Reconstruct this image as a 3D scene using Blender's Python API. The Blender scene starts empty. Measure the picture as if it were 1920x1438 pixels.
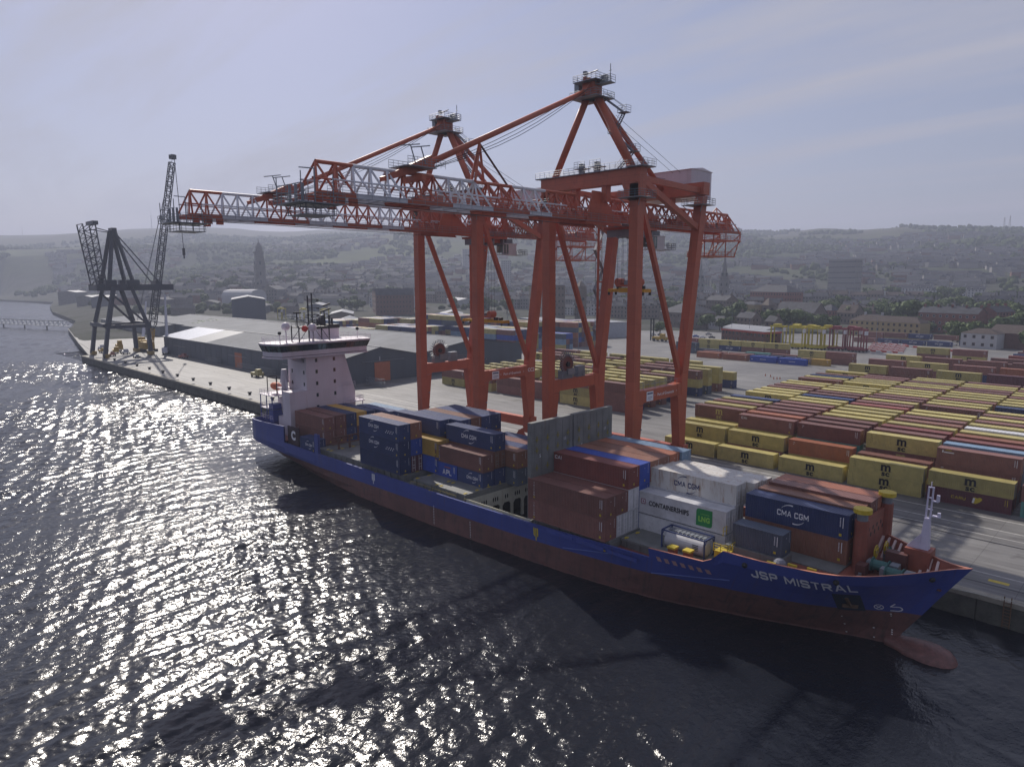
import bpy, math, random
import numpy as np
from mathutils import Vector, Matrix
R = math.radians
rnd = random.Random(11)
scene = bpy.context.scene
# ---------------------------------------------------------------- camera
YAW, PIT, ROL = R(44.6457), R(-8.537), R(-0.178)
FW = Vector((-math.sin(YAW) * math.cos(PIT), math.cos(YAW) * math.cos(PIT), math.sin(PIT)))
RT0 = Vector((math.cos(YAW), math.sin(YAW), 0)); UP0 = RT0.cross(FW)
RT = RT0 * math.cos(ROL) + UP0 * math.sin(ROL); UP = -RT0 * math.sin(ROL) + UP0 * math.cos(ROL)
CAMZ = 41.07
cam_d = bpy.data.cameras.new('camera'); cam = bpy.data.objects.new('camera', cam_d)
bpy.context.collection.objects.link(cam)
cam_d.sensor_width = 36; cam_d.lens = 36 * 1296.74 / 1920; cam_d.clip_start = 0.5; cam_d.clip_end = 40000
M = Matrix((RT, UP, -FW)).transposed().to_4x4(); M.translation = Vector((0, 0, CAMZ)); cam.matrix_world = M
scene.camera = cam
# ---------------------------------------------------------------- sky, sun, exposure
SUN_AZ, SUN_EL = R(67.0), R(39.5)      # azimuth measured from +Y towards -X
w = bpy.data.worlds.new('World'); scene.world = w; w.use_nodes = True
nt = w.node_tree; nt.nodes.clear(); N = nt.nodes.new; Lk = nt.links.new
out = N('ShaderNodeOutputWorld'); bg = N('ShaderNodeBackground'); sky = N('ShaderNodeTexSky')
sky.sky_type = 'NISHITA'; sky.sun_disc = False; sky.sun_elevation = SUN_EL; sky.sun_rotation = -SUN_AZ
sky.air_density = 1.3; sky.dust_density = 1.0; sky.ozone_density = 5.0; sky.altitude = 40
tc = N('ShaderNodeTexCoord'); sep = N('ShaderNodeSeparateXYZ'); Lk(tc.outputs['Generated'], sep.inputs[0])
def wm(op, a, b=None, c=None, clamp=False):
    n = N('ShaderNodeMath'); n.operation = op; n.use_clamp = clamp
    for i, v in enumerate((a, b, c)):
        if v is None: continue
        if hasattr(v, 'default_value') or hasattr(v, 'links'): Lk(v, n.inputs[i])
        else: n.inputs[i].default_value = v
    return n.outputs[0]
zc = wm('ADD', wm('MAXIMUM', sep.outputs[2], 0.0), 0.09)
comb = N('ShaderNodeCombineXYZ'); Lk(wm('DIVIDE', sep.outputs[0], zc), comb.inputs[0]); Lk(wm('DIVIDE', sep.outputs[1], zc), comb.inputs[1])
mp = N('ShaderNodeMapping'); mp.inputs['Rotation'].default_value = (0, 0, R(-50)); mp.inputs['Scale'].default_value = (0.22, 1.5, 1)
Lk(comb.outputs[0], mp.inputs[0])
n1 = N('ShaderNodeTexNoise'); n1.inputs['Scale'].default_value = 0.9; n1.inputs['Detail'].default_value = 9; n1.inputs['Roughness'].default_value = 0.62; n1.inputs['Distortion'].default_value = 0.5
Lk(mp.outputs[0], n1.inputs['Vector'])
n2 = N('ShaderNodeTexNoise'); n2.inputs['Scale'].default_value = 0.45; n2.inputs['Detail'].default_value = 3; Lk(comb.outputs[0], n2.inputs['Vector'])
cr = N('ShaderNodeValToRGB'); cr.color_ramp.elements[0].position = 0.45; cr.color_ramp.elements[1].position = 0.64; Lk(n1.outputs[0], cr.inputs[0])
cf = wm('MULTIPLY', cr.outputs[0], wm('MULTIPLY', n2.outputs[0], 1.7), clamp=True)
hs = N('ShaderNodeMix'); hs.data_type = 'RGBA'; hs.blend_type = 'MULTIPLY'; hs.inputs[0].default_value = 1.0
Lk(sky.outputs[0], hs.inputs[6]); hs.inputs[7].default_value = (0.94, 0.84, 0.97, 1)
mx = N('ShaderNodeMix'); mx.data_type = 'RGBA'; Lk(wm('ADD', wm('MULTIPLY', cf, 0.75), 0.36, clamp=True), mx.inputs[0]); Lk(hs.outputs[2], mx.inputs[6]); mx.inputs[7].default_value = (5.5, 5.5, 6.35, 1)
Lk(mx.outputs[2], bg.inputs[0]); bg.inputs[1].default_value = 0.046; Lk(bg.outputs[0], out.inputs[0])
sd = bpy.data.lights.new('sun', 'SUN'); sd.energy = 2.6; sd.angle = R(0.53); sd.color = (1.0, 0.93, 0.84)
sun = bpy.data.objects.new('sun', sd); bpy.context.collection.objects.link(sun)
SDIR = Vector((-math.sin(SUN_AZ) * math.cos(SUN_EL), math.cos(SUN_AZ) * math.cos(SUN_EL), math.sin(SUN_EL)))
sun.rotation_euler = SDIR.to_track_quat('Z', 'Y').to_euler(); sun.location = (-60, 100, 150)
scene.view_settings.view_transform = 'Standard'; scene.view_settings.look = 'None'
scene.view_settings.exposure = 0.86; scene.view_settings.gamma = 1.0
cy = scene.cycles; cy.max_bounces = 5; cy.diffuse_bounces = 3; cy.glossy_bounces = 3; cy.transmission_bounces = 3; cy.volume_bounces = 0
cy.transparent_max_bounces = 6; cy.use_denoising = True; cy.sample_clamp_indirect = 4.0; cy.caustics_reflective = False; cy.caustics_refractive = False
COL = bpy.context.collection
# ---------------------------------------------------------------- materials
MATS = {}
def mat(name, col, rough=0.6, metal=0.0, var=0.12, scale=0.6, dirt=0.0, dirtcol=(0.10, 0.08, 0.06), bump=0.0, bscale=8.0, spec=0.5, streak=False, rv=0.0):
    if name in MATS: return MATS[name]
    m = bpy.data.materials.new(name); m.use_nodes = True; t = m.node_tree; b = t.nodes['Principled BSDF']
    b.inputs['Roughness'].default_value = rough; b.inputs['Metallic'].default_value = metal; b.inputs['Specular IOR Level'].default_value = spec
    b.inputs['Base Color'].default_value = (*col, 1)
    if var or dirt or bump:
        c = t.nodes.new('ShaderNodeTexCoord'); oi = t.nodes.new('ShaderNodeObjectInfo')
        ad = t.nodes.new('ShaderNodeVectorMath'); ad.operation = 'ADD'
        mu = t.nodes.new('ShaderNodeMath'); mu.operation = 'MULTIPLY'; mu.inputs[1].default_value = 97.0
        t.links.new(oi.outputs['Random'], mu.inputs[0]); t.links.new(c.outputs['Object'], ad.inputs[0]); t.links.new(mu.outputs[0], ad.inputs[1])
        mpn = t.nodes.new('ShaderNodeMapping'); t.links.new(ad.outputs[0], mpn.inputs[0])
        if streak: mpn.inputs['Scale'].default_value = (1, 1, 0.18)
        n = t.nodes.new('ShaderNodeTexNoise'); n.inputs['Scale'].default_value = scale; n.inputs['Detail'].default_value = 6; n.inputs['Roughness'].default_value = 0.6
        t.links.new(mpn.outputs[0], n.inputs['Vector'])
        mr = t.nodes.new('ShaderNodeMapRange'); mr.inputs[1].default_value = 0.3; mr.inputs[2].default_value = 0.7
        mr.inputs[3].default_value = 1 - var; mr.inputs[4].default_value = 1 + var; t.links.new(n.outputs[0], mr.inputs[0])
        if rv:
            rr = t.nodes.new('ShaderNodeMapRange'); rr.inputs[3].default_value = 1 - rv; rr.inputs[4].default_value = 1 + rv; t.links.new(oi.outputs['Random'], rr.inputs[0]); mv = t.nodes.new('ShaderNodeMath'); mv.operation = 'MULTIPLY'; t.links.new(mr.outputs[0], mv.inputs[0]); t.links.new(rr.outputs[0], mv.inputs[1]); mr = mv
        vm = t.nodes.new('ShaderNodeVectorMath'); vm.operation = 'SCALE'; vm.inputs[0].default_value = col; t.links.new(mr.outputs[0], vm.inputs['Scale'])
        last = vm.outputs[0]
        if dirt:
            n3 = t.nodes.new('ShaderNodeTexNoise'); n3.inputs['Scale'].default_value = scale * 2.7; n3.inputs['Detail'].default_value = 9; n3.inputs['Roughness'].default_value = 0.7
            t.links.new(mpn.outputs[0], n3.inputs['Vector'])
            r2 = t.nodes.new('ShaderNodeMapRange'); r2.inputs[1].default_value = 0.52; r2.inputs[2].default_value = 0.72; r2.inputs[3].default_value = 0; r2.inputs[4].default_value = dirt
            t.links.new(n3.outputs[0], r2.inputs[0]); mm = t.nodes.new('ShaderNodeMix'); mm.data_type = 'RGBA'
            t.links.new(r2.outputs[0], mm.inputs[0]); t.links.new(last, mm.inputs[6]); mm.inputs[7].default_value = (*dirtcol, 1); last = mm.outputs[2]
        t.links.new(last, b.inputs['Base Color'])
        if bump:
            nb = t.nodes.new('ShaderNodeTexNoise'); nb.inputs['Scale'].default_value = bscale; nb.inputs['Detail'].default_value = 4
            t.links.new(mpn.outputs[0], nb.inputs['Vector']); bn = t.nodes.new('ShaderNodeBump'); bn.inputs['Strength'].default_value = bump; bn.inputs['Distance'].default_value = 0.1
            t.links.new(nb.outputs[0], bn.inputs['Height']); t.links.new(bn.outputs[0], b.inputs['Normal'])
    MATS[name] = m; return m
def cm(name, col, **k): return mat(name, col, rough=0.5, var=0.15, scale=0.5, dirt=0.5, dirtcol=tuple(0.45 * c + 0.035 for c in col), rv=0.2, **k)
CC = dict(yellow=cm('yellow_steel', (0.45, 0.385, 0.14)), brown=cm('brown_steel', (0.21, 0.095, 0.078)), redbrown=cm('red_brown_steel', (0.25, 0.075, 0.062)),
          orange=cm('rust_orange_steel', (0.33, 0.12, 0.065)), navy=cm('navy_steel', (0.032, 0.05, 0.14)), blue=cm('blue_steel', (0.03, 0.07, 0.34)),
          lightblue=cm('pale_blue_steel', (0.20, 0.30, 0.42)), white=cm('white_steel', (0.58, 0.58, 0.60)), maroon=cm('maroon_steel', (0.12, 0.04, 0.05)),
          teal=cm('teal_steel', (0.10, 0.27, 0.24)), grey=cm('slate_grey_steel', (0.075, 0.095, 0.135)), tan=cm('tan_brown_steel', (0.25, 0.115, 0.075)), gold=cm('gold_yellow_steel', (0.50, 0.31, 0.06)))
CC['rustwhite'] = mat('rust_stained_white_steel', (0.60, 0.58, 0.54), rough=0.55, var=0.08, scale=0.7, dirt=0.9, dirtcol=(0.30, 0.15, 0.06), streak=True)
CRED = mat('crane_red_paint', (0.46, 0.108, 0.052), rough=0.5, var=0.10, scale=0.25, dirt=0.3, dirtcol=(0.22, 0.05, 0.03))
CWHT = mat('crane_white_paint', (0.62, 0.62, 0.66), rough=0.5, var=0.06, dirt=0.2)
STEEL = mat('galvanised_steel', (0.22, 0.24, 0.27), rough=0.5, metal=0.3, var=0.1)
DARK = mat('dark_rubber', (0.02, 0.02, 0.022), rough=0.7, var=0)
BLK = mat('black_paint', (0.012, 0.012, 0.015), rough=0.6, var=0)
WPT = mat('white_lettering_paint', (0.75, 0.75, 0.78), rough=0.6, var=0)
YPT = mat('yellow_marking_paint', (0.55, 0.42, 0.03), rough=0.55, var=0.15, scale=2, dirt=0.3)
NVL = mat('navy_lettering_paint', (0.02, 0.03, 0.12), rough=0.6, var=0)
GLS = mat('dark_window_glass', (0.02, 0.03, 0.035), rough=0.08, var=0, spec=0.8)
GLG = mat('green_tinted_glass', (0.10, 0.16, 0.15), rough=0.08, var=0, spec=0.8)
PNK = mat('white_ship_paint', (0.66, 0.60, 0.66), rough=0.5, var=0.05, scale=0.3, dirt=0.12, dirtcol=(0.4, 0.3, 0.25), streak=True)
HBL = mat('hull_blue_paint', (0.055, 0.08, 0.31), rough=0.38, var=0.10, scale=0.12, dirt=0.25, dirtcol=(0.02, 0.025, 0.10), streak=True, bump=0.10, bscale=0.7)
HRD = mat('hull_red_antifouling', (0.17, 0.08, 0.07), rough=0.65, var=0.18, scale=0.25, dirt=0.75, dirtcol=(0.052, 0.045, 0.045), streak=False, bump=0.15, bscale=0.9)
DRD = mat('red_deck_paint', (0.25, 0.075, 0.05), rough=0.6, var=0.15, scale=0.8, dirt=0.4)
RIM = mat('orange_rail_paint', (0.55, 0.22, 0.14), rough=0.5, var=0.1)
LID = mat('grey_hatch_paint', (0.17, 0.175, 0.17), rough=0.65, var=0.2, scale=0.5, dirt=0.6, dirtcol=(0.16, 0.15, 0.13), bump=0.2, bscale=3)
CRM = mat('cream_hold_paint', (0.50, 0.50, 0.44), rough=0.6, var=0.08, dirt=0.3, dirtcol=(0.3, 0.2, 0.12))

def weather(m, plate=None, rust=None, rs=0.35, vert=0.05, lo=0.60, seam=0.82):
    t = m.node_tree; b = t.nodes['Principled BSDF']; lk = b.inputs['Base Color'].links; src = lk[0].from_socket if lk else None
    if src is None: return
    c = t.nodes.new('ShaderNodeTexCoord'); s_ = t.nodes.new('ShaderNodeSeparateXYZ'); t.links.new(c.outputs['Object'], s_.inputs[0])
    ad = t.nodes.new('ShaderNodeMath'); ad.operation = 'ADD'; t.links.new(s_.outputs[0], ad.inputs[0]); t.links.new(s_.outputs[1], ad.inputs[1])
    cb = t.nodes.new('ShaderNodeCombineXYZ'); t.links.new(ad.outputs[0], cb.inputs[0]); t.links.new(s_.outputs[2], cb.inputs[1])
    if plate:
        k = t.nodes.new('ShaderNodeTexBrick'); k.inputs['Scale'].default_value = 1; k.inputs['Brick Width'].default_value = plate[0]; k.inputs['Row Height'].default_value = plate[1]; k.inputs['Mortar Size'].default_value = 0.03
        k.inputs['Color1'].default_value = (1, 1, 1, 1); k.inputs['Color2'].default_value = (.9, .9, .9, 1); k.inputs['Mortar'].default_value = (seam, seam, seam, 1); t.links.new(cb.outputs[0], k.inputs['Vector'])
        mm = t.nodes.new('ShaderNodeMix'); mm.data_type = 'RGBA'; mm.blend_type = 'MULTIPLY'; mm.inputs[0].default_value = 1; t.links.new(src, mm.inputs[6]); t.links.new(k.outputs[0], mm.inputs[7]); src = mm.outputs[2]
    if rust:
        mp = t.nodes.new('ShaderNodeMapping'); mp.inputs['Scale'].default_value = (1, vert, 1); t.links.new(cb.outputs[0], mp.inputs[0]); n = t.nodes.new('ShaderNodeTexNoise'); n.inputs['Scale'].default_value = 1.6; n.inputs['Detail'].default_value = 8; n.inputs['Roughness'].default_value = .7
        t.links.new(mp.outputs[0], n.inputs['Vector']); r = t.nodes.new('ShaderNodeMapRange'); r.inputs[1].default_value = lo; r.inputs[2].default_value = lo + .13; r.inputs[3].default_value = 0; r.inputs[4].default_value = rs; t.links.new(n.outputs[0], r.inputs[0])
        mm = t.nodes.new('ShaderNodeMix'); mm.data_type = 'RGBA'; t.links.new(r.outputs[0], mm.inputs[0]); t.links.new(src, mm.inputs[6]); mm.inputs[7].default_value = (*rust, 1); src = mm.outputs[2]
    t.links.new(src, b.inputs['Base Color'])
weather(HBL, (7.0, 2.1), (0.10, 0.07, 0.07), .5, .07, .56); weather(HRD, (7.0, 2.1), (0.06, 0.05, 0.045), .6, .12, .52); weather(CRED, (6.0, 5.0), (0.17, 0.06, 0.04), .55, .08, .57, .75)
weather(PNK, (3.5, 2.7), (0.33, 0.20, 0.14), .35, .06, .60, .92); weather(CRM, None, (0.25, 0.14, 0.08), .5, .08, .55); weather(LID, None, (0.12, 0.08, 0.05), .4, .1, .56)
for q_ in ('yellow', 'brown', 'redbrown', 'navy', 'blue', 'tan', 'white', 'orange', 'grey'): weather(CC[q_], None, (0.13, 0.075, 0.05) if q_ != 'white' else (.35, .22, .13), .45, .12, .60)
# ---------------------------------------------------------------- mesh builder
ORG = {}
class MB:
    def __init__(s): s.v = []; s.f = []; s.m = []
    def add(s, vs, fs, mi=0):
        o = len(s.v); s.v += [tuple(p) for p in vs]; s.f += [tuple(i + o for i in q) for q in fs]; s.m += [mi] * len(fs); return s
    def box(s, x0, x1, y0, y1, z0, z1, mi=0):
        return s.add([(x0, y0, z0), (x1, y0, z0), (x1, y1, z0), (x0, y1, z0), (x0, y0, z1), (x1, y0, z1), (x1, y1, z1), (x0, y1, z1)],
                     [(0, 3, 2, 1), (4, 5, 6, 7), (0, 1, 5, 4), (1, 2, 6, 5), (2, 3, 7, 6), (3, 0, 4, 7)], mi)
    def rbox(s, c, sx, sy, z0, z1, a=0.0, mi=0, top=1.0):
        ca, sa = math.cos(a), math.sin(a); P = []
        for z, k in ((z0, 1.0), (z1, top)):
            for ux, uy in ((-1, -1), (1, -1), (1, 1), (-1, 1)):
                x, y = ux * sx / 2 * k, uy * sy / 2 * k; P.append((c[0] + x * ca - y * sa, c[1] + x * sa + y * ca, z))
        return s.add(P, [(0, 3, 2, 1), (4, 5, 6, 7), (0, 1, 5, 4), (1, 2, 6, 5), (2, 3, 7, 6), (3, 0, 4, 7)], mi)
    def beam(s, p, q, wd, h, mi=0, w2=None, h2=None, up=(0, 0, 1)):
        p, q = Vector(p), Vector(q); d = (q - p).normalized(); u = Vector(up)
        if abs(d.dot(u)) > 0.98: u = Vector((0, 1, 0))
        sd_ = d.cross(u).normalized(); u = sd_.cross(d); P = []
        for c, a, b in ((p, wd, h), (q, w2 or wd, h2 or h)):
            for i, j in ((-1, -1), (1, -1), (1, 1), (-1, 1)): P.append(c + sd_ * (i * a / 2) + u * (j * b / 2))
        return s.add(P, [(0, 3, 2, 1), (4, 5, 6, 7), (0, 1, 5, 4), (1, 2, 6, 5), (2, 3, 7, 6), (3, 0, 4, 7)], mi)
    def tube(s, p, q, r, n=6, mi=0, r2=None, caps=True):
        p, q = Vector(p), Vector(q); d = (q - p).normalized(); u = Vector((0, 0, 1))
        if abs(d.dot(u)) > 0.98: u = Vector((0, 1, 0))
        a = d.cross(u).normalized(); b = a.cross(d); P = []
        for c, rr in ((p, r), (q, r if r2 is None else r2)):
            for i in range(n):
                t = 2 * math.pi * i / n; P.append(c + a * (rr * math.cos(t)) + b * (rr * math.sin(t)))
        F = [(i, (i + 1) % n, n + (i + 1) % n, n + i) for i in range(n)]
        if caps: F += [tuple(range(n - 1, -1, -1)), tuple(range(n, 2 * n))]
        return s.add(P, F, mi)
    def poly(s, pts, mi=0): return s.add(pts, [tuple(range(len(pts)))], mi)
    def prism(s, pts, d, mi=0):      # pts planar polygon, extruded by vector d
        d = Vector(d); n = len(pts); P = [Vector(p) for p in pts]; Q = [p + d for p in P]
        return s.add(P + Q, [tuple(range(n - 1, -1, -1)), tuple(range(n, 2 * n))] + [(i, (i + 1) % n, n + (i + 1) % n, n + i) for i in range(n)], mi)
    def sphere(s, c, r, n=10, m=6, mi=0, sz=1.0):
        P = [(c[0], c[1], c[2] - r * sz)]; F = []
        for j in range(1, m):
            t = math.pi * j / m
            for i in range(n):
                a = 2 * math.pi * i / n; P.append((c[0] + r * math.sin(t) * math.cos(a), c[1] + r * math.sin(t) * math.sin(a), c[2] - r * sz * math.cos(t)))
        P.append((c[0], c[1], c[2] + r * sz)); e = len(P) - 1
        for i in range(n): F.append((0, 1 + (i + 1) % n, 1 + i)); F.append((e, e - n + i, e - n + (i + 1) % n))
        for j in range(m - 2):
            for i in range(n): a = 1 + j * n; F.append((a + i, a + (i + 1) % n, a + n + (i + 1) % n, a + n + i))
        return s.add(P, F, mi)
    def rail(s, pts, h=1.05, sp=2.0, r=0.035, mi=0, rails=2):
        for a, b in zip(pts[:-1], pts[1:]):
            a, b = Vector(a), Vector(b); L = (b - a).length; k = max(1, int(L / sp))
            for i in range(k + 1): c = a.lerp(b, i / k); s.tube(c, c + Vector((0, 0, h)), r, 4, mi, caps=False)
            for j in range(1, rails + 1): z = Vector((0, 0, h * j / rails)); s.tube(a + z, b + z, r, 4, mi, caps=False)
        return s
    def text(s, body, size, fn, mi=0, bold=0.0, align='CENTER', sx=1.0, shear=0.0):
        V, F = text_geo(body, bold, align, shear); s.add([fn(x * size * sx, y * size) for x, y in V], F, mi); return s
    def build(s, name, mats, parent=None, smooth=False, loc=None):
        me = bpy.data.meshes.new(name); o0 = Vector((0, 0, 0))
        if parent is not None: o0 = ORG[parent.name]
        elif loc is not None: o0 = Vector(loc)
        A = np.array([tuple(p) for p in s.v], dtype=float).reshape(-1, 3) - np.array(tuple(o0))
        me.from_pydata(A.tolist(), [], s.f); mats = mats if isinstance(mats, (list, tuple)) else [mats]
        for m in mats: me.materials.append(m)
        if len(mats) > 1: me.polygons.foreach_set('material_index', s.m)
        if smooth: me.polygons.foreach_set('use_smooth', [True] * len(s.f))
        me.update(); o = bpy.data.objects.new(name, me); COL.objects.link(o)
        if parent is not None: o.parent = parent
        elif loc is not None: o.location = o0
        ORG[o.name] = o0; return o
_TX = {}
def text_geo(body, bold, align, shear=0.0):
    k = (body, bold, align, shear)
    if k in _TX: return _TX[k]
    c = bpy.data.curves.new('t', 'FONT'); c.body = body; c.size = 1; c.align_x = align; c.align_y = 'CENTER'; c.offset = bold; c.resolution_u = 3; c.shear = shear; c.fill_mode = 'FRONT'
    c.space_character = 1.0 + 1.4 * bold
    o = bpy.data.objects.new('t', c); COL.objects.link(o); dg = bpy.context.evaluated_depsgraph_get()
    me = bpy.data.meshes.new_from_object(o.evaluated_get(dg)); V = [(v.co.x, v.co.y) for v in me.vertices]; F = [tuple(p.vertices) for p in me.polygons]
    bpy.data.objects.remove(o); bpy.data.curves.remove(c); bpy.data.meshes.remove(me); _TX[k] = (V, F); return V, F

_ST = {'C': (.64, [[(.58, .15), (.58, .23), (.50, .3), (.14, .3), (.06, .22), (.06, -.22), (.14, -.3), (.50, -.3), (.58, -.23), (.58, -.15)]], []),
 'G': (.64, [[(.58, .16), (.58, .23), (.50, .3), (.14, .3), (.06, .22), (.06, -.22), (.14, -.3), (.50, -.3), (.58, -.22), (.58, -.03), (.34, -.03)]], []),
 'J': (.58, [[(.52, .36), (.52, -.22), (.44, -.3), (.14, -.3), (.06, -.22), (.06, -.08)]], []), 'U': (.62, [[(.06, .36), (.06, -.22), (.14, -.3), (.48, -.3), (.56, -.22), (.56, .36)]], []),
 'S': (.62, [[(.56, .17), (.56, .24), (.49, .3), (.13, .3), (.06, .24), (.06, .07), (.13, 0), (.49, 0), (.56, -.07), (.56, -.24), (.49, -.3), (.13, -.3), (.06, -.24), (.06, -.17)]], []),
 'P': (.62, [[(.12, .3), (.49, .3), (.56, .24), (.56, .04), (.49, -.02), (.12, -.02)]], [[(0, -.36), (.12, -.36), (.12, .36), (0, .36)]]),
 'R': (.64, [[(.12, .3), (.49, .3), (.56, .24), (.56, .06), (.49, 0), (.12, 0)]], [[(0, -.36), (.12, -.36), (.12, .36), (0, .36)], [(.48, -.36), (.64, -.36), (.46, -.06), (.30, -.06)]]),
 'I': (.12, [], [[(0, -.36), (.12, -.36), (.12, .36), (0, .36)]]), 'T': (.6, [], [[(0, .24), (.6, .24), (.6, .36), (0, .36)], [(.24, -.36), (.36, -.36), (.36, .24), (.24, .24)]]),
 'L': (.56, [], [[(0, -.36), (.12, -.36), (.12, .36), (0, .36)], [(.12, -.36), (.56, -.36), (.56, -.24), (.12, -.24)]]),
 'M': (.82, [], [[(0, -.36), (.12, -.36), (.12, .36), (0, .36)], [(.70, -.36), (.82, -.36), (.82, .36), (.70, .36)], [(.12, .12), (.41, -.28), (.41, -.04), (.12, .36)], [(.41, -.28), (.70, .12), (.70, .36), (.41, -.04)]]),
 'A': (.72, [], [[(0, -.36), (.13, -.36), (.36, .20), (.36, .36), (.29, .36)], [(.59, -.36), (.72, -.36), (.43, .36), (.36, .36), (.36, .20)], [(.197, -.19), (.523, -.19), (.48, -.08), (.24, -.08)]]), ' ': (.25, [], [])}
def block(m, body, size, fn, mi=0, sx=1.0, gap=.13, t=.12):
    W = sum(_ST[c][0] + gap for c in body) - gap; x = -W / 2
    for c in body:
        wd, strokes, polys = _ST[c]
        for pl in strokes:
            n = len(pl); Lf, Rt = [], []
            for i, p in enumerate(pl):
                a = Vector(p) - Vector(pl[i - 1]) if i else Vector(pl[1]) - Vector(p); b_ = Vector(pl[i + 1]) - Vector(p) if i < n - 1 else a; a.normalize(); b_.normalize()
                na, nb = Vector((-a.y, a.x)), Vector((-b_.y, b_.x)); k = (na + nb); k = k / max(.3, (1 + na.dot(nb))); q = Vector(p); Lf.append(q + k * t / 2); Rt.append(q - k * t / 2)
            P = [fn((x + q.x) * size * sx, q.y * size) for q in Lf + Rt]; m.add(P, [(n + i, n + i + 1, i + 1, i) for i in range(n - 1)], mi)
        for pg in polys: m.add([fn((x + q[0]) * size * sx, q[1] * size) for q in pg], [tuple(range(len(pg)))], mi)
        x += wd + gap
def tag(o, label=None, cat=None, group=None, kind=None):
    if label: o['label'] = label
    if cat: o['category'] = cat
    if group: o['group'] = group
    if kind: o['kind'] = kind
    return o
def thing(name, loc, label, cat, group=None):
    o = bpy.data.objects.new(name, None); COL.objects.link(o); o.location = loc; o.empty_display_size = 0.5
    ORG[o.name] = Vector(loc); return tag(o, label, cat, group)
def lerp(a, b, t): return a + (b - a) * t
def interp(x, xs, ys): return float(np.interp(x, xs, ys))
ORD = ['zeroth', 'first', 'second', 'third', 'fourth', 'fifth', 'sixth', 'seventh', 'eighth', 'ninth', 'tenth', 'eleventh', 'twelfth', 'thirteenth', 'fourteenth', 'fifteenth',
       'sixteenth', 'seventeenth', 'eighteenth', 'nineteenth', 'twentieth', 'twenty-first', 'twenty-second', 'twenty-third', 'twenty-fourth', 'twenty-fifth', 'twenty-sixth']
# ================================================================ water, ground, hills, haze
QZ = 3.3
SKX = [0, 100, 200, 300, 400, 470, 550, 640, 700, 780, 900, 1000, 1100, 1200, 1300, 1380, 1460, 1540, 1620, 1700, 1760, 1820, 1919]
SKY_ = [439, 438, 433, 425, 426, 430, 433, 430, 427, 426, 428, 430, 432, 430, 428, 430, 436, 428, 431, 425, 428, 427, 432]
_az = []; _el = []
for px, py in zip(SKX, SKY_):
    d = FW + RT * ((px - 960) / 1296.74) - UP * ((py - 719) / 1296.74)
    _az.append(math.degrees(math.atan2(-d.x, d.y))); _el.append(d.z / math.hypot(d.x, d.y))
_az = [90 + 20] + _az + [0, -15]; _el = [0.04] + _el + [0.05, 0.05]
_az = _az[::-1]; _el = _el[::-1]
CX = [-6000, -3500, -1764, -1477, -1200, -1006, -857, -760, -668, -640, -495, -405.5, -404, 6000]
CY = [900, 420, 281, 313, 250, 212, 192, 178, 153, 144, 116, 103, 96.1, 96.1]
def coast(x): return np.interp(x, CX, CY)
def sn(x, y, s, o=0.0): return np.sin(x / s + 1.3 * np.sin(y / s * 0.7 + o)) * np.cos(y / s * 0.9 + 1.1 * np.sin(x / s * 0.6 + 2 * o))
def height(x, y):
    x = np.asarray(x, float); y = np.asarray(y, float)
    D = np.hypot(x, y); a = np.degrees(np.arctan2(-x, y)); el = np.interp(a, _az, _el)
    Ds = np.interp(a, [0, 12, 25, 45, 85], [2600, 2700, 3300, 3900, 4300])
    Hs = 41 + Ds * el
    u = D / Ds
    base = np.interp(D, [0, 520, 700, 1000, 1400], [3.2, 3.2, 6, 14, 30])
    rise = np.clip((D - 1000) / (Ds - 1000), 0, 1); prof = rise ** 1.25
    h = base + (Hs - 30) * prof * np.where(D > 1000, 1, 0)
    h = np.where(u > 1, Hs - (D - Ds) * 0.06, np.minimum(h, Hs))
    amp = np.clip((D - 1300) / 1500, 0, 1) * np.clip((Ds * 0.97 - D) / 500, 0, 1)
    h = h + amp * (14 * sn(x, y, 260, 1) + 7 * sn(x, y, 110, 2))
    # wooded spur in the middle distance
    ca = np.exp(-((a - 44) / 14.0) ** 2); h = h + 75 * ca * np.exp(-((D - 2350) / 420.0) ** 2)
    h = np.minimum(h, 3.2 + np.maximum(y - coast(x), 0) * 0.16 + np.maximum(D - 2000, 0) * 0.3 * (y > coast(x) + 30))
    return h
def H(x, y): return float(height(x, y))
xs = np.concatenate([np.linspace(-9000, -3000, 25)[:-1], np.linspace(-3000, -600, 70)[:-1], np.linspace(-600, 200, 30)[:-1], np.linspace(200, 4500, 30)])
xs = np.unique(np.concatenate([xs, CX[1:-1]]))
ts = np.concatenate([[0, 4, 12, 30, 60, 100, 150], np.linspace(200, 1500, 45), np.linspace(1560, 5200, 80), np.linspace(5500, 9500, 12)])
Xg, Tg = np.meshgrid(xs, ts); Yg = coast(Xg) + Tg; Zg = height(Xg, Yg)
nx = len(xs); ny = len(ts); V = np.stack([Xg.ravel(), Yg.ravel(), Zg.ravel()], 1)
F = [(j * nx + i, j * nx + i + 1, (j + 1) * nx + i + 1, (j + 1) * nx + i) for j in range(ny - 1) for i in range(nx - 1)]
gm = bpy.data.materials.new('hill_and_town_ground'); gm.use_nodes = True; t = gm.node_tree; b = t.nodes['Principled BSDF']; b.inputs['Roughness'].default_value = 0.95; b.inputs['Specular IOR Level'].default_value = 0.1
def tn(tree, scale, detail, vec=None, rough=0.6):
    n = tree.nodes.new('ShaderNodeTexNoise'); n.inputs['Scale'].default_value = scale; n.inputs['Detail'].default_value = detail; n.inputs['Roughness'].default_value = rough
    if vec is not None: tree.links.new(vec, n.inputs['Vector'])
    return n.outputs[0]
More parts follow.
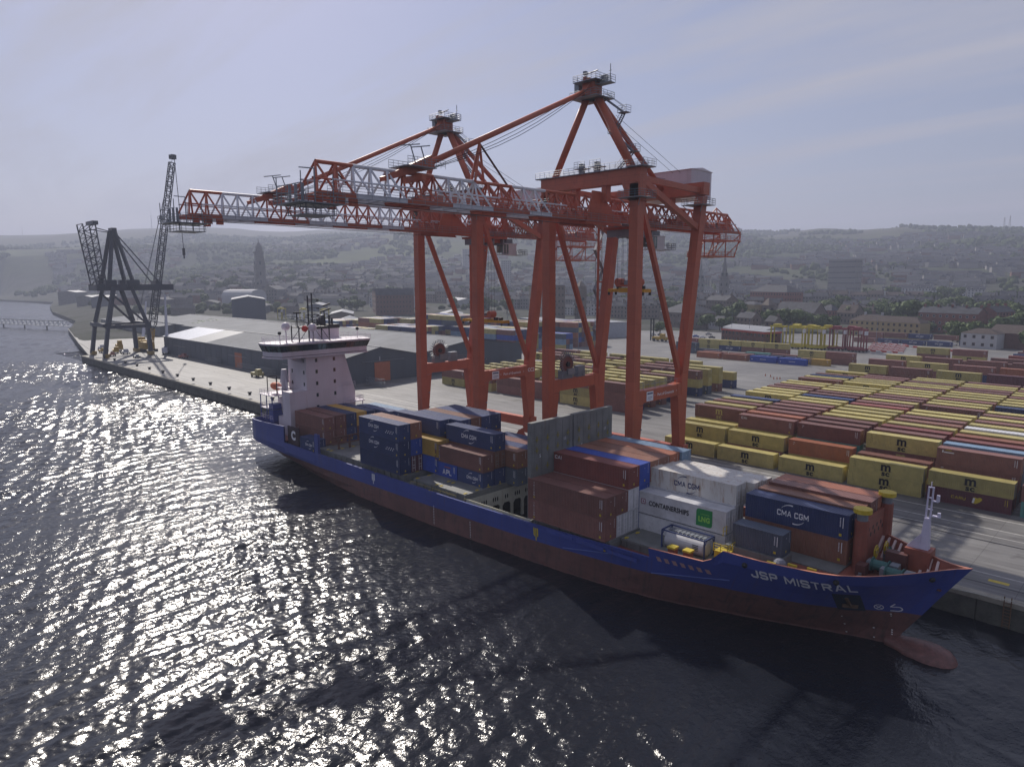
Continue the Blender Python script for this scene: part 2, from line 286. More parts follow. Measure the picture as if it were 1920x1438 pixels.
def ramp(tree, v, p0, p1, c0, c1):
    r = tree.nodes.new('ShaderNodeValToRGB'); r.color_ramp.elements[0].position = p0; r.color_ramp.elements[1].position = p1
    r.color_ramp.elements[0].color = (*c0, 1); r.color_ramp.elements[1].color = (*c1, 1); tree.links.new(v, r.inputs[0]); return r.outputs[0]
def mixc(tree, f, a, c):
    m = tree.nodes.new('ShaderNodeMix'); m.data_type = 'RGBA'
    for i, v in ((0, f), (6, a), (7, c)):
        if isinstance(v, tuple): m.inputs[i].default_value = (*v, 1)
        elif isinstance(v, (int, float)): m.inputs[i].default_value = v
        else: tree.links.new(v, m.inputs[i])
    return m.outputs[2]
gp = t.nodes.new('ShaderNodeNewGeometry'); sp_ = t.nodes.new('ShaderNodeSeparateXYZ'); t.links.new(gp.outputs['Position'], sp_.inputs[0])
P_ = gp.outputs['Position']
forest = ramp(t, tn(t, 0.02, 9, P_, 0.75), 0.35, 0.68, (0.014, 0.022, 0.011), (0.04, 0.056, 0.022))
grass = ramp(t, tn(t, 0.006, 8, P_, 0.7), 0.35, 0.65, (0.04, 0.05, 0.022), (0.085, 0.105, 0.036))
moor = ramp(t, tn(t, 0.004, 9, P_, 0.7), 0.3, 0.7, (0.04, 0.04, 0.026), (0.085, 0.085, 0.042))
fm = ramp(t, tn(t, 0.0028, 6, P_, 0.65), 0.50, 0.60, (0, 0, 0), (1, 1, 1))
low = mixc(t, fm, forest, grass)
mr = t.nodes.new('ShaderNodeMapRange'); mr.inputs[1].default_value = 120; mr.inputs[2].default_value = 210; t.links.new(sp_.outputs[2], mr.inputs[0])
m2 = t.nodes.new('ShaderNodeMapRange'); m2.inputs[1].default_value = 30; m2.inputs[2].default_value = 75; t.links.new(sp_.outputs[2], m2.inputs[0])
urb = ramp(t, tn(t, 0.03, 8, P_, 0.7), 0.4, 0.62, (0.035, 0.042, 0.026), (0.075, 0.075, 0.068))
t.links.new(mixc(t, mr.outputs[0], mixc(t, m2.outputs[0], urb, low), moor), b.inputs['Base Color'])
me = bpy.data.meshes.new('ground'); me.from_pydata(V.tolist(), [], F); me.materials.append(gm); me.polygons.foreach_set('use_smooth', [True] * len(F))
g = bpy.data.objects.new('ground', me); COL.objects.link(g); tag(g, kind='structure')
# ---- concrete yard
pm = bpy.data.materials.new('yard_concrete'); pm.use_nodes = True; t = pm.node_tree; b = t.nodes['Principled BSDF']; b.inputs['Roughness'].default_value = 0.62; b.inputs['Specular IOR Level'].default_value = 0.35
gp = t.nodes.new('ShaderNodeNewGeometry'); P_ = gp.outputs['Position']
c1 = ramp(t, tn(t, 0.035, 10, P_, 0.65), 0.32, 0.68, (0.14, 0.138, 0.135), (0.25, 0.243, 0.232))
mpn = t.nodes.new('ShaderNodeMapping'); mpn.inputs['Scale'].default_value = (0.05, 0.6, 1); mpn.inputs['Rotation'].default_value = (0, 0, R(4)); t.links.new(P_, mpn.inputs[0])
st = ramp(t, tn(t, 0.9, 7, mpn.outputs[0], 0.7), 0.46, 0.68, (0, 0, 0), (1, 1, 1))
c2 = mixc(t, st, c1, (0.105, 0.10, 0.097))
blot = ramp(t, tn(t, 0.11, 4, P_, 0.5), 0.66, 0.74, (0, 0, 0), (1, 1, 1))
c3 = mixc(t, blot, c2, (0.075, 0.07, 0.068))
brk = t.nodes.new('ShaderNodeTexBrick'); brk.offset = 0.0; brk.inputs['Scale'].default_value = 1.0; brk.inputs['Brick Width'].default_value = 6.0; brk.inputs['Row Height'].default_value = 6.0
brk.inputs['Mortar Size'].default_value = 0.035; brk.inputs['Color1'].default_value = (1, 1, 1, 1); brk.inputs['Color2'].default_value = (0.88, 0.88, 0.9, 1); brk.inputs['Mortar'].default_value = (0.45, 0.45, 0.45, 1)
t.links.new(P_, brk.inputs['Vector'])
mm = t.nodes.new('ShaderNodeMix'); mm.data_type = 'RGBA'; mm.blend_type = 'MULTIPLY'; mm.inputs[0].default_value = 0.9; t.links.new(c3, mm.inputs[6]); t.links.new(brk.outputs[0], mm.inputs[7])
t.links.new(mm.outputs[2], b.inputs['Base Color'])
yp = MB().box(-404, 330, 96.1, 585, 2.6, QZ).build('yard_pavement', pm); tag(yp, kind='structure')
yp2 = MB().poly([(-640, 144, QZ - 0.02), (-495, 116, QZ - 0.02), (-404, 99, QZ - 0.02), (-404, 330, QZ - 0.02), (-640, 330, QZ - 0.02)]).build('far_wharf_pavement', pm); tag(yp2, kind='structure')
tk = mat('dark_oily_ground', (0.065, 0.065, 0.07), rough=0.8, var=0.3, scale=0.2)
# ---- quay wall
qm = mat('quay_wall_concrete', (0.10, 0.10, 0.085), rough=0.85, var=0.35, scale=0.35, dirt=0.7, dirtcol=(0.04, 0.05, 0.035), bump=0.5, bscale=1.5)
cpm = mat('coping_concrete', (0.30, 0.28, 0.23), rough=0.8, var=0.2, scale=0.6, dirt=0.4)
m = MB()
xq = [x for x in np.arange(-404, 330, 10.5)]
for i, x in enumerate(xq): m.box(x + 0.06, x + 10.44, 95.75, 96.05, -3, 2.72, 0)
m.box(-404, 330, 96.05, 96.09, -3, 2.7, 0); m.box(-404.1, 330, 95.6, 97.0, 2.72, QZ + 0.02, 1)
q = m.build('quay_wall', [qm, cpm]); tag(q, kind='structure')
m = MB()
for (x0, y0), (x1, y1) in zip(list(zip(CX, CY))[1:-2], list(zip(CX, CY))[2:-1]):
    m.poly([(x0, y0, -2), (x1, y1, -2), (x1, y1 + 0.3, 3.4), (x0, y0 + 0.3, 3.4)])
tag(m.build('far_quay_wall', qm), kind='structure')
# ---- crane rails and painted lines
m = MB()
for y in (99.9, 116.7): m.box(-404, 330, y - 0.16, y + 0.16, QZ, QZ + 0.03)
tag(m.build('crane_rails', mat('rail_steel', (0.05, 0.05, 0.055), rough=0.4, metal=0.6)), kind='structure')
m = MB()
for y, wd in ((123.0, 0.15), (119.5, 0.1), (128.6, 0.18), (103.5, 0.12)): m.box(-200, 330, y - wd, y + wd, QZ, QZ + 0.008)
tag(m.build('road_markings', mat('worn_white_line', (0.42, 0.41, 0.38), var=0.3, scale=1.5, dirt=0.8, dirtcol=(0.22, 0.21, 0.2))), kind='structure')
m = MB()
for x in np.arange(-20, 60, 4.6): m.box(x, x + 2.2, 101.0, 101.8, QZ, QZ + 0.008)
tag(m.build('quay_edge_markings', YPT), kind='structure')
# ---- water
wmn = bpy.data.materials.new('harbour_water'); wmn.use_nodes = True; t = wmn.node_tree; b = t.nodes['Principled BSDF']
b.inputs['Base Color'].default_value = (0.013, 0.015, 0.021, 1); b.inputs['Roughness'].default_value = 0.03; b.inputs['IOR'].default_value = 1.333
gp = t.nodes.new('ShaderNodeNewGeometry'); P_ = gp.outputs['Position']
def mp_(sc, rot):
    n = t.nodes.new('ShaderNodeMapping'); n.inputs['Scale'].default_value = sc; n.inputs['Rotation'].default_value = (0, 0, R(rot)); t.links.new(P_, n.inputs[0]); return n.outputs[0]
WROT = 62
a1 = tn(t, 0.16, 3, mp_((1, 0.45, 1), WROT)); a2 = tn(t, 0.75, 4, mp_((1, 0.5, 1), WROT + 12), 0.65); a3 = tn(t, 3.2, 3, mp_((1, 0.6, 1), WROT - 15), 0.6)
wind = t.nodes.new('ShaderNodeMapRange'); wind.inputs[1].default_value = 0.38; wind.inputs[2].default_value = 0.62; wind.inputs[3].default_value = 0.45; wind.inputs[4].default_value = 1.15
t.links.new(tn(t, 0.02, 4, mp_((1, 0.5, 1), 20)), wind.inputs[0])
def mth(op, x, y):
    n = t.nodes.new('ShaderNodeMath'); n.operation = op
    for i, v in enumerate((x, y)):
        if isinstance(v, (int, float)): n.inputs[i].default_value = v
        else: t.links.new(v, n.inputs[i])
    return n.outputs[0]
hh = mth('ADD', mth('MULTIPLY', a1, 1.2), mth('MULTIPLY', mth('ADD', mth('MULTIPLY', a2, 0.95), mth('MULTIPLY', a3, 0.34)), wind.outputs[0]))
bn = t.nodes.new('ShaderNodeBump'); bn.inputs['Strength'].default_value = 1.0; bn.inputs['Distance'].default_value = 0.62
t.links.new(hh, bn.inputs['Height']); t.links.new(bn.outputs[0], b.inputs['Normal'])
wo = MB().poly([(-9000, -1500, -.3), (4500, -1500, -.3), (4500, 1200, -.3), (-9000, 1200, -.3)]).build('water', wmn); tag(wo, kind='structure')
# ---- woodland and scattered far houses (beyond counting)
def ico():
    p = (1 + 5 ** 0.5) / 2; V = [(-1, p, 0), (1, p, 0), (-1, -p, 0), (1, -p, 0), (0, -1, p), (0, 1, p), (0, -1, -p), (0, 1, -p), (p, 0, -1), (p, 0, 1), (-p, 0, -1), (-p, 0, 1)]
    F = [(0, 11, 5), (0, 5, 1), (0, 1, 7), (0, 7, 10), (0, 10, 11), (1, 5, 9), (5, 11, 4), (11, 10, 2), (10, 7, 6), (7, 1, 8), (3, 9, 4), (3, 4, 2), (3, 2, 6), (3, 6, 8), (3, 8, 9), (4, 9, 5), (2, 4, 11), (6, 2, 10), (8, 6, 7), (9, 8, 1)]
    return np.array(V) / math.hypot(1, p), np.array(F)
IV, IF = ico(); rng = np.random.default_rng(5)
def blobs(n, dmin, dmax, a0, a1, smin, smax, thr, seed, skip=None):
    rg = np.random.default_rng(seed); Vs = []; Fs = []; k = 0; tries = 0
    while k < n and tries < n * 8:
        tries += 1; a = math.radians(rg.uniform(a0, a1)); D = math.sqrt(rg.uniform(dmin ** 2, dmax ** 2)); x = -math.sin(a) * D; y = math.cos(a) * D
        if y < coast(x) + 40: continue
        c = float(sn(x, y, 90, 3) + 0.7 * sn(x, y, 230, 4))
        if c < thr: continue
        z = H(x, y); s = rg.uniform(smin, smax); v = IV * (1 + rg.normal(0, 0.22, (12, 1))) * np.array([s, s, s * rg.uniform(0.75, 1.25)]) + np.array([x, y, z + s * 0.35])
        Vs.append(v); Fs.append(IF + 12 * k); k += 1
    return np.concatenate(Vs), np.concatenate(Fs)
lf = bpy.data.materials.new('distant_foliage'); lf.use_nodes = True; t = lf.node_tree; b = t.nodes['Principled BSDF']; b.inputs['Roughness'].default_value = 0.9; b.inputs['Specular IOR Level'].default_value = 0.1
gp = t.nodes.new('ShaderNodeNewGeometry'); n0 = tn(t, 0.05, 6, gp.outputs['Position'], 0.7); t.links.new(ramp(t, n0, 0.35, 0.65, (0.020, 0.034, 0.013), (0.062, 0.085, 0.026)), b.inputs['Base Color'])
def fast_mesh(name, V, F, m, smooth=False):
    me = bpy.data.meshes.new(name); me.vertices.add(len(V)); me.vertices.foreach_set('co', V.astype(np.float32).ravel()); n = len(F); k = F.shape[1]
    me.loops.add(n * k); me.loops.foreach_set('vertex_index', F.astype(np.int32).ravel()); me.polygons.add(n)
    me.polygons.foreach_set('loop_start', np.arange(0, n * k, k, dtype=np.int32)); me.polygons.foreach_set('loop_total', np.full(n, k, dtype=np.int32))
    me.update(calc_edges=True); me.validate(); me.materials.append(m); o = bpy.data.objects.new(name, me); COL.objects.link(o); return o
V1, F1 = blobs(8000, 1350, 3300, 8, 82, 4.5, 9.5, -0.15, 1); V2, F2 = blobs(1000, 760, 1400, 8, 80, 3.2, 6.0, 0.1, 2)
wd_ = fast_mesh('woodland', np.concatenate([V1, V2]), np.concatenate([F1, F2 + len(V1)]), lf)
tag(wd_, 'dark green woodland covering the hillside above the town', 'woodland', kind='stuff')
m = MB(); rg = np.random.default_rng(9); k = 0
while k < 2100:
    a = math.radians(rg.uniform(8, 78)); D = math.sqrt(rg.uniform(700 ** 2, 2300 ** 2)); x = -math.sin(a) * D; y = math.cos(a) * D
    if y < coast(x) + 60 or float(sn(x, y, 170, 8) + 0.6 * sn(x, y, 80, 1)) < (-.5 if D < 1300 else .0): continue
    
    if D < 950 and k % 2: k += 1; continue
    z = H(x, y); L = rg.uniform(10, 34); wdt = 8; hh_ = rg.uniform(5, 9.5); a2 = rg.choice([0.2, 0.5, 1.2]) + rg.normal(0, 0.1); ca, sa = math.cos(a2), math.sin(a2)
    def T(u, v, q): return (x + u * ca - v * sa, y + u * sa + v * ca, z + q)
    c = int(rg.choice([0, 0, 1, 2])); m.rbox((x, y), L, wdt, z - 2, z + hh_, a2, c)
    m.add([T(-L / 2, -4.4, hh_), T(L / 2, -4.4, hh_), T(L / 2, 4.4, hh_), T(-L / 2, 4.4, hh_), T(-L / 2, 0, hh_ + 3.2), T(L / 2, 0, hh_ + 3.2)], [(0, 1, 5, 4), (2, 3, 4, 5), (1, 2, 5), (3, 0, 4)], 3)
    k += 1
o = m.build('hillside_housing', [mat('pale_render', (0.27, 0.26, 0.25), rough=0.8, var=0.1), mat('grey_stone', (0.17, 0.155, 0.14), rough=0.9, var=0.2), mat('brown_brick', (0.17, 0.09, 0.065), rough=0.9, var=0.2), mat('slate_roof', (0.07, 0.072, 0.082), rough=0.8, var=0.3, scale=0.3, spec=0.15)])
tag(o, 'hazy estates of small pale houses spread over the hillside', 'houses', kind='stuff')

b2 = wmn.copy(); b2.name = 'harbour_water_waves'
for n in b2.node_tree.nodes:
    if n.type == 'BUMP': n.inputs['Distance'].default_value = 0.17
    if n.type == 'BSDF_PRINCIPLED': n.inputs['Roughness'].default_value = 0.17
rw = np.random.default_rng(77); NW = 72; lam = np.exp(rw.uniform(np.log(0.5), np.log(6.0), NW)); th = np.radians(rw.normal(12, 48, NW)); ph = rw.uniform(0, 6.28, NW); kk = 2 * np.pi / lam; am = 0.041 / kk * np.where(lam > 3, .8, 1.1)
def wave_patch(x0, x1, y0, y1, st, lmin=0, k_=1.0):
    X_, Y_ = np.meshgrid(np.arange(x0, x1 + st / 2, st), np.arange(y0, y1 + st / 2, st)); Z_ = np.zeros_like(X_)
    for i in range(NW):
        if lam[i] < lmin: continue
        u = X_ * np.cos(th[i]) + Y_ * np.sin(th[i]); Z_ += am[i] * np.cos(kk[i] * u + ph[i] + 0.5 * np.sin(0.21 * Y_ + i))
    g = 0.78 + 0.34 * sn(X_, Y_, 38, 1.0) + 0.18 * sn(X_, Y_, 13, 4.0); lee = np.clip((70.5 - Y_) / 26, 0.35, 1); lee = np.where((X_ > -160) & (X_ < -12), lee, np.clip(lee + np.clip((-160 - X_) / 25, 0, 1), 0, 1))
    Z_ *= np.clip(g, .3, 1.2) * lee * k_; ny, nx = X_.shape; V = np.stack([X_.ravel(), Y_.ravel(), Z_.ravel()], 1); a = np.arange(nx * ny).reshape(ny, nx)
    F = np.stack([a[:-1, :-1].ravel(), a[:-1, 1:].ravel(), a[1:, 1:].ravel(), a[1:, :-1].ravel()], 1); return V, F
Va, Fa = wave_patch(-165, 30, 3, 96, 0.2); Vb, Fb = wave_patch(-465, -165, 10, 97, 0.45, 1.2, 1.15); Vc, Fc = wave_patch(-2000, -465, 60, 300, 1.5, 4.2, 1.8)
wv = fast_mesh('water', np.concatenate([Va, Vb, Vc]), np.concatenate([Fa, Fb + len(Va), Fc + len(Va) + len(Vb)]), b2); wv.data.polygons.foreach_set('use_smooth', [True] * len(wv.data.polygons)); tag(wv, kind='structure')
# ---- haze
hz = bpy.data.materials.new('haze_air'); hz.use_nodes = True; t = hz.node_tree; t.nodes.remove(t.nodes['Principled BSDF'])
pv = t.nodes.new('ShaderNodeVolumePrincipled'); pv.inputs['Color'].default_value = (0.68, 0.74, 0.94, 1); pv.inputs['Density'].default_value = 0.00026; pv.inputs['Anisotropy'].default_value = 0.2
t.links.new(pv.outputs[0], t.nodes['Material Output'].inputs['Volume'])
hb = MB().box(-9400, 4900, -1600, 10300, -4, 480).build('haze', hz); tag(hb, 'thin pale haze over the harbour and hills', 'haze', kind='stuff')
# ================================================================ shipping containers
_CB = {}
CW = 2.44
def body_mesh(L, Hh, kind, det):
    k = (round(L, 2), round(Hh, 2), kind, det)
    if k in _CB: return _CB[k]
    m = MB(); W = CW; p = 0.16; x0, x1, y0, y1 = -L / 2, L / 2, -W / 2, W / 2
    for x in (x0, x1 - p):
        for y in (y0, y1 - p): m.box(x, x + p, y, y + p, 0, Hh)
    for y in (y0, y1 - 0.1):
        m.box(x0 + p, x1 - p, y, y + 0.1, 0, 0.17); m.box(x0 + p, x1 - p, y, y + 0.1, Hh - 0.11, Hh - 0.02)
    for x in (x0, x1 - 0.1):
        m.box(x, x + 0.1, y0 + p, y1 - p, 0, 0.17); m.box(x, x + 0.1, y0 + p, y1 - p, Hh - 0.13, Hh - 0.02)
    m.box(x0 + 0.15, x1 - 0.15, y0 + 0.12, y1 - 0.12, 0.06, 0.12)
    def corr(a, b, dep, pitch, fn):    # ribbed sheet from a to b; fn(u, w, lo/hi)
        n = max(3, int((b - a) / pitch)); st = (b - a) / n; U = []
        for i in range(n):
            u = a + i * st; U += [(u, 0), (u + st * 0.25, 0), (u + st * 0.5, dep), (u + st * 0.75, dep)]
        U.append((b, 0)); lo = [fn(u, w_, 0) for u, w_ in U]; hi = [fn(u, w_, 1) for u, w_ in U]; c = len(U)
        return lo + hi, [(i, i + 1, c + i + 1, c + i) for i in range(c - 1)]
    dep, pit = (0.055, 0.28) if kind == 'corr' else (0.02, 0.20)
    if not det: pit = 0.6 if kind == 'corr' else 0.8
    V, F = corr(x0 + p, x1 - p, dep, pit, lambda u, w_, k: (u, y0 + 0.03 + w_, 0.17 if not k else Hh - 0.11)); m.add(V, F)
    V, F = corr(x0 + p, x1 - p, dep, pit, lambda u, w_, k: (u, y1 - 0.03 - w_, Hh - 0.11 if not k else 0.17)); m.add(V, F)
    V, F = corr(x0 + 0.1, x1 - 0.1, -0.03 if kind == 'corr' else -0.015, pit, lambda u, w_, k: (u, y0 + 0.08 if not k else y1 - 0.08, Hh - 0.03 + w_)); m.add(V, F)
    V, F = corr(y0 + p, y1 - p, 0.05, 0.3, lambda u, w_, k: (x1 - 0.03 - w_, u, 0.17 if not k else Hh - 0.13)); m.add(V, F)
    V, F = corr(y0 + p, y1 - p, 0.05, 0.3, lambda u, w_, k: (x0 + 0.03 + w_, u, Hh - 0.13 if not k else 0.17)); m.add(V, F)
    me = bpy.data.meshes.new('container_body'); me.from_pydata(m.v, [], m.f); me.materials.append(None); me.update(); _CB[k] = me; return me
_LG = {}
def YF(y, x, z): return lambda a, b: (x + a, y, z + b)       # lettering on a face looking towards -Y
def XF(x, y, z): return lambda a, b: (x, y + a, z + b)       # lettering on a face looking towards +X
def arc(m, fn, r0, r1, a0, a1, th, n=12, mi=0):
    P = []; Q = []
    for i in range(n + 1):
        u = i / n; a = R(lerp(a0, a1, u)); tt = th * (0.15 + 0.85 * u); P.append(fn(r0 * math.cos(a), r1 * math.sin(a))); Q.append(fn((r0 - tt) * math.cos(a), (r1 - tt) * math.sin(a)))
    m.add(P + Q, [(i, i + 1, n + 2 + i, n + 1 + i) if a1 < a0 else (i + 1, i, n + 1 + i, n + 2 + i) for i in range(n)], mi)
def logo_mesh(kind, L, Hh):
    k = (kind, round(L, 1), round(Hh, 1))
    if k in _LG: return _LG[k]
    m = MB(); y = -CW / 2 - 0.012; mats = [WPT]; e = -0.003
    if kind in ('msc', 'mscg'):
        mats = [BLK if kind == 'msc' else CC['yellow']]; f = YF(y, 0.1, Hh * 0.68); m.text('m', 2.3, f, bold=0.03, sx=0.98)
        m.text('sc', 1.35, YF(y, 0.1, Hh * 0.22), bold=0.035, sx=1.15)
        m.add([(-0.95, y, Hh * .44), (1.15, y, Hh * .38), (1.15, y, Hh * .40), (-0.95, y, Hh * .46)], [(0, 1, 2, 3)])
        [m.box(-L / 2 + .8 + .25 * (i % 2), -L / 2 + .9 + .25 * (i % 2), y, y + .004, Hh * (.84 - i * .06), Hh * (.87 - i * .06)) for i in range(9)]
    elif kind in ('cma', 'cmadk', 'cmas'):
        mats = [WPT if kind != 'cmadk' else NVL]; s_ = 1.0 if L > 8 else 0.72; x = -0.2 if L > 8 else 0.5; f = YF(y, x, Hh * 0.52)
        if kind == 'cmas': s_, x = 0.84, -1.5; f = YF(y, x, Hh * 0.6)
        block(m, 'CMA CGM', 0.98 * s_, f, sx=.74, t=.15)
        g = lambda a, b: f(a - 0.25 * s_, b); arc(m, g, 1.35 * s_, 1.18 * s_, 150, 80, 0.17 * s_); g2 = lambda a, b: f(a + 0.25 * s_, b); arc(m, g2, 1.35 * s_, 1.18 * s_, -30, -100, 0.17 * s_)
        if kind == 'cmas': [m.box(2.2 + i * .33, 2.43 + i * .33, y, y + .004, Hh * (.36 + .11 * (i % 2)), Hh * (.42 + .11 * (i % 2))) for i in range(8)]
        if kind == 'cmadk': m.text('multimodal 33 pallet reefer', 0.40, YF(y, 0.3, Hh * 0.10))
    elif kind == 'apl': block(m, 'APL', 1.25, YF(y, 0.3, Hh * .42), sx=.9, t=.17); mats = [WPT, CC['redbrown']]; m.add([(-.5, y, Hh * .72), (1.2, y, Hh * .72), (1.35, y, Hh * .79), (-.35, y, Hh * .79)], [(0, 1, 2, 3)], 1)
    elif kind == 'cai': block(m, 'CAI', .72, YF(y, -L / 2 + 1.3, Hh * .78), sx=1.0, t=.15)
    elif kind == 'c': m.text('C', 1.3, YF(y, -0.4, Hh * .5), bold=0.03)
    elif kind == 'triton':
        for i, ch in enumerate('TRITON'): m.text(ch, 0.34, YF(y, -L / 2 + 1.2, Hh * (0.82 - 0.115 * i)))
        mats = [WPT, YPT]; m.box(-L / 2 + 1.05, -L / 2 + 1.35, y, y + 0.005, Hh * .10, Hh * .16, 1)
    elif kind == 'caru':
        mats = [YPT, WPT]; block(m, 'CARU', .66, YF(y, -1.3, Hh * .5), sx=1.05)
        pts = [(0.55, -0.45), (1.0, -0.5), (1.55, -0.1), (1.9, 0.35), (1.85, 0.6), (1.5, 0.68), (1.15, 0.5), (0.95, 0.62), (0.6, 0.55)]
        m.add([(0.2 + a, y, Hh * .48 + b) for a, b in pts], [tuple(range(9))]); m.add([(0.65, y + e, Hh * .33), (0.95, y + e, Hh * .33), (1.1, y + e, Hh * .66), (0.8, y + e, Hh * .66)], [(0, 1, 2, 3)], 1)
    elif kind == 'cships':
        mats = [BLK, mat('lng_green_paint', (0.02, 0.22, 0.06), var=0), mat('logo_magenta', (0.25, 0.02, 0.08), var=0), mat('lng_lime_paint', (0.25, 0.55, 0.08), var=0), CC['white']]
        m.text('CONTAINERSHIPS', 0.95, YF(y, -1.35, Hh * .52), bold=0.03, sx=0.78)
        m.box(-5.7, -5.0, y, y + .005, Hh * .44, Hh * .68, 2); m.box(-5.6, -5.1, y + e, y, Hh * .47, Hh * .65, 4); m.box(-5.45, -5.25, y + 2 * e, y + e, Hh * .52, Hh * .60, 2)
        P = []
        for cx, cz, a0 in ((0.75, -0.75, -90), (1.15, 1.15, 0), (-0.75, 0.75, 90), (-1.15, -1.15, 180)):
            if abs(cx) > 1: P.append((cx, cz)); continue
            P += [(cx + 0.4 * math.cos(R(a0 + 22.5 * i)), cz + 0.4 * math.sin(R(a0 + 22.5 * i))) for i in range(5)]
        m.add([(4.0 + a, y, Hh * .5 + b) for a, b in P], [tuple(range(len(P)))], 1)
        m.text('LNG', 0.95, YF(y + e, 4.0, Hh * .42), 3, bold=0.05, sx=0.85); m.text('powered by', 0.26, YF(y + e, 4.1, Hh * .66), 3)
    elif kind == 'hamburg': m.text('MAERSK', 0.55, YF(y, -L / 2 + 1.9, Hh * .62), sx=1.2)
    elif kind == 'txt': m.box(-L / 2 + .9, -L / 2 + 1.3, y, y + .004, Hh * .80, Hh * .83); m.box(-L / 2 + .9, -L / 2 + 1.1, y, y + .004, Hh * .68, Hh * .71)
    elif kind == 'bertling': mats = [WPT, YPT]; m.box(-L / 2 + .8, -L / 2 + 1.0, y, y + .004, Hh * .74, Hh * .88); m.box(-L / 2 + 1.1, -L / 2 + 2.6, y, y + .004, Hh * .74, Hh * .80); m.box(-L / 2 + 1.3, -L / 2 + 2.2, y, y + .004, Hh * .89, Hh * .93, 1)
    elif kind == 'smallw': [m.box(-1.3 + i * .36, -1.08 + i * .36, y, y + .004, Hh * .46, Hh * .56) for i in range(8)]; m.box(-L / 2 + .8, -L / 2 + 1.2, y, y + .004, Hh * .38, Hh * .5)
    elif kind == 'mk': pass
    # markings near the bow-side end
    if kind not in ('cships', 'cmadk', 'msc', 'smallw'):
        for i in range(7): m.box(L / 2 - 0.95, L / 2 - 0.83, y, y + .004, Hh * (.83 - i * .055), Hh * (.86 - i * .055))
        m.box(L / 2 - 0.62, L / 2 - 0.54, y, y + .004, Hh * .45, Hh * .88)
    if kind in ('cma', 'cmas', 'cai', 'mk', 'triton'):
        if YPT not in mats: mats = mats + [YPT]
        i = mats.index(YPT); m.box(L / 2 - 0.98, L / 2 - 0.68, y, y + .004, Hh * .12, Hh * .22, i)
    me = bpy.data.meshes.new('logo'); me.from_pydata([tuple(v) for v in m.v], [], m.f)
    for q in mats: me.materials.append(q)
    me.polygons.foreach_set('material_index', m.m); me.update(); _LG[k] = me; return me
_DR = {}
def door_mesh(Hh, L, white):
    k = (round(Hh, 1), round(L, 1), white)
    if k in _DR: return _DR[k]
    m = MB(); x = L / 2
    for y in (-0.95, -0.45, 0.45, 0.95): m.tube((x + 0.03, y, 0.15), (x + 0.03, y, Hh - 0.12), 0.028, 5, 0)
    for y in (-0.7, 0.7):
        for z in (0.25, 0.42, 0.75): m.box(x + 0.01, x + 0.05, y - 0.3, y + 0.3, Hh * z, Hh * z + 0.05, 0)
    m.box(x - 0.005, x + 0.012, -0.015, 0.015, 0.2, Hh - 0.15, 1)
    me = bpy.data.meshes.new('door'); me.from_pydata([tuple(v) for v in m.v], [], m.f)
    for q in (WPT if white else STEEL, BLK): me.materials.append(q)
    me.polygons.foreach_set('material_index', m.m); me.update(); _DR[k] = me; return me
def end_mesh(Hh, L):
    k = ('e', round(Hh, 1), round(L, 1))
    if k in _DR: return _DR[k]
    m = MB(); x = L / 2 + 0.004
    for i in range(9): m.box(x, x + .004, 0.72, 0.80, Hh * (.90 - i * .05), Hh * (.925 - i * .05))
    m.box(x, x + .004, -0.15, 0.1, Hh * .13, Hh * .23, 1); m.box(x, x + .004, -0.1, 0.0, Hh * .75, Hh * .78, 0)
    me = bpy.data.meshes.new('stencils'); me.from_pydata([tuple(v) for v in m.v], [], m.f)
    for q in (WPT, YPT): me.materials.append(q)
    me.polygons.foreach_set('material_index', m.m); me.update(); _DR[k] = me; return me
def child(name, me, par):
    o = bpy.data.objects.new(name, me); COL.objects.link(o); o.parent = par; return o
def container(x0, y0, z0, L, Hh, color, label, group, logo=None, kind='corr', det=True, end=None, name='shipping_container', cat='shipping container', sw=1.0):
    o = bpy.data.objects.new(name, body_mesh(L, Hh, kind, det)); COL.objects.link(o)
    o.location = (x0 + L / 2, y0 + CW / 2 * sw, z0); o.scale = (1, sw, 1)
    o.material_slots[0].link = 'OBJECT'; o.material_slots[0].material = CC[color]; tag(o, label, cat, group)
    if logo: child('logo', logo_mesh(logo, L, Hh), o)
    if end == 'door': child('door', door_mesh(Hh, L, color in ('white', 'rustwhite', 'maroon')), o)
    elif end == 'plain': child('stencils', end_mesh(Hh, L), o)
    return o
CN = dict(yellow='yellow', brown='dark brown', redbrown='red brown', orange='rust orange', navy='navy blue', blue='bright blue', lightblue='pale blue', white='white', maroon='maroon', teal='teal', grey='slate grey', tan='tan brown', gold='golden yellow')
NCOUNT = 0
# ---------------------------------------------------------------- main block of the yard
rc = random.Random(21)
COLX = [-82.5, -69.5, -56.3, -43.1, -30.2, -17.0]
RY = [132.5 + 4.42 * k for k in range(23)]
ch2 = dict(y='yellow', b='brown', r='redbrown', o='orange', n='navy', l='lightblue', w='white', m='maroon', t='teal', g='grey', a='tan')
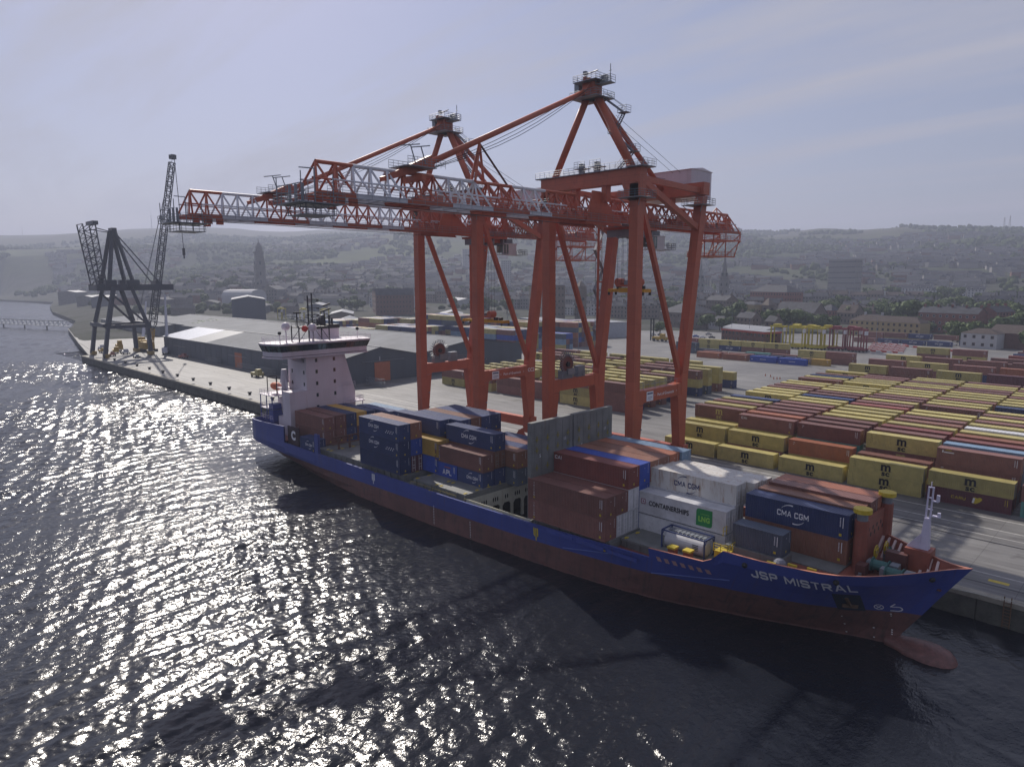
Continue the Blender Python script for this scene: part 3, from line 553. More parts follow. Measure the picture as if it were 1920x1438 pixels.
# top colour of every row from the quay side inwards, per column; digits give the tier count
T = ['1y 2b 2y 3b 3y 3b 3y 3n 2y 3y 3y 3y 3b 3b 3y 3y 2y 3b 3y 3n 3b 2y 3y',
     '1y 2y 3b 3o 3b 3b 3b 3b 3y 3y 3n 3b 3b 3y 3y 3y 2y 3y 3y 3y 3b 3b 2y',
     '1y 2o 3b 3b 3b 3y 3y 3y 3y 3r 3b 3y 3b 3b 3y 3y 3y 3b 3y 3y 3b 3y 3y',
     '2y 2b 3y 3b 3r 3y 3a 3b 3y 3y 2n 3b 3y 3y 3b 3y 3y 3y 3b 3b 3y 3y 3b',
     '2y 3b 3l 3r 3o 3y 3w 3y 3b 3y 3b 3y 2b 3n 3y 3y 3y 3b 3y 3y 3b 3y 3b',
     '2b 2y 3m 3b 3y 3y 3b 3y 3y 3b 3y 3b 3y']
LOW = {(1, 0): 'yy', (1, 1): 'by', (1, 2): 'yo', (1, 3): 'yb', (1, 4): 'bbb', (2, 0): 'yy', (2, 1): 'byb', (2, 2): 'ytb', (2, 3): 'bby', (2, 4): 'bgl', (0, 3): 'yy', (0, 4): 'my', (0, 5): 'tb', (1, 5): 'yy', (2, 5): 'bgm', (3, 0): 'byb'}
COLNAME = ['leftmost', 'second', 'third', 'fourth', 'fifth', 'sixth']
TIER = {1: 'bottom', 2: 'second', 3: 'third', 4: 'fourth'}
for j, x0 in enumerate(COLX):
    for k, s in enumerate(T[j].split()):
        y0 = RY[k]; xx = x0 - 0.015 * (k * 4.42)
        if xx > -0.145 * y0 + 3: continue
        n = int(s[0]); top = s[1]; hs = 2.591 if (k, j) in ((0, 3), (0, 4), (0, 5), (1, 3)) else 2.75
        seq = LOW.get((k, j)); z = QZ
        nxt = int(T[j].split()[k - 1][0]) if k > 0 else 0
        for q in range(n):
            cc = seq[q] if seq else (top if q == n - 1 else rc.choice('ybybbm'))
            h = 2.896 if (q == n - 1 and hs > 2.7) else hs
            if not (seq or q == n - 1 or (q >= nxt - 0)): z += h; continue
            vis = k <= 3 or (q >= nxt)
            lg = None
            if vis: lg = {'y': 'msc', 'n': 'hamburg', 'b': rc.choice(['mk', 'mk', 'txt', 'mscg']), 'm': 'mk', 'o': 'txt', 'a': 'mk'}.get(cc)
            if (k, j, q) == (2, 1, 2): lg = 'cai'
            if (k, j, q) == (0, 4, 0): lg = 'caru'
            if (k, j, q) == (1, 4, 2): lg = 'bertling'
            if (k, j, q) == (3, 0, 2): lg = 'mscg'
            if (k, j, q) in ((2, 2, 2), (1, 3, 1)): lg = 'txt'
            nm = CN[ch2[cc]]
            lb = f'{nm} container, {TIER[q + 1]} tier, {ORD[k + 1]} row from quay, {COLNAME[j]} column, large right block'
            container(xx + rc.uniform(-.12, .12), y0 + rc.uniform(-.08, .08), z, 12.19, h, ch2[cc], lb, 'containers stacked in the large right-hand block', lg, end='door' if (vis and rc.random() < .4) else ('plain' if vis else None), det=k < 6)
            NCOUNT += 1; z += h
# ---------------------------------------------------------------- blocks beyond the main block
def stackset(rows, cols, spec, grp, where, hs=2.75, cut=True):
    global NCOUNT
    for i, y0 in enumerate(rows):
        for j, x0 in enumerate(cols):
            s = spec[i][j] if j < len(spec[i]) else ''
            if not s or s == '.' or (cut and x0 > -0.145 * y0 + 3): continue
            z = QZ
            for q, cc in enumerate(s):
                if cc == '_': z += hs; continue
                lg = {'y': 'msc', 'n': 'cma', 'u': 'smallw'}.get(cc, 'mk'); c = 'blue' if cc == 'u' else 'gold' if cc == 'd' else ch2[cc]
                container(x0 + rc.uniform(-.1, .1), y0, z, 12.19, 2.75, c, f'{CN[c]} container, {TIER[q + 1]} tier, {ORD[i + 1]} row, {ORD[j + 1]} column, {where}', grp, lg, det=False, end='plain' if q >= 1 else None)
                NCOUNT += 1; z += 2.75
stackset([255.0, 275.5, 295.5, 317, 337.5], [-85.3, -72.0, -58.2, -44.6],
         [['bby', 'ybb', 'bby', 'ybm'], ['bbb', 'yby', 'bnb', 'byo'], ['byy', 'mbb', 'ybb', 'byb'], ['.', 'bb', 'yb', 'by'], ['bby', 'yyb', 'bb', 'b']],
         'containers in the loose rows beyond the large block', 'rows beyond the large block')
# left-hand block behind the cranes
LX = [-195.2, -181.2, -166.3, -152.4, -138.2, -124.9]
LY = [161.0, 166.9, 172.9, 178.9, 184.9, 190.9, 200.2, 206.4, 213.5, 224.0]
Ls = [['yb', 'yb', 'bb', 'bb', 'yyb', 'bbb'], ['_b', '_y', '_by', '_y', '__y', 'nby'], ['_y', '_y', '__y', '__y', '__y', 'bny'], ['_y', '_b', '__y', '__y', '__y', 'bny'],
      ['_y', '_y', '__y', '__b', '__y', 'nbb'], ['_y', '_y', '__y', '__y', '__b', '__y'], ['by', 'by', '_bb', '_by', '_bb', 'nyb'], ['__y', '__b', '__y', '__y', '__b', 'gyy'], ['__b', '__y', '__b', '__y', '__b', 'byy'], ['_bb', '_yy', '__y', '__y', '__y', 'ny']]
stackset(LY, LX, Ls, 'containers in the block behind the red cranes', 'block behind the red cranes', cut=False)
# middle rows beyond the open yard
stackset([303.5, 309.5], [-172.5, -158.8, -145.0, -131.6, -124], [['o', 'o', 'u', 'u'], ['b', 'b', 'n', 'n', 'd']], 'containers lined up beyond the open yard', 'low lines beyond the open yard', cut=False)
stackset([318.0], [-193, -180, -154.5, -141.7, -129, -116.4], [['gg', 'g', 't', 'b', 'yy', 'bb']], 'containers lined up beyond the open yard', 'line behind bright blue containers', cut=False)
stackset([341.5], [-206, -193.4, -180.8, -168.2, -155.6], [['br', 'yy', 'ny', 'by', 'by']], 'containers lined up beyond the open yard', 'line before the port office', cut=False)
stackset([442.0, 455.0], [-146, -133, -120, -107, -94, -81], [['b', 'n', 'n', 'n'], ['bb', '_b', '_n', '_b', 'n', 'n']], 'containers lined up beyond the red and white barriers', 'beyond the striped barriers', cut=False)
stackset([352, 362, 372, 384], [-54.5, -42], [['nr'], ['yn'], ['bm'], ['rb']], 'containers at the right edge of the yard', 'far right yard edge', cut=False)
# distant stacks read as one mass
m = MB(); rs = random.Random(4); DC = ['yellow', 'brown', 'navy', 'blue', 'lightblue', 'orange', 'grey', 'maroon']
for (cx, cyy, L, zt, n, dn) in [(-418, 245, 26, 14.5, 4, 3), (-376, 250, 22, 17, 5, 3), (-352, 262, 13, 17, 5, 3), (-333, 268, 34, 19.5, 6, 3), (-372, 232, 26, 11.5, 3, 2), (-330, 290, 26, 17, 5, 3), (-335, 240, 36, 14.2, 4, 3), (-286, 262, 46, 14.2, 4, 3), (-258, 300, 26, 17, 5, 3), (-280, 286, 26, 17, 5, 2), (-229, 262, 12.5, 14, 4, 1), (-300, 235, 28, 8.8, 2, 2)]:
    for jx in range(max(1, round(L / 12.9))):
        for i in range(dn * 3):
            for q in range(n):
                if q == n - 1 and rs.random() < .1: continue
                c = rs.choice([0, 0, 0, 1, 1, 2, 2, 3, 4, 5, 6, 7]); x0 = cx - L / 2 + jx * 12.8; y0 = cyy + i * 2.6
                m.box(x0, x0 + 12.2, y0, y0 + 2.44, QZ + q * 2.75, QZ + q * 2.75 + 2.7, c)
o = m.build('container_stacks', [CC[c] for c in DC]); tag(o, 'mixed container stacks massed behind the blue warehouse roofs', 'containers', kind='stuff')
# ================================================================ ship-to-shore cranes
def crane(X, code, near, trol, sprz, sprL, lbl):
    T_ = thing('ship_to_shore_crane', (X, 108.0, QZ), lbl, 'crane', 'red ship-to-shore cranes on the quay'); T = T_
    xl, xr = X - 9.9, X + 9.9; ys, yl = 100.6, 116.6; up = (0, 1, 0)
    G = 58.3
    for x in (xl, xr):
        sgn = 1 if x < X else -1
        m = MB(); m.box(x - .85, x + .85, ys - .95, ys + .95, 18.8, 57.0)      # waterside leg: upper shaft, tapered foot
        P = [(x - 1.05 * sgn, ys - 1.2, 7.2), (x + 0.95 * sgn, ys - 1.2, 7.2), (x + 1.15 * sgn, ys - 1.2, 18.8), (x - 1.15 * sgn, ys - 1.2, 18.8)]
        m.prism([(x - .85, ys - .95, 18.8), (x - .85, ys - 0.75, 7.2), (x - .85, ys + .8, 7.2), (x - .85, ys + 2.2, 18.8)], (1.7, 0, 0)); m.box(x - .87, x - .85, ys - .3, ys + .1, 9, 56); m.box(x + .85, x + .87, ys - .95, ys - .85, 19, 57); m.build('leg', CRED, T)
        m = MB(); m.prism([(x - .85, yl + 1.0, 19.0), (x - .85, yl + 0.8, 7.2), (x - .85, yl - .8, 7.2), (x - .85, yl - 2.2, 19.0)], (1.7, 0, 0))
        m.prism([(x - .85, yl - 1.0, 19.0), (x - .85, yl + 1.0, 19.0), (x - .85, yl + 1.2, 23), (x - .85, yl + 6.1, 56.6), (x - .85, yl + 4.3, 56.6), (x - .85, yl - 1.0, 22)], (1.7, 0, 0)); m.build('leg', CRED, T)
        # portal beam with lettering
        m = MB(); m.box(x - 0.75, x + 0.75, ys + 2.3, yl - 2.3, 19.2, 21.4); m.box(x - .8, x + .8, ys + .9, ys + 2.35, 18.9, 21.5); m.box(x - .8, x + .8, yl - 2.35, yl - .9, 18.9, 21.5)
        pb = m.build('portal_beam', CRED, T); m = MB(); f = x + 0.76
        if sgn < 0:
            m.text('Port of Greenock', 0.76, XF(f, 110.2, 20.2), 0, bold=0.012); m.text('>', 0.6, XF(f, 106.6, 20.2)); m.text('<', 0.6, XF(f, 113.9, 20.2))
            if code: m.text(code, 1.15, XF(x + .87, yl - 0.3, 20.4), 0, bold=0.02)
            m.build('lettering', WPT, pb)
            m = MB(); m.box(f, f + 0.05, 103.9, 106.0, 19.35, 21.1, 0); m.box(f + .05, f + .07, 104.1, 105.8, 20.6, 20.85, 1); m.box(f + .05, f + .06, 104.2, 105.7, 20.0, 20.08, 1); m.box(f + .05, f + .06, 104.2, 105.4, 19.7, 19.76, 1); m.build('sign_plate', [WPT, NVL], pb)
        m = MB().rail([(x - .7, ys + 2.4, 21.4), (x - .7, yl - 2.5, 21.4)], 1.1, 1.8); m.rail([(x + .7, ys + 2.4, 21.4), (x + .7, yl - 2.5, 21.4)], 1.1, 3.6, rails=1); m.build('walkway_railing', STEEL, pb)
        MB().beam((x, ys + 0.6, 55.6), (x, yl - 0.4, 22.4), .8, .85).build('diagonal_brace', CRED, T)
        MB().beam((x - sgn * 0.2, ys + 1.2, 57.6), (x - sgn * .2, yl + 4.0, 50.5), 0.95, 1.0).build('upper_brace', CRED, T)
    # sill beams with bogies
    for y in (ys, yl):
        m = MB(); m.box(xl + 1.0, xr - 1.0, y - 0.75, y + 0.75, 6.9, 9.0); m.box(xl - 1.6, xl + 1.3, y - 0.8, y + 0.8, 6.6, 9.3); m.box(xr - 1.3, xr + 1.6, y - .8, y + .8, 6.6, 9.3); sb = m.build('sill_beam', CRED, T)
        if code and y == yl:
            MB().text(code, 1.15, YF(y - 0.76 - 0.01, xl + 4.0, 8.0), bold=0.03).build('lettering', WPT, sb)
        for x in (xl, xr):
            b_ = MB(); b_.prism([(x - 3.6, y - 0.35, 5.3), (x + 3.6, y - .35, 5.3), (x + 1.0, y - .35, 6.7), (x - 1.0, y - .35, 6.7)], (0, 0.7, 0))
            for q in (-2.7, 2.7):
                b_.prism([(x + q - 1.7, y - 0.3, 4.1), (x + q + 1.7, y - .3, 4.1), (x + q + .5, y - .3, 5.4), (x + q - .5, y - .3, 5.4)], (0, 0.6, 0))
            bg_ = b_.build('bogie', CRED, T)
            for q in (-3.9, -1.6, 1.6, 3.9): MB().tube((x + q, y - 0.28, QZ + 0.42), (x + q, y + 0.28, QZ + 0.42), 0.42, 12).build('wheel', DARK, bg_)
    # top girders
    m = MB(); m.box(xl - 1.25, xr + 1.25, ys - 1.0, ys + 1.0, 57.2, 59.6); m.prism([(xl - 1.2, ys - .95, 57.25), (xl - 1.2, ys - .95, 54.2), (xl + 1.15, ys - .95, 54.2), (xl + 2.6, ys - .95, 57.25)], (0, 1.9, 0)); m.prism([(xr + 1.2, ys - .95, 57.25), (xr + 1.2, ys - .95, 54.2), (xr - 1.15, ys - .95, 54.2), (xr - 2.6, ys - .95, 57.25)], (0, 1.9, 0))
    for q in (-4.2, -1, 3.2):
        for z in (57.7, 59.0): m.tube((X + q, ys - 1.05, z), (X + q, ys - 1.0, z), 0.16, 8)
    m.build('front_girder', CRED, T)
    yr = yl + 5.2; m = MB(); m.box(xl - 1.1, xr + 1.1, yr - 1.1, yr + 1.1, 56.8, 59.1)
    m.build('rear_girder', CRED, T)
    for x in (xl, xr): MB().beam((x, ys + 1.0, 58.0), (x, yr - 1.1, 57.6), 0.8, 1.0).build('side_girder', CRED, T)
    # hangers that carry the boom girder
    for y in (ys, yr):
        m = MB()
        for q in (-3.4, 3.4): m.box(X + q - 0.5, X + q + 0.5, y - 0.7, y + 0.7, 54.5, 57.3)
        m.build('hanger', CRED, T)
    # platforms and railings on the girders
    m = MB(); m.box(xl - 2.2, xr + 2.2, ys - 1.5, ys - 1.02, 59.55, 59.65); m.rail([(xl - 2.2, ys - 1.5, 59.6), (xr + 2.2, ys - 1.5, 59.6)], 1.15, 1.1, 0.035, rails=3); m.rail([(xl - 2.2, ys + 1.6, 59.6), (xr + 2.2, ys + 1.6, 59.6)], 1.15, 1.1, 0.035, rails=3)
    m.box(xl - 2.2, xl + 1, ys - 1.5, ys + 1.6, 59.6, 59.72); m.box(xr - 1, xr + 2.4, ys - 1.9, ys + 1.9, 59.6, 59.75); m.rail([(xr + 2.4, ys - 1.9, 59.7), (xr + 2.4, ys + 1.9, 59.7)], 1.15, 1.0, .035, rails=3)
    for q in (-2, 1.5): m.box(X + q - 1.2, X + q + 1.2, ys - .9, ys + .9, 60.6, 60.7); m.rail([(X + q - 1.2, ys - .9, 60.7), (X + q + 1.2, ys - .9, 60.7)], 1.1, .8, .035, rails=3); m.box(X + q - .5, X + q + .3, ys - .4, ys + .4, 59.6, 61.5)
    m.build('girder_platform', STEEL, T)
    for x, y, z in ((xr, ys, 54.6), (xr, yr - 1, 54.8), (xl, ys, 54.6)):
        m = MB(); m.rbox((x, y), 4.6, 4.6, z, z + 0.12); m.rail([(x - 2.3, y - 2.3, z + .1), (x + 2.3, y - 2.3, z + .1), (x + 2.3, y + 2.3, z + .1), (x - 2.3, y + 2.3, z + .1), (x - 2.3, y - 2.3, z + .1)], 1.15, 1.1, .035, rails=3)
        for a in (-1, 1): m.beam((x + a * 2.1, y - 2.1, z), (x + a * 1.1, y - 1.1, z - 1.2), .12, .12)
        m.build('leg_platform', STEEL, T)
    # A-frame
    ap = Vector((X, ys, 73.6))
    MB().tube((xl + 1.3, ys, 59.5), ap + Vector((-0.9, 0, -0.5)), 0.62, 12).build('a_frame_leg', CRED, T, smooth=True)
    MB().tube((xr - 0.9, ys, 59.5), ap + Vector((0.9, 0, -0.5)), 0.66, 12).build('a_frame_leg', CRED, T, smooth=True)
    for q in (-1, 1): MB().tube(ap + Vector((0.4 * q, 0.5, -.4)), (X + q * 2.2, yr - 1.6, 58.4), 0.50, 10).build('backstay', CRED, T, smooth=True)
    m = MB(); m.box(X - 1.3, X + 1.3, ys - 1.1, ys + 1.1, 72.2, 74.9); m.prism([(X - .6, ys - 1.1, 74.8), (X - .6, ys - 3.0, 72.6), (X - .6, ys - 1.1, 72.2)], (1.2, 0, 0)); m.box(X - .35, X + .35, ys - 2.2, ys + .6, 74.9, 75.6); m.build('apex_head', CRED, T)
    m = MB()
    for z, r in ((72.2, 2.9), (74.9, 2.5)):
        m.rbox((X, ys), r * 2, r * 1.8, z, z + .12); m.rail([(X - r, ys - r * .9, z), (X + r, ys - r * .9, z), (X + r, ys + r * .9, z), (X - r, ys + r * .9, z), (X - r, ys - r * .9, z)], 1.15, 1.0, .04, rails=3)
    m.box(X + 1.4, X + 4.4, ys - .8, ys + .8, 74.3, 74.4); m.rail([(X + 1.4, ys - .8, 74.4), (X + 4.4, ys - .8, 74.4), (X + 4.4, ys + .8, 74.4)], 1.15, .8, .04, rails=3); m.box(X + 2.2, X + 3.2, ys - .4, ys + .4, 74.4, 75.7)
    m.box(X - 3.4, X - 2.4, ys - .8, ys + .4, 73.6, 75.3); m.build('apex_platform', STEEL, T)
    m = MB(); m.tube((X + 3.9, ys, 74.4), (X + 3.9, ys, 77.4), .07, 5); m.tube((X - 1.6, ys, 75), (X - 1.6, ys, 77), .08, 5); m.tube((X - 1.6, ys, 76.6), (X + 1.2, ys, 76.9), .12, 5); m.box(X - 1.9, X - 1.3, ys - .3, ys + .3, 76.6, 77.2); m.tube((X + 3.6, ys, 76.3), (X + 4.2, ys, 76.3), .05, 4); m.build('apex_mast', STEEL, T)
    # forestay down to the boom
    fs = Vector((X, 61.0, 56.0))
    MB().tube(ap + Vector((0, -1.5, -.2)), fs + Vector((0, 1.0, .5)), 0.44, 10).build('forestay', CRED, T, smooth=True)
    m = MB(); m.beam(fs + Vector((0, 3.2, 1.6)), fs + Vector((0, -5.2, -1.6)), 1.1, 1.7, h2=0.6); m.beam((X - 2.4, 61, 54.9), (X + 2.4, 61, 54.9), .8, .8); m.build('forestay_bracket', CRED, T)
    m = MB(); m.box(X - 2.2, X + 2.2, 58.5, 63.5, 56.3, 56.4); m.rail([(X + 2.2, 58.5, 56.4), (X + 2.2, 65, 56.4)], 1.1, .8, .035, rails=3); m.rail([(X - 2.2, 58.5, 56.4), (X - 2.2, 65, 56.4)], 1.1, .8, .035, rails=3)
    for q in (0, 1.8): m.tube((X + .6, 61 + q, 57), (X + .6, 60.2 + q, 59.3), .09, 5); m.tube((X + .6, 58.6 + q, 59.0), (X + .6, 61.8 + q, 59.6), .08, 5)
    m.build('bracket_platform', STEEL, T)
    for q in (-.5, .1, .6):
        m = MB(); a = ap + Vector((q, -1.5, .2)); b = Vector((X + q, 64, 56.6)); k = 8; mid = [a.lerp(b, i / k) - Vector((0, 0, 2.6 * math.sin(math.pi * i / k) * (0.5 + .3 * q))) for i in range(k + 1)]
        for u, v in zip(mid[:-1], mid[1:]): m.tube(u, v, .045, 4, caps=False)
        m.build('hoist_rope', BLK, T)
    m = MB(); m.tube((X + 1, ys + 1, 60.5), (X + 1, yr + 6, 60.9), .04, 4); 
    for q in (0, 1.6): m.tube((X + 3 + q, ys + .8, 69), (X + 3.6 + q, yr, 61.5), .04, 4)
    m.build('luffing_rope', BLK, T)
    # short king post on the boom
    m = MB(); kp = (X, 73.6, 61.3); m.tube((X - .5, 72.2, 55.6), kp, .22, 6); m.tube((X + .5, 72.2, 55.6), kp, .22, 6); m.tube((X, 74.4, 55.6), kp, .2, 6)
    m.build('king_post', CRED, T); MB().tube(kp, (X, 79.5, 55.7), .16, 6).build('king_post_stay', mat('dark_red_paint', (0.08, 0.02, 0.02), var=0), T)
    # boom: triangular truss with painted bands
    def band(y): return 0 if y < 50.6 else 1 if y < 58 else 0 if y < 65.5 else 1 if y < 73 else 0 if y < 80.5 else 1 if y < 88.2 else 0
    def truss(y0, y1, n, nm, zb=51.5, zt=55.6, hw=2.6):
        m = MB(); dy = (y1 - y0) / n; ystop = y0 + dy * 0.5
        for i in range(n):
            ya = y0 + i * dy; yb = ya + dy; c = band((ya + yb) / 2); ym = (ya + yb) / 2
            for q in (-hw, hw):
                m.box(X + q - .2, X + q + .2, ya, yb, zb - .32, zb + .3, c)
                m.tube((X + q, ya, zb), (X, ym, zt), .15, 6, c, caps=False); m.tube((X + q, yb, zb), (X, ym, zt), .15, 6, c, caps=False)
            m.tube((X - hw, ya, zb), (X + hw, ya, zb), .13, 5, c, caps=False); m.tube((X - hw, ya, zb), (X + hw, yb, zb), .09, 4, c, caps=False)
            if i < n - 1: m.tube((X, ym, zt), (X, ym + dy, zt), .26, 8, band(ym + dy / 2), caps=False)
            m.tube((X + 1.45, ya, zb + 1.9), (X + 1.45, yb, zb + 1.9), .13, 5, 1 if (i % 6) else 0, caps=False); m.tube((X - 1.45, ya, zb + 1.9), (X - 1.45, yb, zb + 1.9), .13, 5, 1, caps=False)
        return m.build(nm, [CRED, CWHT], T)
    bo = truss(44.6, 97.6, 20, 'boom'); truss(97.6, 152.6, 20, 'rear_boom')
    for q in (-3.3, 3.3):
        m = MB(); m.rail([(X + q, 45.5, 51.2), (X + q, 152, 51.2)], 1.15, 2.1, .03, rails=3); m.box(X + q - .1 if q > 0 else X + q - .05, X + q + .1, 45.5, 152, 51.05, 51.12); m.build('boom_walkway', STEEL, T)
    MB().tube((X + 2.9, 45, 50.7), (X + 2.9, 96, 50.2), .04, 4).build('festoon_rope', BLK, T)
    # hinge plates
    for q in (-3.0, 3.0): m = MB(); m.prism([(X + q - .12, 95.5, 50.6), (X + q - .12, 106, 50.6), (X + q - .12, 102.5, 53.4), (X + q - .12, 99.5, 56.2), (X + q - .12, 97.2, 56.2)], (.24, 0, 0)); m.build('hinge_plate', CRED, T)
    # tip platform
    m = MB(); m.box(X - 3.2, X + 3.2, 41.8, 48.0, 50.2, 50.3); m.rail([(X - 3.2, 48, 50.3), (X - 3.2, 41.8, 50.3), (X + 3.2, 41.8, 50.3), (X + 3.2, 48, 50.3)], 1.15, 1.0, .04, rails=3)
    m.box(X - 2.4, X + 2.4, 43.0, 47.2, 48.9, 49.0); m.rail([(X - 2.4, 43, 49), (X + 2.4, 43, 49), (X + 2.4, 47.2, 49)], 1.15, 1.0, .035, rails=3)
    for a in (-2.2, 2.2):
        for y in (43.2, 47): m.tube((X + a, y, 49), (X + a, y, 51.5), .07, 4)
    m.tube((X + 3, 44, 50.3), (X + 3, 44, 54.2), .09, 5); m.tube((X + 3, 44, 54.2), (X + 1.4, 42.9, 54.4), .07, 4)
    for q in (-1.5, 0, 1.6): m.box(X + q - .12, X + q + .12, 43, 43.3, 50.3, 52.6)
    for y in (42.2, 46.5): m.tube((X - 3, y, 50.3), (X - 3, y, 53.6), .07, 4); m.tube((X + 3, y, 50.3), (X + 3, y, 53.8), .07, 4)
    m.box(X - 3, X + 3, 42.2, 42.3, 52.4, 52.5); m.build('tip_platform', STEEL, T)
    for y in (47.2, 49.0): m = MB(); m.box(X - 2.9, X - 2.3, y, y + 1, 50.2, 51.2); m.box(X + 2.3, X + 2.9, y, y + 1, 50.2, 51.2); m.build('end_buffer', CRED, T)
    # machinery on the rear boom, rear hanging frame
    m = MB()
    for y in (108, 112.5, 118, 128, 133.5): m.box(X - 1.8, X + 1.8, y, y + 1.6, 52.0, 53.4)
    for y in (110, 115.5, 126, 136): m.prism([(X + 1.6, y, 51.9), (X + 1.6, y + 3.4, 51.9), (X + 1.6, y + 2.0, 54.6), (X + 1.6, y + 1.2, 54.6)], (.2, 0, 0))
    m.build('sheave_block', CRED, T)
    m = MB(); m.sphere((X, 146.2, 52.6), 1.0, 10, 6); m.tube((X - 1.4, 143.8, 52.6), (X + 1.4, 143.8, 52.6), .9, 12); m.build('winch_drum', mat('grey_red_paint', (0.28, 0.16, 0.15)), T)
    m = MB(); m.prism([(X - .3, 149.6, 51.6), (X - .3, 153, 51.6), (X - .3, 152.2, 55.0), (X - .3, 151.0, 54.6)], (.6, 0, 0)); m.tube((X, 151.6, 54.6), (X, 146, 56.8), .12, 5); m.tube((X, 146, 56.8), (X - 2.4, 143, 52), .14, 5); m.tube((X, 146, 56.8), (X + 2.4, 143, 52), .14, 5); m.box(X - 1.5, X + 1.5, 147.8, 148.6, 51.8, 54.0); m.build('rear_jib', CRED, T)
    m = MB()
    for q in (-2.6, 2.6):
        for z, a, b in ((49.6, 140.5, 153), (46.0, 138.5, 150.2)): m.beam((X + q, a, z), (X + q, b, z), .22, .28)
        for a, za, b, zb2 in ((140.5, 51.3, 140.5, 46), (153, 51.3, 150.2, 46), (146, 51.3, 146, 46), (140.5, 46, 146, 49.6), (146, 46, 153, 49.6), (153, 51.3, 149.8, 49.6), (140.5, 49.6, 138.5, 46)): m.tube((X + q, a, za), (X + q, b, zb2), .12, 5, caps=False)
    for z, a, b in ((49.6, 140.5, 153), (46.0, 138.5, 150.2)):
        m.box(X - 2.6, X + 2.6, a, b, z - .04, z + .04)
        for q in (-2.6, 2.6): m.rail([(X + q, a, z), (X + q, b, z)], 1.1, 1.4, .05, rails=3)
    m.build('maintenance_frame', CRED, T)
    # machinery house
    m = MB(); hx0, hx1, hy0, hy1 = X - 7.0, X + 6.8, 123.2, 131.0; m.box(hx0, hx1, hy0, hy1, 56.9, 62.2, 0)
    for i in range(46): xx = hx0 + .15 + i * .3; m.box(xx, xx + .12, hy0 - .05, hy0, 57, 62.0, 0)
    for i in range(22): yy = hy0 + .2 + i * .32; m.box(hx1, hx1 + .05, yy, yy + .13, 57, 62.0, 0)
    m.prism([(hx0 - .2, hy0 - .3, 62.2), (hx0 - .2, hy1 + .3, 62.2), (hx0 - .2, (hy0 + hy1) / 2, 62.75)], (hx1 - hx0 + .4, 0, 0), 0)
    m.build('machinery_house', [PNK], T)
    # stairs zigzag on the a-frame and land side leg
    m = MB(); pr = Vector((X + 2.0, ys + 1.2, 72.2)); pts = [pr, Vector((X + 5.9, ys + 1.4, 69.3)), Vector((X + 3.9, ys + 1.4, 66.2)), Vector((X + 8.0, ys + 1.4, 62.6)), Vector((X + 4.2, ys + 1.6, 59.6))]
    for a, b in zip(pts[:-1], pts[1:]):
        for dy_ in (-.35, .35): o_ = Vector((0, dy_, 0)); m.beam(a + o_, b + o_, .08, .22); m.tube(a + o_ + Vector((0, 0, 1)), b + o_ + Vector((0, 0, 1)), .04, 4)
        for i in range(1, 12): c = a.lerp(b, i / 12); m.box(c.x - .12, c.x + .12, c.y - .35, c.y + .35, c.z - .02, c.z + .02)
    for p_ in pts[1:-1]: m.box(p_.x - .9, p_.x + .9, p_.y - .7, p_.y + .7, p_.z - .05, p_.z + .05); m.rail([(p_.x - .9, p_.y - .7, p_.z), (p_.x + .9, p_.y - .7, p_.z), (p_.x + .9, p_.y + .7, p_.z)], 1.1, .9, .04, rails=3)
    m.build('a_frame_stair', STEEL, T)
    m = MB(); sx_ = xl - 0.5; z = 22.0; yb_ = yl + 3.4
    m.tube((sx_ - .8, yb_ - 2.4, 9), (sx_ - .8, yb_ - 2.4, 54), .28, 6, 1)
    i = 0
    while z < 52:
        a = Vector((sx_ - 3.2, yb_ + (2.4 if i % 2 else -.6), z)); b = Vector((sx_ - 3.2, yb_ + (-.6 if i % 2 else 2.4), z + 4.2)); m.beam(a, b, .7, .12); m.tube(a + Vector((.35, 0, 1)), b + Vector((.35, 0, 1)), .04, 4); m.box(b.x - .8, b.x + .8, b.y - .6, b.y + .6, b.z - .05, b.z + .05)
        m.tube((sx_ - 2.2, yb_ - 1, z), (sx_ - .2, yb_ - 2.4, z), .12, 4, 1); z += 4.2; i += 1
    for q in (-1, 1): m.tube((sx_ - 3.2 + q * .8, yb_ + .9, 9), (sx_ - 3.2 + q * .8, yb_ + .9, 54), .07, 4)
    for z in np.arange(12, 50, 9.5): m.tube((sx_ - .8, yb_ - 2.4, z), (xl, yl + max(0, (z - 23) * .14), z), .16, 5, 1)
    m.build('leg_stair', [STEEL, CRED], T)
    # trolley, cab
    m = MB(); m.box(X - 3.4, X + 3.4, trol - 4, trol + 4, 50.3, 50.75, 1); m.box(X - 2.2, X + 2.2, trol - 3.4, trol + 3.4, 49.5, 50.3, 1)
    for y in (trol - 3.2, trol, trol + 3.2): m.box(X - 3.0, X + 3.0, y - .3, y + .3, 49.0, 50.4, 0)
    m.rail([(X + 3.6, trol - 4, 50.7), (X + 3.6, trol + 7, 50.7)], 1.1, .8, .04, rails=3); m.rail([(X - 3.6, trol - 4, 50.7), (X - 3.6, trol + 7, 50.7)], 1.1, .8, .04, rails=3)
    for y in (trol - 2.5, trol + 1): m.tube((X - 1.5, y, 50.9), (X + 1.5, y, 50.9), .7, 10, 0)
    m.build('trolley', [STEEL, CRED], T)
    m = MB(); ct = trol + 6.2; m.box(X + .6, X + 2.9, ct - 1.2, ct + 1.4, 46.9, 49.3, 1); m.box(X + .6, X + 2.9, ct - 2.9, ct - 1.2, 47.3, 49.2, 0); m.box(X + .5, X + 3.0, ct - 3.0, ct + 1.5, 49.3, 49.45, 1); m.box(X + .5, X + 3.0, ct - 3.0, ct + 1.5, 46.75, 46.9, 1)
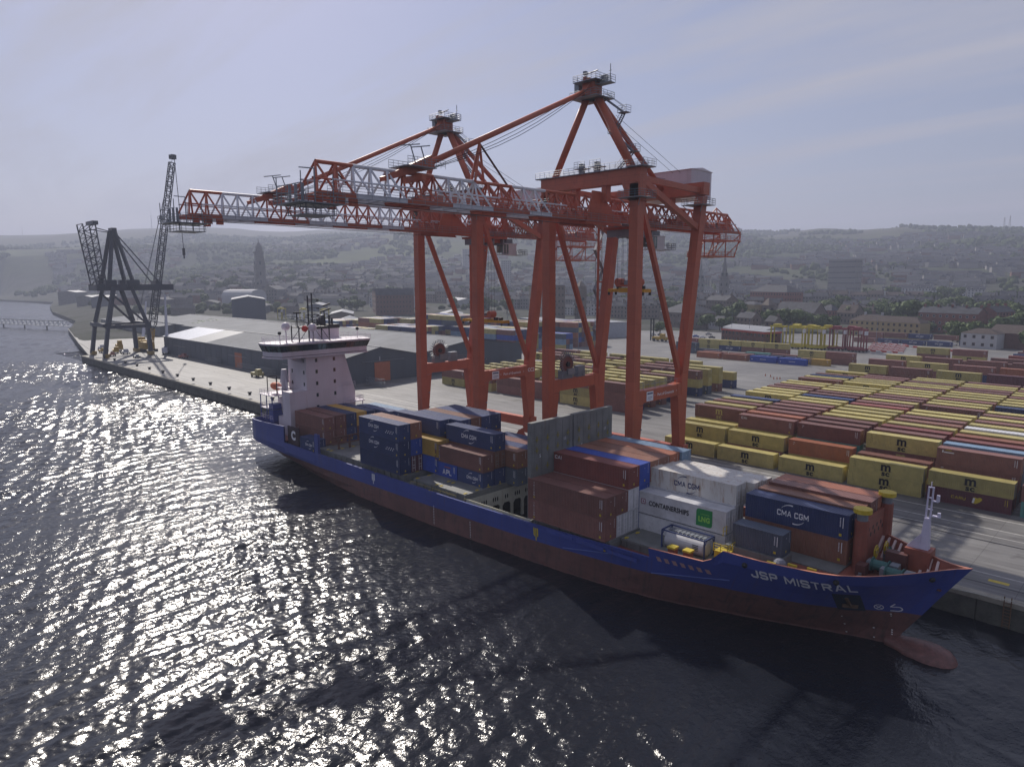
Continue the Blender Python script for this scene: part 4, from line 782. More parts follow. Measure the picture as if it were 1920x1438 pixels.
    for q in (.65, 2.85):
        for yy in (-2.9, -2.0, -1.2): m.box(X + q - .06, X + q + .06, ct + yy - .06, ct + yy + .06, 46.9, 49.3, 1)
    m.box(X - .2, X + 3.4, ct + 1.4, ct + 4.6, 46.75, 46.85, 2); m.rail([(X + 3.4, ct + 1.4, 46.85), (X + 3.4, ct + 4.6, 46.85), (X - .2, ct + 4.6, 46.85)], 1.2, .8, .05, 2, rails=3); m.box(X + 1, X + 2, ct - 1, ct + 1, 49.4, 50.5, 2)
    m.build('operator_cab', [GLG, CWHT, STEEL], T)
    # head block and spreader on ropes
    m = MB()
    for a in (-2.2, -1.2, 1.2, 2.2):
        for y in (-.9, .9): m.tube((X + a, trol + y, 49.6), (X + a, trol + y, sprz + 1.8), .035, 4)
    m.build('hoist_rope', BLK, T)
    m = MB(); m.box(X - 2.6, X + 2.6, trol - .8, trol + .8, sprz + 1.0, sprz + 1.5, 1)
    for a in (-2.2, 2.2): m.tube((X + a, trol - .9, sprz + 1.9), (X + a, trol + .9, sprz + 1.9), .75, 12, 1)
    m.box(X - .6, X + .6, trol - .9, trol + .9, sprz + 1.4, sprz + 2.2, 0); m.rail([(X - .6, trol - .9, sprz + 2.2), (X + .6, trol - .9, sprz + 2.2)], 1.2, .6, .05, 0, rails=2)
    hb_ = m.build('head_block', [STEEL, CRED], T)
    h = sprL / 2; m = MB(); yw = mat('spreader_yellow_paint', (0.55, 0.30, 0.015), var=.15, dirt=.3)
    for y in (-.6, .6): m.box(X - h * .9, X + h * .9, trol + y - .22, trol + y + .22, sprz, sprz + .55, 0)
    for a in (-h, h): m.box(X + a - .25, X + a + .25, trol - 1.2, trol + 1.2, sprz - .05, sprz + .6, 0)
    m.box(X - 1.8, X + 1.8, trol - 1.0, trol + 1.0, sprz - .1, sprz + .8, 0)
    for a in (-h, h):
        for y in (-1.15, 1.15): m.box(X + a - .2, X + a + .2, trol + y - .1, trol + y + .1, sprz - .6, sprz, 1)
    for a in (-h * .6, h * .55, h * .8): m.box(X + a - .3, X + a + .3, trol - .4, trol + .4, sprz + .5, sprz + 1.2, 1)
    m.build('spreader', [yw, DARK], T)
    # cable reel on the near-side portal beam of the left legs
    m = MB(); rx, ry, rz = xl - .2, ys + 5.0, 24.3
    for i in range(26):
        a = 2 * math.pi * i / 26; ca, sa = math.cos(a), math.sin(a)
        m.beam((rx + .9, ry + 1.5 * ca, rz + 1.5 * sa), (rx + .9, ry + 2.6 * ca, rz + 2.6 * sa), .1, .12, 0, up=(1, 0, 0)); m.beam((rx + .3, ry + 1.5 * ca, rz + 1.5 * sa), (rx + .3, ry + 2.6 * ca, rz + 2.6 * sa), .1, .12, 0, up=(1, 0, 0))
    m.tube((rx + .35, ry, rz), (rx + .85, ry, rz), 1.8, 20, 1); m.tube((rx + .2, ry, rz), (rx + 1.2, ry, rz), .5, 10, 2); m.box(rx - .3, rx + .9, ry - 1.6, ry + 1.6, 21.4, 23.0, 0); m.box(rx + .9, rx + 1.3, ry - .3, ry + 1.8, 22.2, 23.4, 0)
    m.rail([(rx + 1.2, ry - 2.6, 21.4), (rx + 1.2, ry + 7.2, 21.4)], 1.15, .7, .04, 0, rails=3); m.box(rx - .4, rx + .8, ry + 3.4, ry + 5.6, 21.4, 23.6, 0)
    m.build('cable_reel', [STEEL, mat('reel_rust', (0.16, 0.05, 0.04)), BLK], T)
    # ladder cage up the forward waterside leg
    m = MB()
    for z in np.arange(9.5, 54, 1.2): m.box(xr + 1.1 if code == 'X' else xl - 1.35, xr + 1.35 if code == 'X' else xl - 1.15, ys - .3, ys + .3, z, z + .07)
    for a in (-.3, .3): m.tube((xl - 1.3, ys + a, 9), (xl - 1.3, ys + a, 54), .04, 4)
    m.build('ladder', STEEL, T)
    m = MB()
    for x in (xl, xr):
        for z in (11, 14.5, 24, 36, 47): m.box(x + 1.15, x + 1.35, ys + 1.0, ys + 1.2, z, z + .25)
    m.build('floodlight', STEEL, T)
    return T
crane(-79.4, '', True, 113.0, 38.6, 8.0, 'nearer red container crane with white banded boom, on quay beside ship bow half')
crane(-119.4, 'CC2', False, 112.0, 31.2, 13.2, 'farther red container crane marked CC2 on quay, reaching out behind ship bridge')
# ================================================================ the container ship
YC = 82.5
SHIP = thing('container_ship', (-80, YC, 0), 'long blue and red hulled container ship moored along the quay under the red cranes', 'ship'); S = SHIP
def zt(x): return interp(x, [-158.5, -139.7, -139.69, -126.7, -126.69, -125.3, -125.29, -90, -66, -51.5, -46.01, -46, -41, -38.8, -37.6, -36.2, -32, -26, -22, -18, -13.9], [8.6, 9.5, 5.85, 5.8, 9.8, 9.8, 5.85, 5.8, 6.05, 6.4, 6.4, 7.75, 7.9, 7.95, 8.6, 10.0, 9.8, 9.75, 9.85, 10.3, 11.1])
def zk(x): return interp(x, [-158.5, -140, -124, -88, -66, -51, -38, -29, -18], [3.7, 3.2, 3.1, 3.3, 3.5, 3.9, 4.5, 4.6, 4.4])
def stem(z): return interp(z, [-3, 0, 1.6, 3, 4.4, 7, 9, 11.1], [-21, -20.6, -20.0, -19.2, -18.2, -16.6, -15.3, -13.9])
def stern(z): return interp(z, [-3, -0.5, 1.0, 2.5, 3.6, 12], [-140, -148, -153, -157.4, -158.5, -158.8])
def hb(x, z):
    d = max(0, stem(z) - x); e = max(0, x - stern(z)); t = min(1, max(0, z / 8.8)) ** 0.85
    bw = interp(d, [0, 4.6, 10.9, 17.7, 27.5, 41, 58, 70], [0, 1.2, 3.7, 6.3, 9.7, 11.3, 12.0, 12.2]); bd = interp(d, [0, 1.4, 2.9, 4.6, 6.3, 8.1, 10, 12, 15, 18, 22, 31, 38], [0, .8, 2.3, 4.2, 6, 7.5, 8.8, 9.5, 10.2, 10.8, 11.4, 12.0, 12.2])
    fw = lerp(bw, bd, t); t2 = min(1, max(0, (z + .5) / 4.2))
    aw = interp(e, [0, 4, 12, 35, 45], [0.8, 5.2, 8.6, 11.9, 12.2]); ad = interp(e, [0, 3, 9, 17], [10.6, 11.5, 12.1, 12.2])
    return min(fw, lerp(aw, ad, t2))
XS = sorted(set([-158.4, -157, -155, -152, -148, -144, -139.7, -139.69, -135, -130, -126.7, -126.69, -125.3, -125.29, -120, -112, -104, -96, -90, -82, -74, -66, -60, -55, -51.5, -46.01, -46, -43.5, -41, -39.8, -38.8, -38.2, -37.6, -37, -36.2, -35, -33.5, -32, -30, -28, -26, -24.5, -23, -21.8, -20.6, -19.6, -18.6, -17.6, -16.8, -16, -15.2, -14.6, -14.15, -13.95]))
LV = 9
def level(x, k):
    a, b_ = zk(x), zt(x)
    return [-3, -1.2, 0.2, 1.7, a, a + .25 * (b_ - a), a + .5 * (b_ - a), a + .75 * (b_ - a), b_][k]
m = MB(); F = []; idx = {}
for sgn in (-1, 1):
    for i, x in enumerate(XS):
        for k in range(LV):
            z = level(x, k); xx = max(min(x, stem(z)), stern(z)); b_ = hb(xx, z) if xx < stem(z) else 0.0
            if xx <= stern(z) + .001 and z < 2: b_ = min(b_, 1.0 + max(0, z))
            idx[(sgn, i, k)] = len(m.v); m.v.append((xx, YC + sgn * b_, z))
    for i in range(len(XS) - 1):
        for k in range(LV - 1):
            q = (idx[(sgn, i, k)], idx[(sgn, i + 1, k)], idx[(sgn, i + 1, k + 1)], idx[(sgn, i, k + 1)])
            m.f.append(q if sgn < 0 else q[::-1]); m.m.append(1 if k < 4 else 0)
for k in range(LV - 1):
    q = (idx[(-1, 0, k)], idx[(-1, 0, k + 1)], idx[(1, 0, k + 1)], idx[(1, 0, k)]); m.f.append(q); m.m.append(1 if k < 4 else 0)
hull = m.build('hull', [HBL, HRD], S)
bm_ = hull.data; 
# bulwark inner faces and rails
m = MB(); IN = 0.28
def edge(x, off=0, dz=0):
    z = zt(x); b_ = hb(x, z); n = Vector((1, 0, 0)); return b_
def inner(xa, xb, zdeck, mi, rim, sides=(-1, 1)):
    X_ = [x for x in XS if xa <= x <= xb]
    for sgn in sides:
        for x0_, x1_ in zip(X_[:-1], X_[1:]):
            if x1_ - x0_ < .05: continue
            z0_, z1_ = zt(x0_ + .001 if x0_ in (-46.01,) else x0_), zt(x1_); b0, b1 = hb(x0_, z0_), hb(x1_, z1_)
            n0, n1 = max(b0 - IN, 0), max(b1 - IN, 0); P = [(x0_, YC + sgn * b0, z0_ + .02), (x1_, YC + sgn * b1, z1_ + .02), (x1_, YC + sgn * n1, z1_ + .02), (x0_, YC + sgn * n0, z0_ + .02)]
            m.add(P, [(0, 1, 2, 3)] if sgn < 0 else [(3, 2, 1, 0)], rim)
            ze0, ze1 = [max(min(zdeck, zz_), interp(xx_, [-16.9, -16.6, -15.3, -13.9], [0, 7.3, 9.3, 11.1])) for xx_, zz_ in ((x0_, z0_), (x1_, z1_))]; Q = [(x0_, YC + sgn * n0, z0_ + .02), (x1_, YC + sgn * n1, z1_ + .02), (x1_, YC + sgn * max(min(hb(x1_, ze1), b1) - IN, 0), ze1), (x0_, YC + sgn * max(min(hb(x0_, ze0), b0) - IN, 0), ze0)]
            m.add(Q, [(0, 1, 2, 3)] if sgn < 0 else [(3, 2, 1, 0)], mi)
inner(-158.4, -139.7, 6.2, 0, 0); inner(-139.69, -46.01, 5.3, 0, 0); inner(-46, -36.2, 5.6, 2, 1); inner(-36.2, -13.95, 7.9, 2, 1)
m.build('bulwark', [HBL, RIM, DRD], S)
# knuckle ledge along the blue strake, hull welds
m = MB()
for xa, xb, za, zb_ in ((-60, -50, 3.9, 5.6), (-46, -36, 4.2, 6.0)):
    m.tube((xa, YC - hb(xa, za) - .02, za), (xb, YC - hb(xb, zb_) - .02, zb_), .07, 4)
m.build('rubbing_strake', mat('pale_blue_edge', (0.10, 0.14, 0.36)), S)
# decks
m = MB()
def deck(xa, xb, z, ya=None, yb=None, mi=0):
    X_ = [x for x in XS if xa <= x <= xb]
    for x0_, x1_ in zip(X_[:-1], X_[1:]):
        if x1_ - x0_ < .05: continue
        a0, a1 = min(hb(x0_, z), 12.2) - .25, min(hb(x1_, z), 12.2) - .25; a0, a1 = max(a0, 0.01), max(a1, 0.01)
        m.add([(x0_, YC - a0, z), (x1_, YC - a1, z), (x1_, YC + a1, z), (x0_, YC + a0, z)], [(0, 1, 2, 3)], mi)
deck(-158.4, -139.7, 6.2, mi=1); deck(-36.2, -13.95, 7.9, mi=1); m.add([(-139.7, YC - 12, 5.31), (-82.2, YC - 12, 5.31), (-82.2, YC + 12, 5.31), (-139.7, YC + 12, 5.31)], [(0, 1, 2, 3)], 0)
deck(-66, -36.2, 5.32, mi=1)
for s_ in (-1, 1): m.add([(-82.3, YC + s_ * 11.95, 5.315), (-66.7, YC + s_ * 11.95, 5.315), (-66.7, YC + s_ * 10.7, 5.315), (-82.3, YC + s_ * 10.7, 5.315)], [(0, 1, 2, 3) if s_ < 0 else (3, 2, 1, 0)], 0)
m.build('deck', [LID, DRD], S)
# hatch covers, each bay two panels
yA, yB = YC - 10.6, YC + 10.6
for xa, xb in ((-138.2, -124.2), (-124.0, -111.6), (-111.4, -97.8), (-95.4, -88.9), (-88.8, -81.6), (-66.6, -52.6), (-52.4, -39.4)):
    if xb > -45: yA = YC - 8.4
    m = MB(); m.box(xa, xb, yA, yB, 5.32, 6.15, 0); m.box(xa + .05, xb - .05, yA - .15, yB + .15, 6.15, 6.5, 0)
    for x in np.arange(xa + .8, xb, 2.1): m.box(x, x + .12, yA - .3, yA - .15, 5.4, 6.4, 0)
    h_ = m.build('hatch_cover', LID, S)
    m = MB()
    for y in np.arange(yA + .2, yB, 2.6):
        for x in (xa + .35, xb - .75):
            m.box(x, x + .4, y, y + .35, 6.5, 6.6); m.box(x + .1, x + .3, y - .25, y + .6, 6.5, 6.54)
    m.build('lashing_sockets', YPT, h_)
m = MB()
for x in np.arange(-123, -52, 4.1):
    if -126 < x < -112 and False: continue
    m.box(x, x + rnd.uniform(.3, 1.0), YC - 11.7, YC - 11.3, 5.35, 5.5 + rnd.random() * .15)
m.build('deck_fittings', YPT, S)
m = MB(); 
for xa, xb in ((-95, -83), (-81, -67.5)): m.rail([(xa, YC - 11.6, 5.5), (xb, YC - 11.6, 5.5)], .8, 2.0, .02, rails=1)
m.build('deck_railing', YPT, S)
# recessed inner side openings of the blue bulwark
m = MB()
for x in np.arange(-121, -47, 5.3): m.box(x, x + 4.6, YC - 12.0, YC - 11.9, 5.45, 5.9)
m.build('side_coaming', HBL, S)
# open hold
m = MB(); x = -81.5; yb0 = YC - 10.6; W_ = 21.2; cols = [0.0, 0.9]; n_ = 8
P0 = []
z1, z0 = 5.6, -2.0
m.box(x - .3, x, yb0, yb0 + W_, 3.2, z1)            # upper band
for i in range(n_ + 1):
    y = yb0 + i * W_ / n_; m.box(x - .3, x, y - .28, y + .28, z0, 3.2)
    if i < n_:
        for s_ in (-1, 1): pass
        m.prism([(x - .3, y + .28, 3.2), (x - .3, y + .28, 2.7), (x - .3, y + .7, 3.2)], (.3, 0, 0)); y2 = y + W_ / n_; m.prism([(x - .3, y2 - .28, 3.2), (x - .3, y2 - .7, 3.2), (x - .3, y2 - .28, 2.7)], (.3, 0, 0))
        if i % 2 == 0 or True:
            for q in ((.75, 1.25, 1.75) if i % 3 else (1.0, 1.5)):
                m.prism([(x + .002, y + q + .16 * math.cos(R(t_)), 4.25 + .42 * math.sin(R(t_))) for t_ in range(0, 360, 45)], (.006, 0, 0), 1)
m.box(x - 3, x - 2.8, yb0, yb0 + W_, z0, 3.2, 1)
m.build('hold_bulkhead', [CRM, BLK], S)
m = MB(); m.box(-81.5, -67, yb0 - .1, yb0, -2, 5.9); m.box(-81.5, -67, yb0 + W_, yb0 + W_ + .1, -2, 5.9); m.box(-67.2, -67, yb0, yb0 + W_, -2, 5.9)
for x in np.arange(-80, -67, 2.4): m.box(x, x + .2, yb0 + W_ - .25, yb0 + W_, -2, 5.8)
m.build('hold_side', CRM, S); MB().box(-84.6, -67, yb0, yb0 + W_, -2.2, -2.0).build('hold_floor', LID, S)
# folded hatch panels standing upright
for ya, yb2 in ((YC - 11.2, YC - 1.9), (YC - 1.6, YC + 8.2)):
    m = MB(); x = -67.3; m.box(x, x + .75, ya, yb2, 6.2, 20.6, 0)
    k = 6
    for i in range(k): y = lerp(ya, yb2, (i + .5) / k); m.box(x + .75, x + .79, y - .05, y + .05, 6.4, 20.3, 0)
    hp = m.build('folded_hatch_panel', [LID, STEEL], S); m = MB()
    for i in range(4):
        y = lerp(ya, yb2, (i + .5) / 4)
        for z in (11.2, 13.8, 16.4, 18.0): m.box(x + .79, x + .84, y - .3, y + .3, z - .07, z + .07); m.box(x + .79, x + .84, y - .06, y + .06, z - .4, z + .5)
    m.box(x + .3, x + .35, ya - .03, ya, 17.6, 18.3); m.box(x + .3, x + .35, ya - .03, ya, 9.6, 10.2); m.build('lashing_points', mat('dull_yellow_paint', (0.28, 0.24, 0.04)), hp)
    m = MB(); f = XF(x + .80, lerp(ya, yb2, .2), 15.5); m.text('5', .7, f); m.text('5', .7, XF(x + .8, lerp(ya, yb2, .2), 10.5)); m.text('11', .7, XF(x + .8, lerp(ya, yb2, .8), 17.2)); m.build('lettering', WPT, hp)
# ---- bridge tower
m = MB(); xF, xB = -142.2, -150.6; y0, y1 = 77.7, 86.9
m.box(xB, xF, y0, y1, 6.2, 24.4); m.box(xF - 3.4, xF - .003, y0 - 4.3, y0, 6.2, 16.3)
# flared landside fin
m.prism([(xF - .8, y1, 6.2), (xF - .8, y1 + 3.9, 6.2), (xF - .8, y1 + 3.9, 14.8), (xF - .8, y1 + 1.2, 24.4), (xF - .8, y1, 24.4)], (-6.5, 0, 0))
m.prism([(xF - 2, y0, 24.4), (xF - 2, y0 - 3.6, 24.4), (xF - 2, y0 - 3.4, 23.9), (xF - 2, y0, 22.4)], (-.3, 0, 0))
tw = m.build('bridge_tower', PNK, S)
for y in (80.3, 84.9):
    for z in (23.0, 20.4, 17.7, 15.0):
        if y > 83 and z == 15.0: z = 14.9
        MB().box(xF, xF + .04, y - .28, y + .28, z - .42, z + .42).build('window', GLS, tw)
MB().box(xF, xF + .04, 80.0, 80.6, 11.9, 12.6).build('window', GLS, tw)
for x in (-148.7, -143.3):
    for z in (23.0, 20.3, 17.6):
        if x < -148 and z > 22: continue
        MB().box(x - .28, x + .28, y0 - .04, y0, z - .42, z + .42).build('window', GLS, tw)
m = MB(); m.rail([(xF, y1 + .2, 12.4), (xF, y1 + 5.6, 12.4)], 1.1, .9, .05, rails=3); m.rail([(xF - 3, y1 + 4, 12.4), (xF, y1 + 5.6, 12.4)], 1.1, .9, .05, rails=3); m.box(xF - 4, xF + .4, y1, y1 + 5.8, 12.2, 12.4); m.box(xF - 4, xF, y1 + .2, y1 + 3.9, 9.6, 9.8); m.tube((xF, y1 + 5.4, 6.2), (xF, y1 + 5.4, 12.3), .12, 5); m.rail([(xF + .1, y1, 16), (xF + .1, y1 + 3.4, 16)], 1.1, .9, .05); m.build('side_gallery', PNK, S)
# wheelhouse spanning the whole beam
def wh(z0_, z1_, g0, g1, mi, mb):
    def ring(z, g): return [(-142.0 + .9 + g, 71.6 - g, z), (-142.0 + .9 + g, 93.2 + g * .6, z), (-144.6, 94.6 + g, z), (-147.0, 94.6 + g, z), (-149.2, 93.0, z), (-149.2, 71.6, z), (-147.0, 70.0 - g, z), (-144.2, 70.0 - g, z)]
    a, b_ = ring(z0_, g0), ring(z1_, g1); n = 8
    mb.add(a + b_, [(i, (i + 1) % n, n + (i + 1) % n, n + i) for i in range(n)] + [tuple(range(n - 1, -1, -1)), tuple(range(n, 2 * n))], mi); return a, b_
m = MB(); wh(24.0, 24.2, .25, .25, 0, m); wh(24.2, 25.5, .05, .05, 0, m); wh(24.35, 24.47, .09, .09, 1, m); wh(26.95, 27.35, .85, .95, 0, m); w_ = m.build('wheelhouse', [PNK, BLK], S)
m = MB(); a, b_ = wh(25.5, 26.95, .05, .75, 0, m); gl = m.build('bridge_windows', GLS, w_)
m = MB(); A8 = [Vector(p) for p in a]; B8 = [Vector(p) for p in b_]
for i in range(8):
    j = (i + 1) % 8; L = (A8[j] - A8[i]).length; n = max(1, int(L / 1.15))
    for k in range(n + 1):
        p, q = A8[i].lerp(A8[j], k / n), B8[i].lerp(B8[j], k / n); m.beam(p, q, .14, .14)
m.build('window_mullion', BLK, gl)
m = MB()
for i in (0, 7, 6, 2):
    j = (i + 1) % 8; n = 3
    for k in range(n):
        if rnd.random() < .75:
            P4 = [A8[i].lerp(A8[j], (k + .15) / n), A8[i].lerp(A8[j], (k + .85) / n), B8[i].lerp(B8[j], (k + .85) / n), B8[i].lerp(B8[j], (k + .15) / n)]
            c = (P4[0] + P4[1] + P4[2] + P4[3]) / 4; o_ = Vector((c.x + 146, c.y - YC, 0)).normalized() * .03; m.add([p + o_ for p in P4], [(0, 1, 2, 3)])
m.build('bright_pane', GLG, gl)
m = MB(); m.rail([(-140.4, 71, 27.35), (-140.4, 94, 27.35), (-144.6, 95.2, 27.35), (-149.2, 93.4, 27.35), (-149.2, 71, 27.35), (-144.2, 69.3, 27.35), (-140.4, 71, 27.35)], 1.1, 1.3, .03, rails=3); m.build('roof_railing', PNK, S)
m = MB()
for x, y, h, r in ((-144, 74.2, 3.6, .95), (-142, 79.6, 3.2, .95)): m.tube((x, y, 27.3), (x, y, 27.3 + h - r), .14, 6); m.sphere((x, y, 27.3 + h), r, 12, 8); m.build('satellite_dome', PNK, S, smooth=True); m = MB()
for x, y in ((-142.5, 71.9), (-143, 92.0)): m = MB(); m.tube((x, y, 27.3), (x, y, 29.2), .08, 5); m.sphere((x, y, 29.6), .42, 8, 6, 1); m.build('searchlight', [PNK, BLK], S)
m = MB()
for x, y in ((-146, 76.6), (-146, 84.2), (-142.6, 76.6), (-142.6, 84.2)): m.tube((x, y, 27.3), (x, y, 30.9), .14, 6)
for x in (-146, -142.6): m.tube((x, 76.6, 30.5), (x, 84.2, 30.5), .12, 5); m.tube((x, 76.6, 27.5), (x, 79, 30.5), .07, 4); m.tube((x, 84.2, 27.5), (x, 82, 30.5), .07, 4)
m.box(-146, -142.6, 76.6, 84.2, 30.45, 30.58); m.rail([(-142.6, 76.6, 30.6), (-142.6, 84.2, 30.6)], 1.1, 1, .04, rails=2); m.rail([(-146, 76.6, 30.6), (-146, 84.2, 30.6)], 1.1, 1, .04, rails=2)
for y, h in ((80.0, 37.6), (81.0, 38.2)): m.tube((-144.3, y, 27.3), (-144.3, y, h), .16, 6)
for z in (31.5, 33.2, 34.8, 36.6): m.tube((-144.3, 79.4, z), (-144.3, 82.6, z), .05, 4); m.box(-144.5, -144.1, 82.3, 82.7, z - .3, z + .1)
m.tube((-144, 77, 30.6), (-144, 77, 33.8), .14, 6); m.tube((-144, 83.9, 30.6), (-144, 83.9, 34.2), .14, 6); m.box(-144.3, -143.7, 76.3, 77.9, 33.7, 34.0); m.beam((-144, 82.9, 33.8), (-144, 85.6, 34.6), .2, .35); m.beam((-144, 83.6, 35.2), (-144, 85.6, 35.7), .2, .3)
m.build('radar_mast', BLK, S); MB().sphere((-142.5, 78.0, 30.3), .75, 8, 6).build('red_lantern', mat('signal_red', (0.5, 0.03, 0.02), var=0), S)
# funnel
m = MB(); m.box(-153.2, -148.6, 84.8, 90.4, 16, 29.6, 0); m.box(-153.3, -148.5, 84.6, 90.6, 29.6, 30.5, 1); m.build('funnel', [PNK, BLK], S)
m = MB(); m.tube((-150.8, 87.2, 30.4), (-150.8, 87.2, 32.0), .85, 12); m.sphere((-150.8, 87.2, 32.0), .85, 12, 6)
for y, h in ((85.4, 32.0), (86.1, 32.3), (88.6, 32.8), (89.3, 32.1)): m.tube((-149.8, y, 30.4), (-149.8, y, h), .28, 8); 
m.build('exhaust_pipe', mat('sooty_steel', (0.06, 0.06, 0.07), rough=.5, metal=.4), S, smooth=False)
# stern house, deck gear
m = MB(); m.box(-150, -145.6, 74.4, 77.6, 6.2, 9.9, 0); m.build('stern_house', PNK, S)
m = MB(); m.box(-156, -150.6, 75, 90, 6.2, 8.7, 0); m.box(-157, -150.6, 73.4, 91.5, 11.2, 11.35, 1); m.box(-157.2, -150.6, 73.2, 91.5, 14.4, 14.52, 1)
for x in (-156.8, -153.8, -151):
    for y in (73.5, 78, 84, 91): m.tube((x, y, 6.2), (x, y, 14.4), .13, 5, 0)
for z in (8.7, 11.3, 14.5): m.rail([(-150.8, 73.4, z), (-157, 73.4, z), (-157, 91.5, z)], 1.05, 1.2, .035, 1, rails=3)
m.box(-152.6, -150.6, 73.4, 75.6, 8.4, 12.6, 0); m.box(-155, -153, 77, 80, 11.35, 13.4, 1); m.box(-156.4, -154.4, 82, 86, 8.7, 10.6, 1)
m.build('aft_gallery', [HBL, PNK], S)
m = MB(); m.box(-153.8, -151.8, 74.2, 74.4, 14.5, 18.1, 0)
for x in (-156, -151.4):
    for y in (75, 77.4): m.tube((x, y, 14.5), (x, y, 18.4), .12, 5)
    m.tube((x, 75, 18.4), (x, 77.4, 18.4), .12, 5)
m.tube((-156, 75, 18.4), (-151.4, 75, 18.4), .14, 5); m.v = m.v[8:]; m.f = [tuple(i - 8 for i in q) for q in m.f[6:]]; m.m = m.m[6:]; m.build('davit', BLK, S)
m = MB()
for k, (xx, r) in enumerate(((-155.6, .3), (-155.2, .75), (-154.2, 1.0), (-153, 1.0), (-152.2, .7), (-151.9, .3))):
    for i in range(10): a = 2 * math.pi * i / 10; m.v.append((xx, 76.0 + r * math.cos(a), 16.3 + r * .95 * math.sin(a)))
    if k: m.f += [((k - 1) * 10 + i, (k - 1) * 10 + (i + 1) % 10, k * 10 + (i + 1) % 10, k * 10 + i) for i in range(10)]; m.m += [0] * 10
m.f += [tuple(range(9, -1, -1)), tuple(range(50, 60))]; m.m += [0, 0]; m.build('rescue_boat', mat('lifeboat_orange', (0.55, 0.13, 0.04), var=.1), S, smooth=True)
m = MB(); m.tube((-150.2, 76.4, 10), (-150.2, 76.4, 17.5), .75, 10); m.tube((-150.2, 76.4, 17.5), (-150.2, 76.4, 20.6), 1.0, 10, r2=.6); m.beam((-150.2, 76.4, 19.8), (-147, 75.6, 15.5), .3, .4); m.box(-151.6, -148.8, 75, 77.8, 16.2, 16.35); m.rail([(-151.6, 75, 16.3), (-148.8, 75, 16.3), (-148.8, 77.8, 16.3)], 1, .7, .04); m.build('stores_crane', PNK, S)
# cell guides frame aft of the open hatch
m = MB(); gx = -123.6
for i in range(6):
    y = 74.0 + i * 2.6; m.box(gx, gx + .35, y - .15, y + .15, 5.9, 9.2); 
    for q in (-.9, .9): m.beam((gx + .2, y, 8.0), (gx + .2, y + q, 9.1), .2, .2)
for z in (6.3, 7.7, 9.1): m.box(gx, gx + .3, 72.6, 88.4, z - .12, z + .12)
m.build('lashing_frame', mat('rusty_brown_frame', (0.13, 0.06, 0.04), dirt=.4), S)
m = MB(); y = 70.55; 
m.box(-126.7, -126.3, y - .15, y + .25, 5.8, 9.8); m.box(-125.7, -125.3, y - .15, y + .25, 5.8, 9.8); m.build('mooring_pillar', HBL, S)
m = MB(); m.box(-139.65, -134.9, 71.2, 71.4, 5.4, 9.6); m.build('garage_wall', mat('dark_maroon', (0.045, 0.025, 0.03)), S)
MB().text('C', 2.6, YF(71.18, -137.2, 7.6), bold=.06).build('lettering', WPT, S)
# hull writing
def HF(x0, z0): return lambda a, b: (x0 + a, YC - hb(x0 + a, z0 + b) - .05, z0 + b)
lt = lambda body, size, x, z, bold=.02, sx=1.0, nm='ship_name': MB().text(body, size, HF(x, z), bold=bold, sx=sx).build(nm, WPT, S)
m = MB(); block(m, 'JSP MISTRAL', 1.55, HF(-28.1, 8.0), sx=.84, gap=.16, t=.17); m.build('ship_name', WPT, S)
m = MB(); f = HF(-21.8, 5.1)
for i in range(16):
    a, b2 = R(i * 22.5), R((i + 1) * 22.5); m.add([f(.42 * math.cos(a), .42 * math.sin(a)), f(.42 * math.cos(b2), .42 * math.sin(b2)), f(.34 * math.cos(b2), .34 * math.sin(b2)), f(.34 * math.cos(a), .34 * math.sin(a))], [(0, 1, 2, 3)])
for s_ in (1, -1): m.add([f(-.28, -.23 * s_), f(-.22, -.28 * s_), f(.28, .23 * s_), f(.22, .28 * s_)], [(0, 1, 2, 3)])
m.build('thruster_mark', WPT, S)
m = MB(); f = HF(-20.3, 5.1)
pts = [(-.1, .55), (-.55, .1), (.25, .1), (.45, -.1), (.4, -.35), (.1, -.48), (-.6, -.48)]
for a, b2 in zip(pts[:-1], pts[1:]):
    d = Vector((b2[0] - a[0], b2[1] - a[1])).normalized() * .06; n = (-d.y, d.x); m.add([f(a[0] - n[0], a[1] - n[1]), f(b2[0] - n[0], b2[1] - n[1]), f(b2[0] + n[0], b2[1] + n[1]), f(a[0] + n[0], a[1] + n[1])], [(0, 1, 2, 3)])
m.build('bulb_mark', WPT, S)
m = MB()
for x, n in ((-20.9, 14), (-22.6, 3), (-25.3, 3), (-88, 12), (-79, 10)):
    for k in range(n):
        z = .4 + k * (.28 if n > 5 else 1.3); f = HF(x, z); m.add([f(-.07, 0), f(.09, 0), f(.09, .13), f(-.07, .13)], [(0, 1, 2, 3)])
m.build('draught_marks', WPT, S)
m = MB()
for x, w_ in ((-64.9, YPT), (-105.6, WPT)):
    m = MB(); f = HF(x, 4.6)
    m.add([f(-.45, 1.0), f(-.2, 1.0), f(-.2, -.4), f(-.45, -.15)], [(0, 3, 2, 1)]); m.add([f(.2, 1.0), f(.45, 1.0), f(.45, -.15), f(.2, -.4)], [(0, 3, 2, 1)]); m.add([f(-.1, 1.0), f(.1, 1.0), f(.1, -.9), f(-.1, -.9)], [(0, 3, 2, 1)])
    m.build('pilot_mark', w_, S)
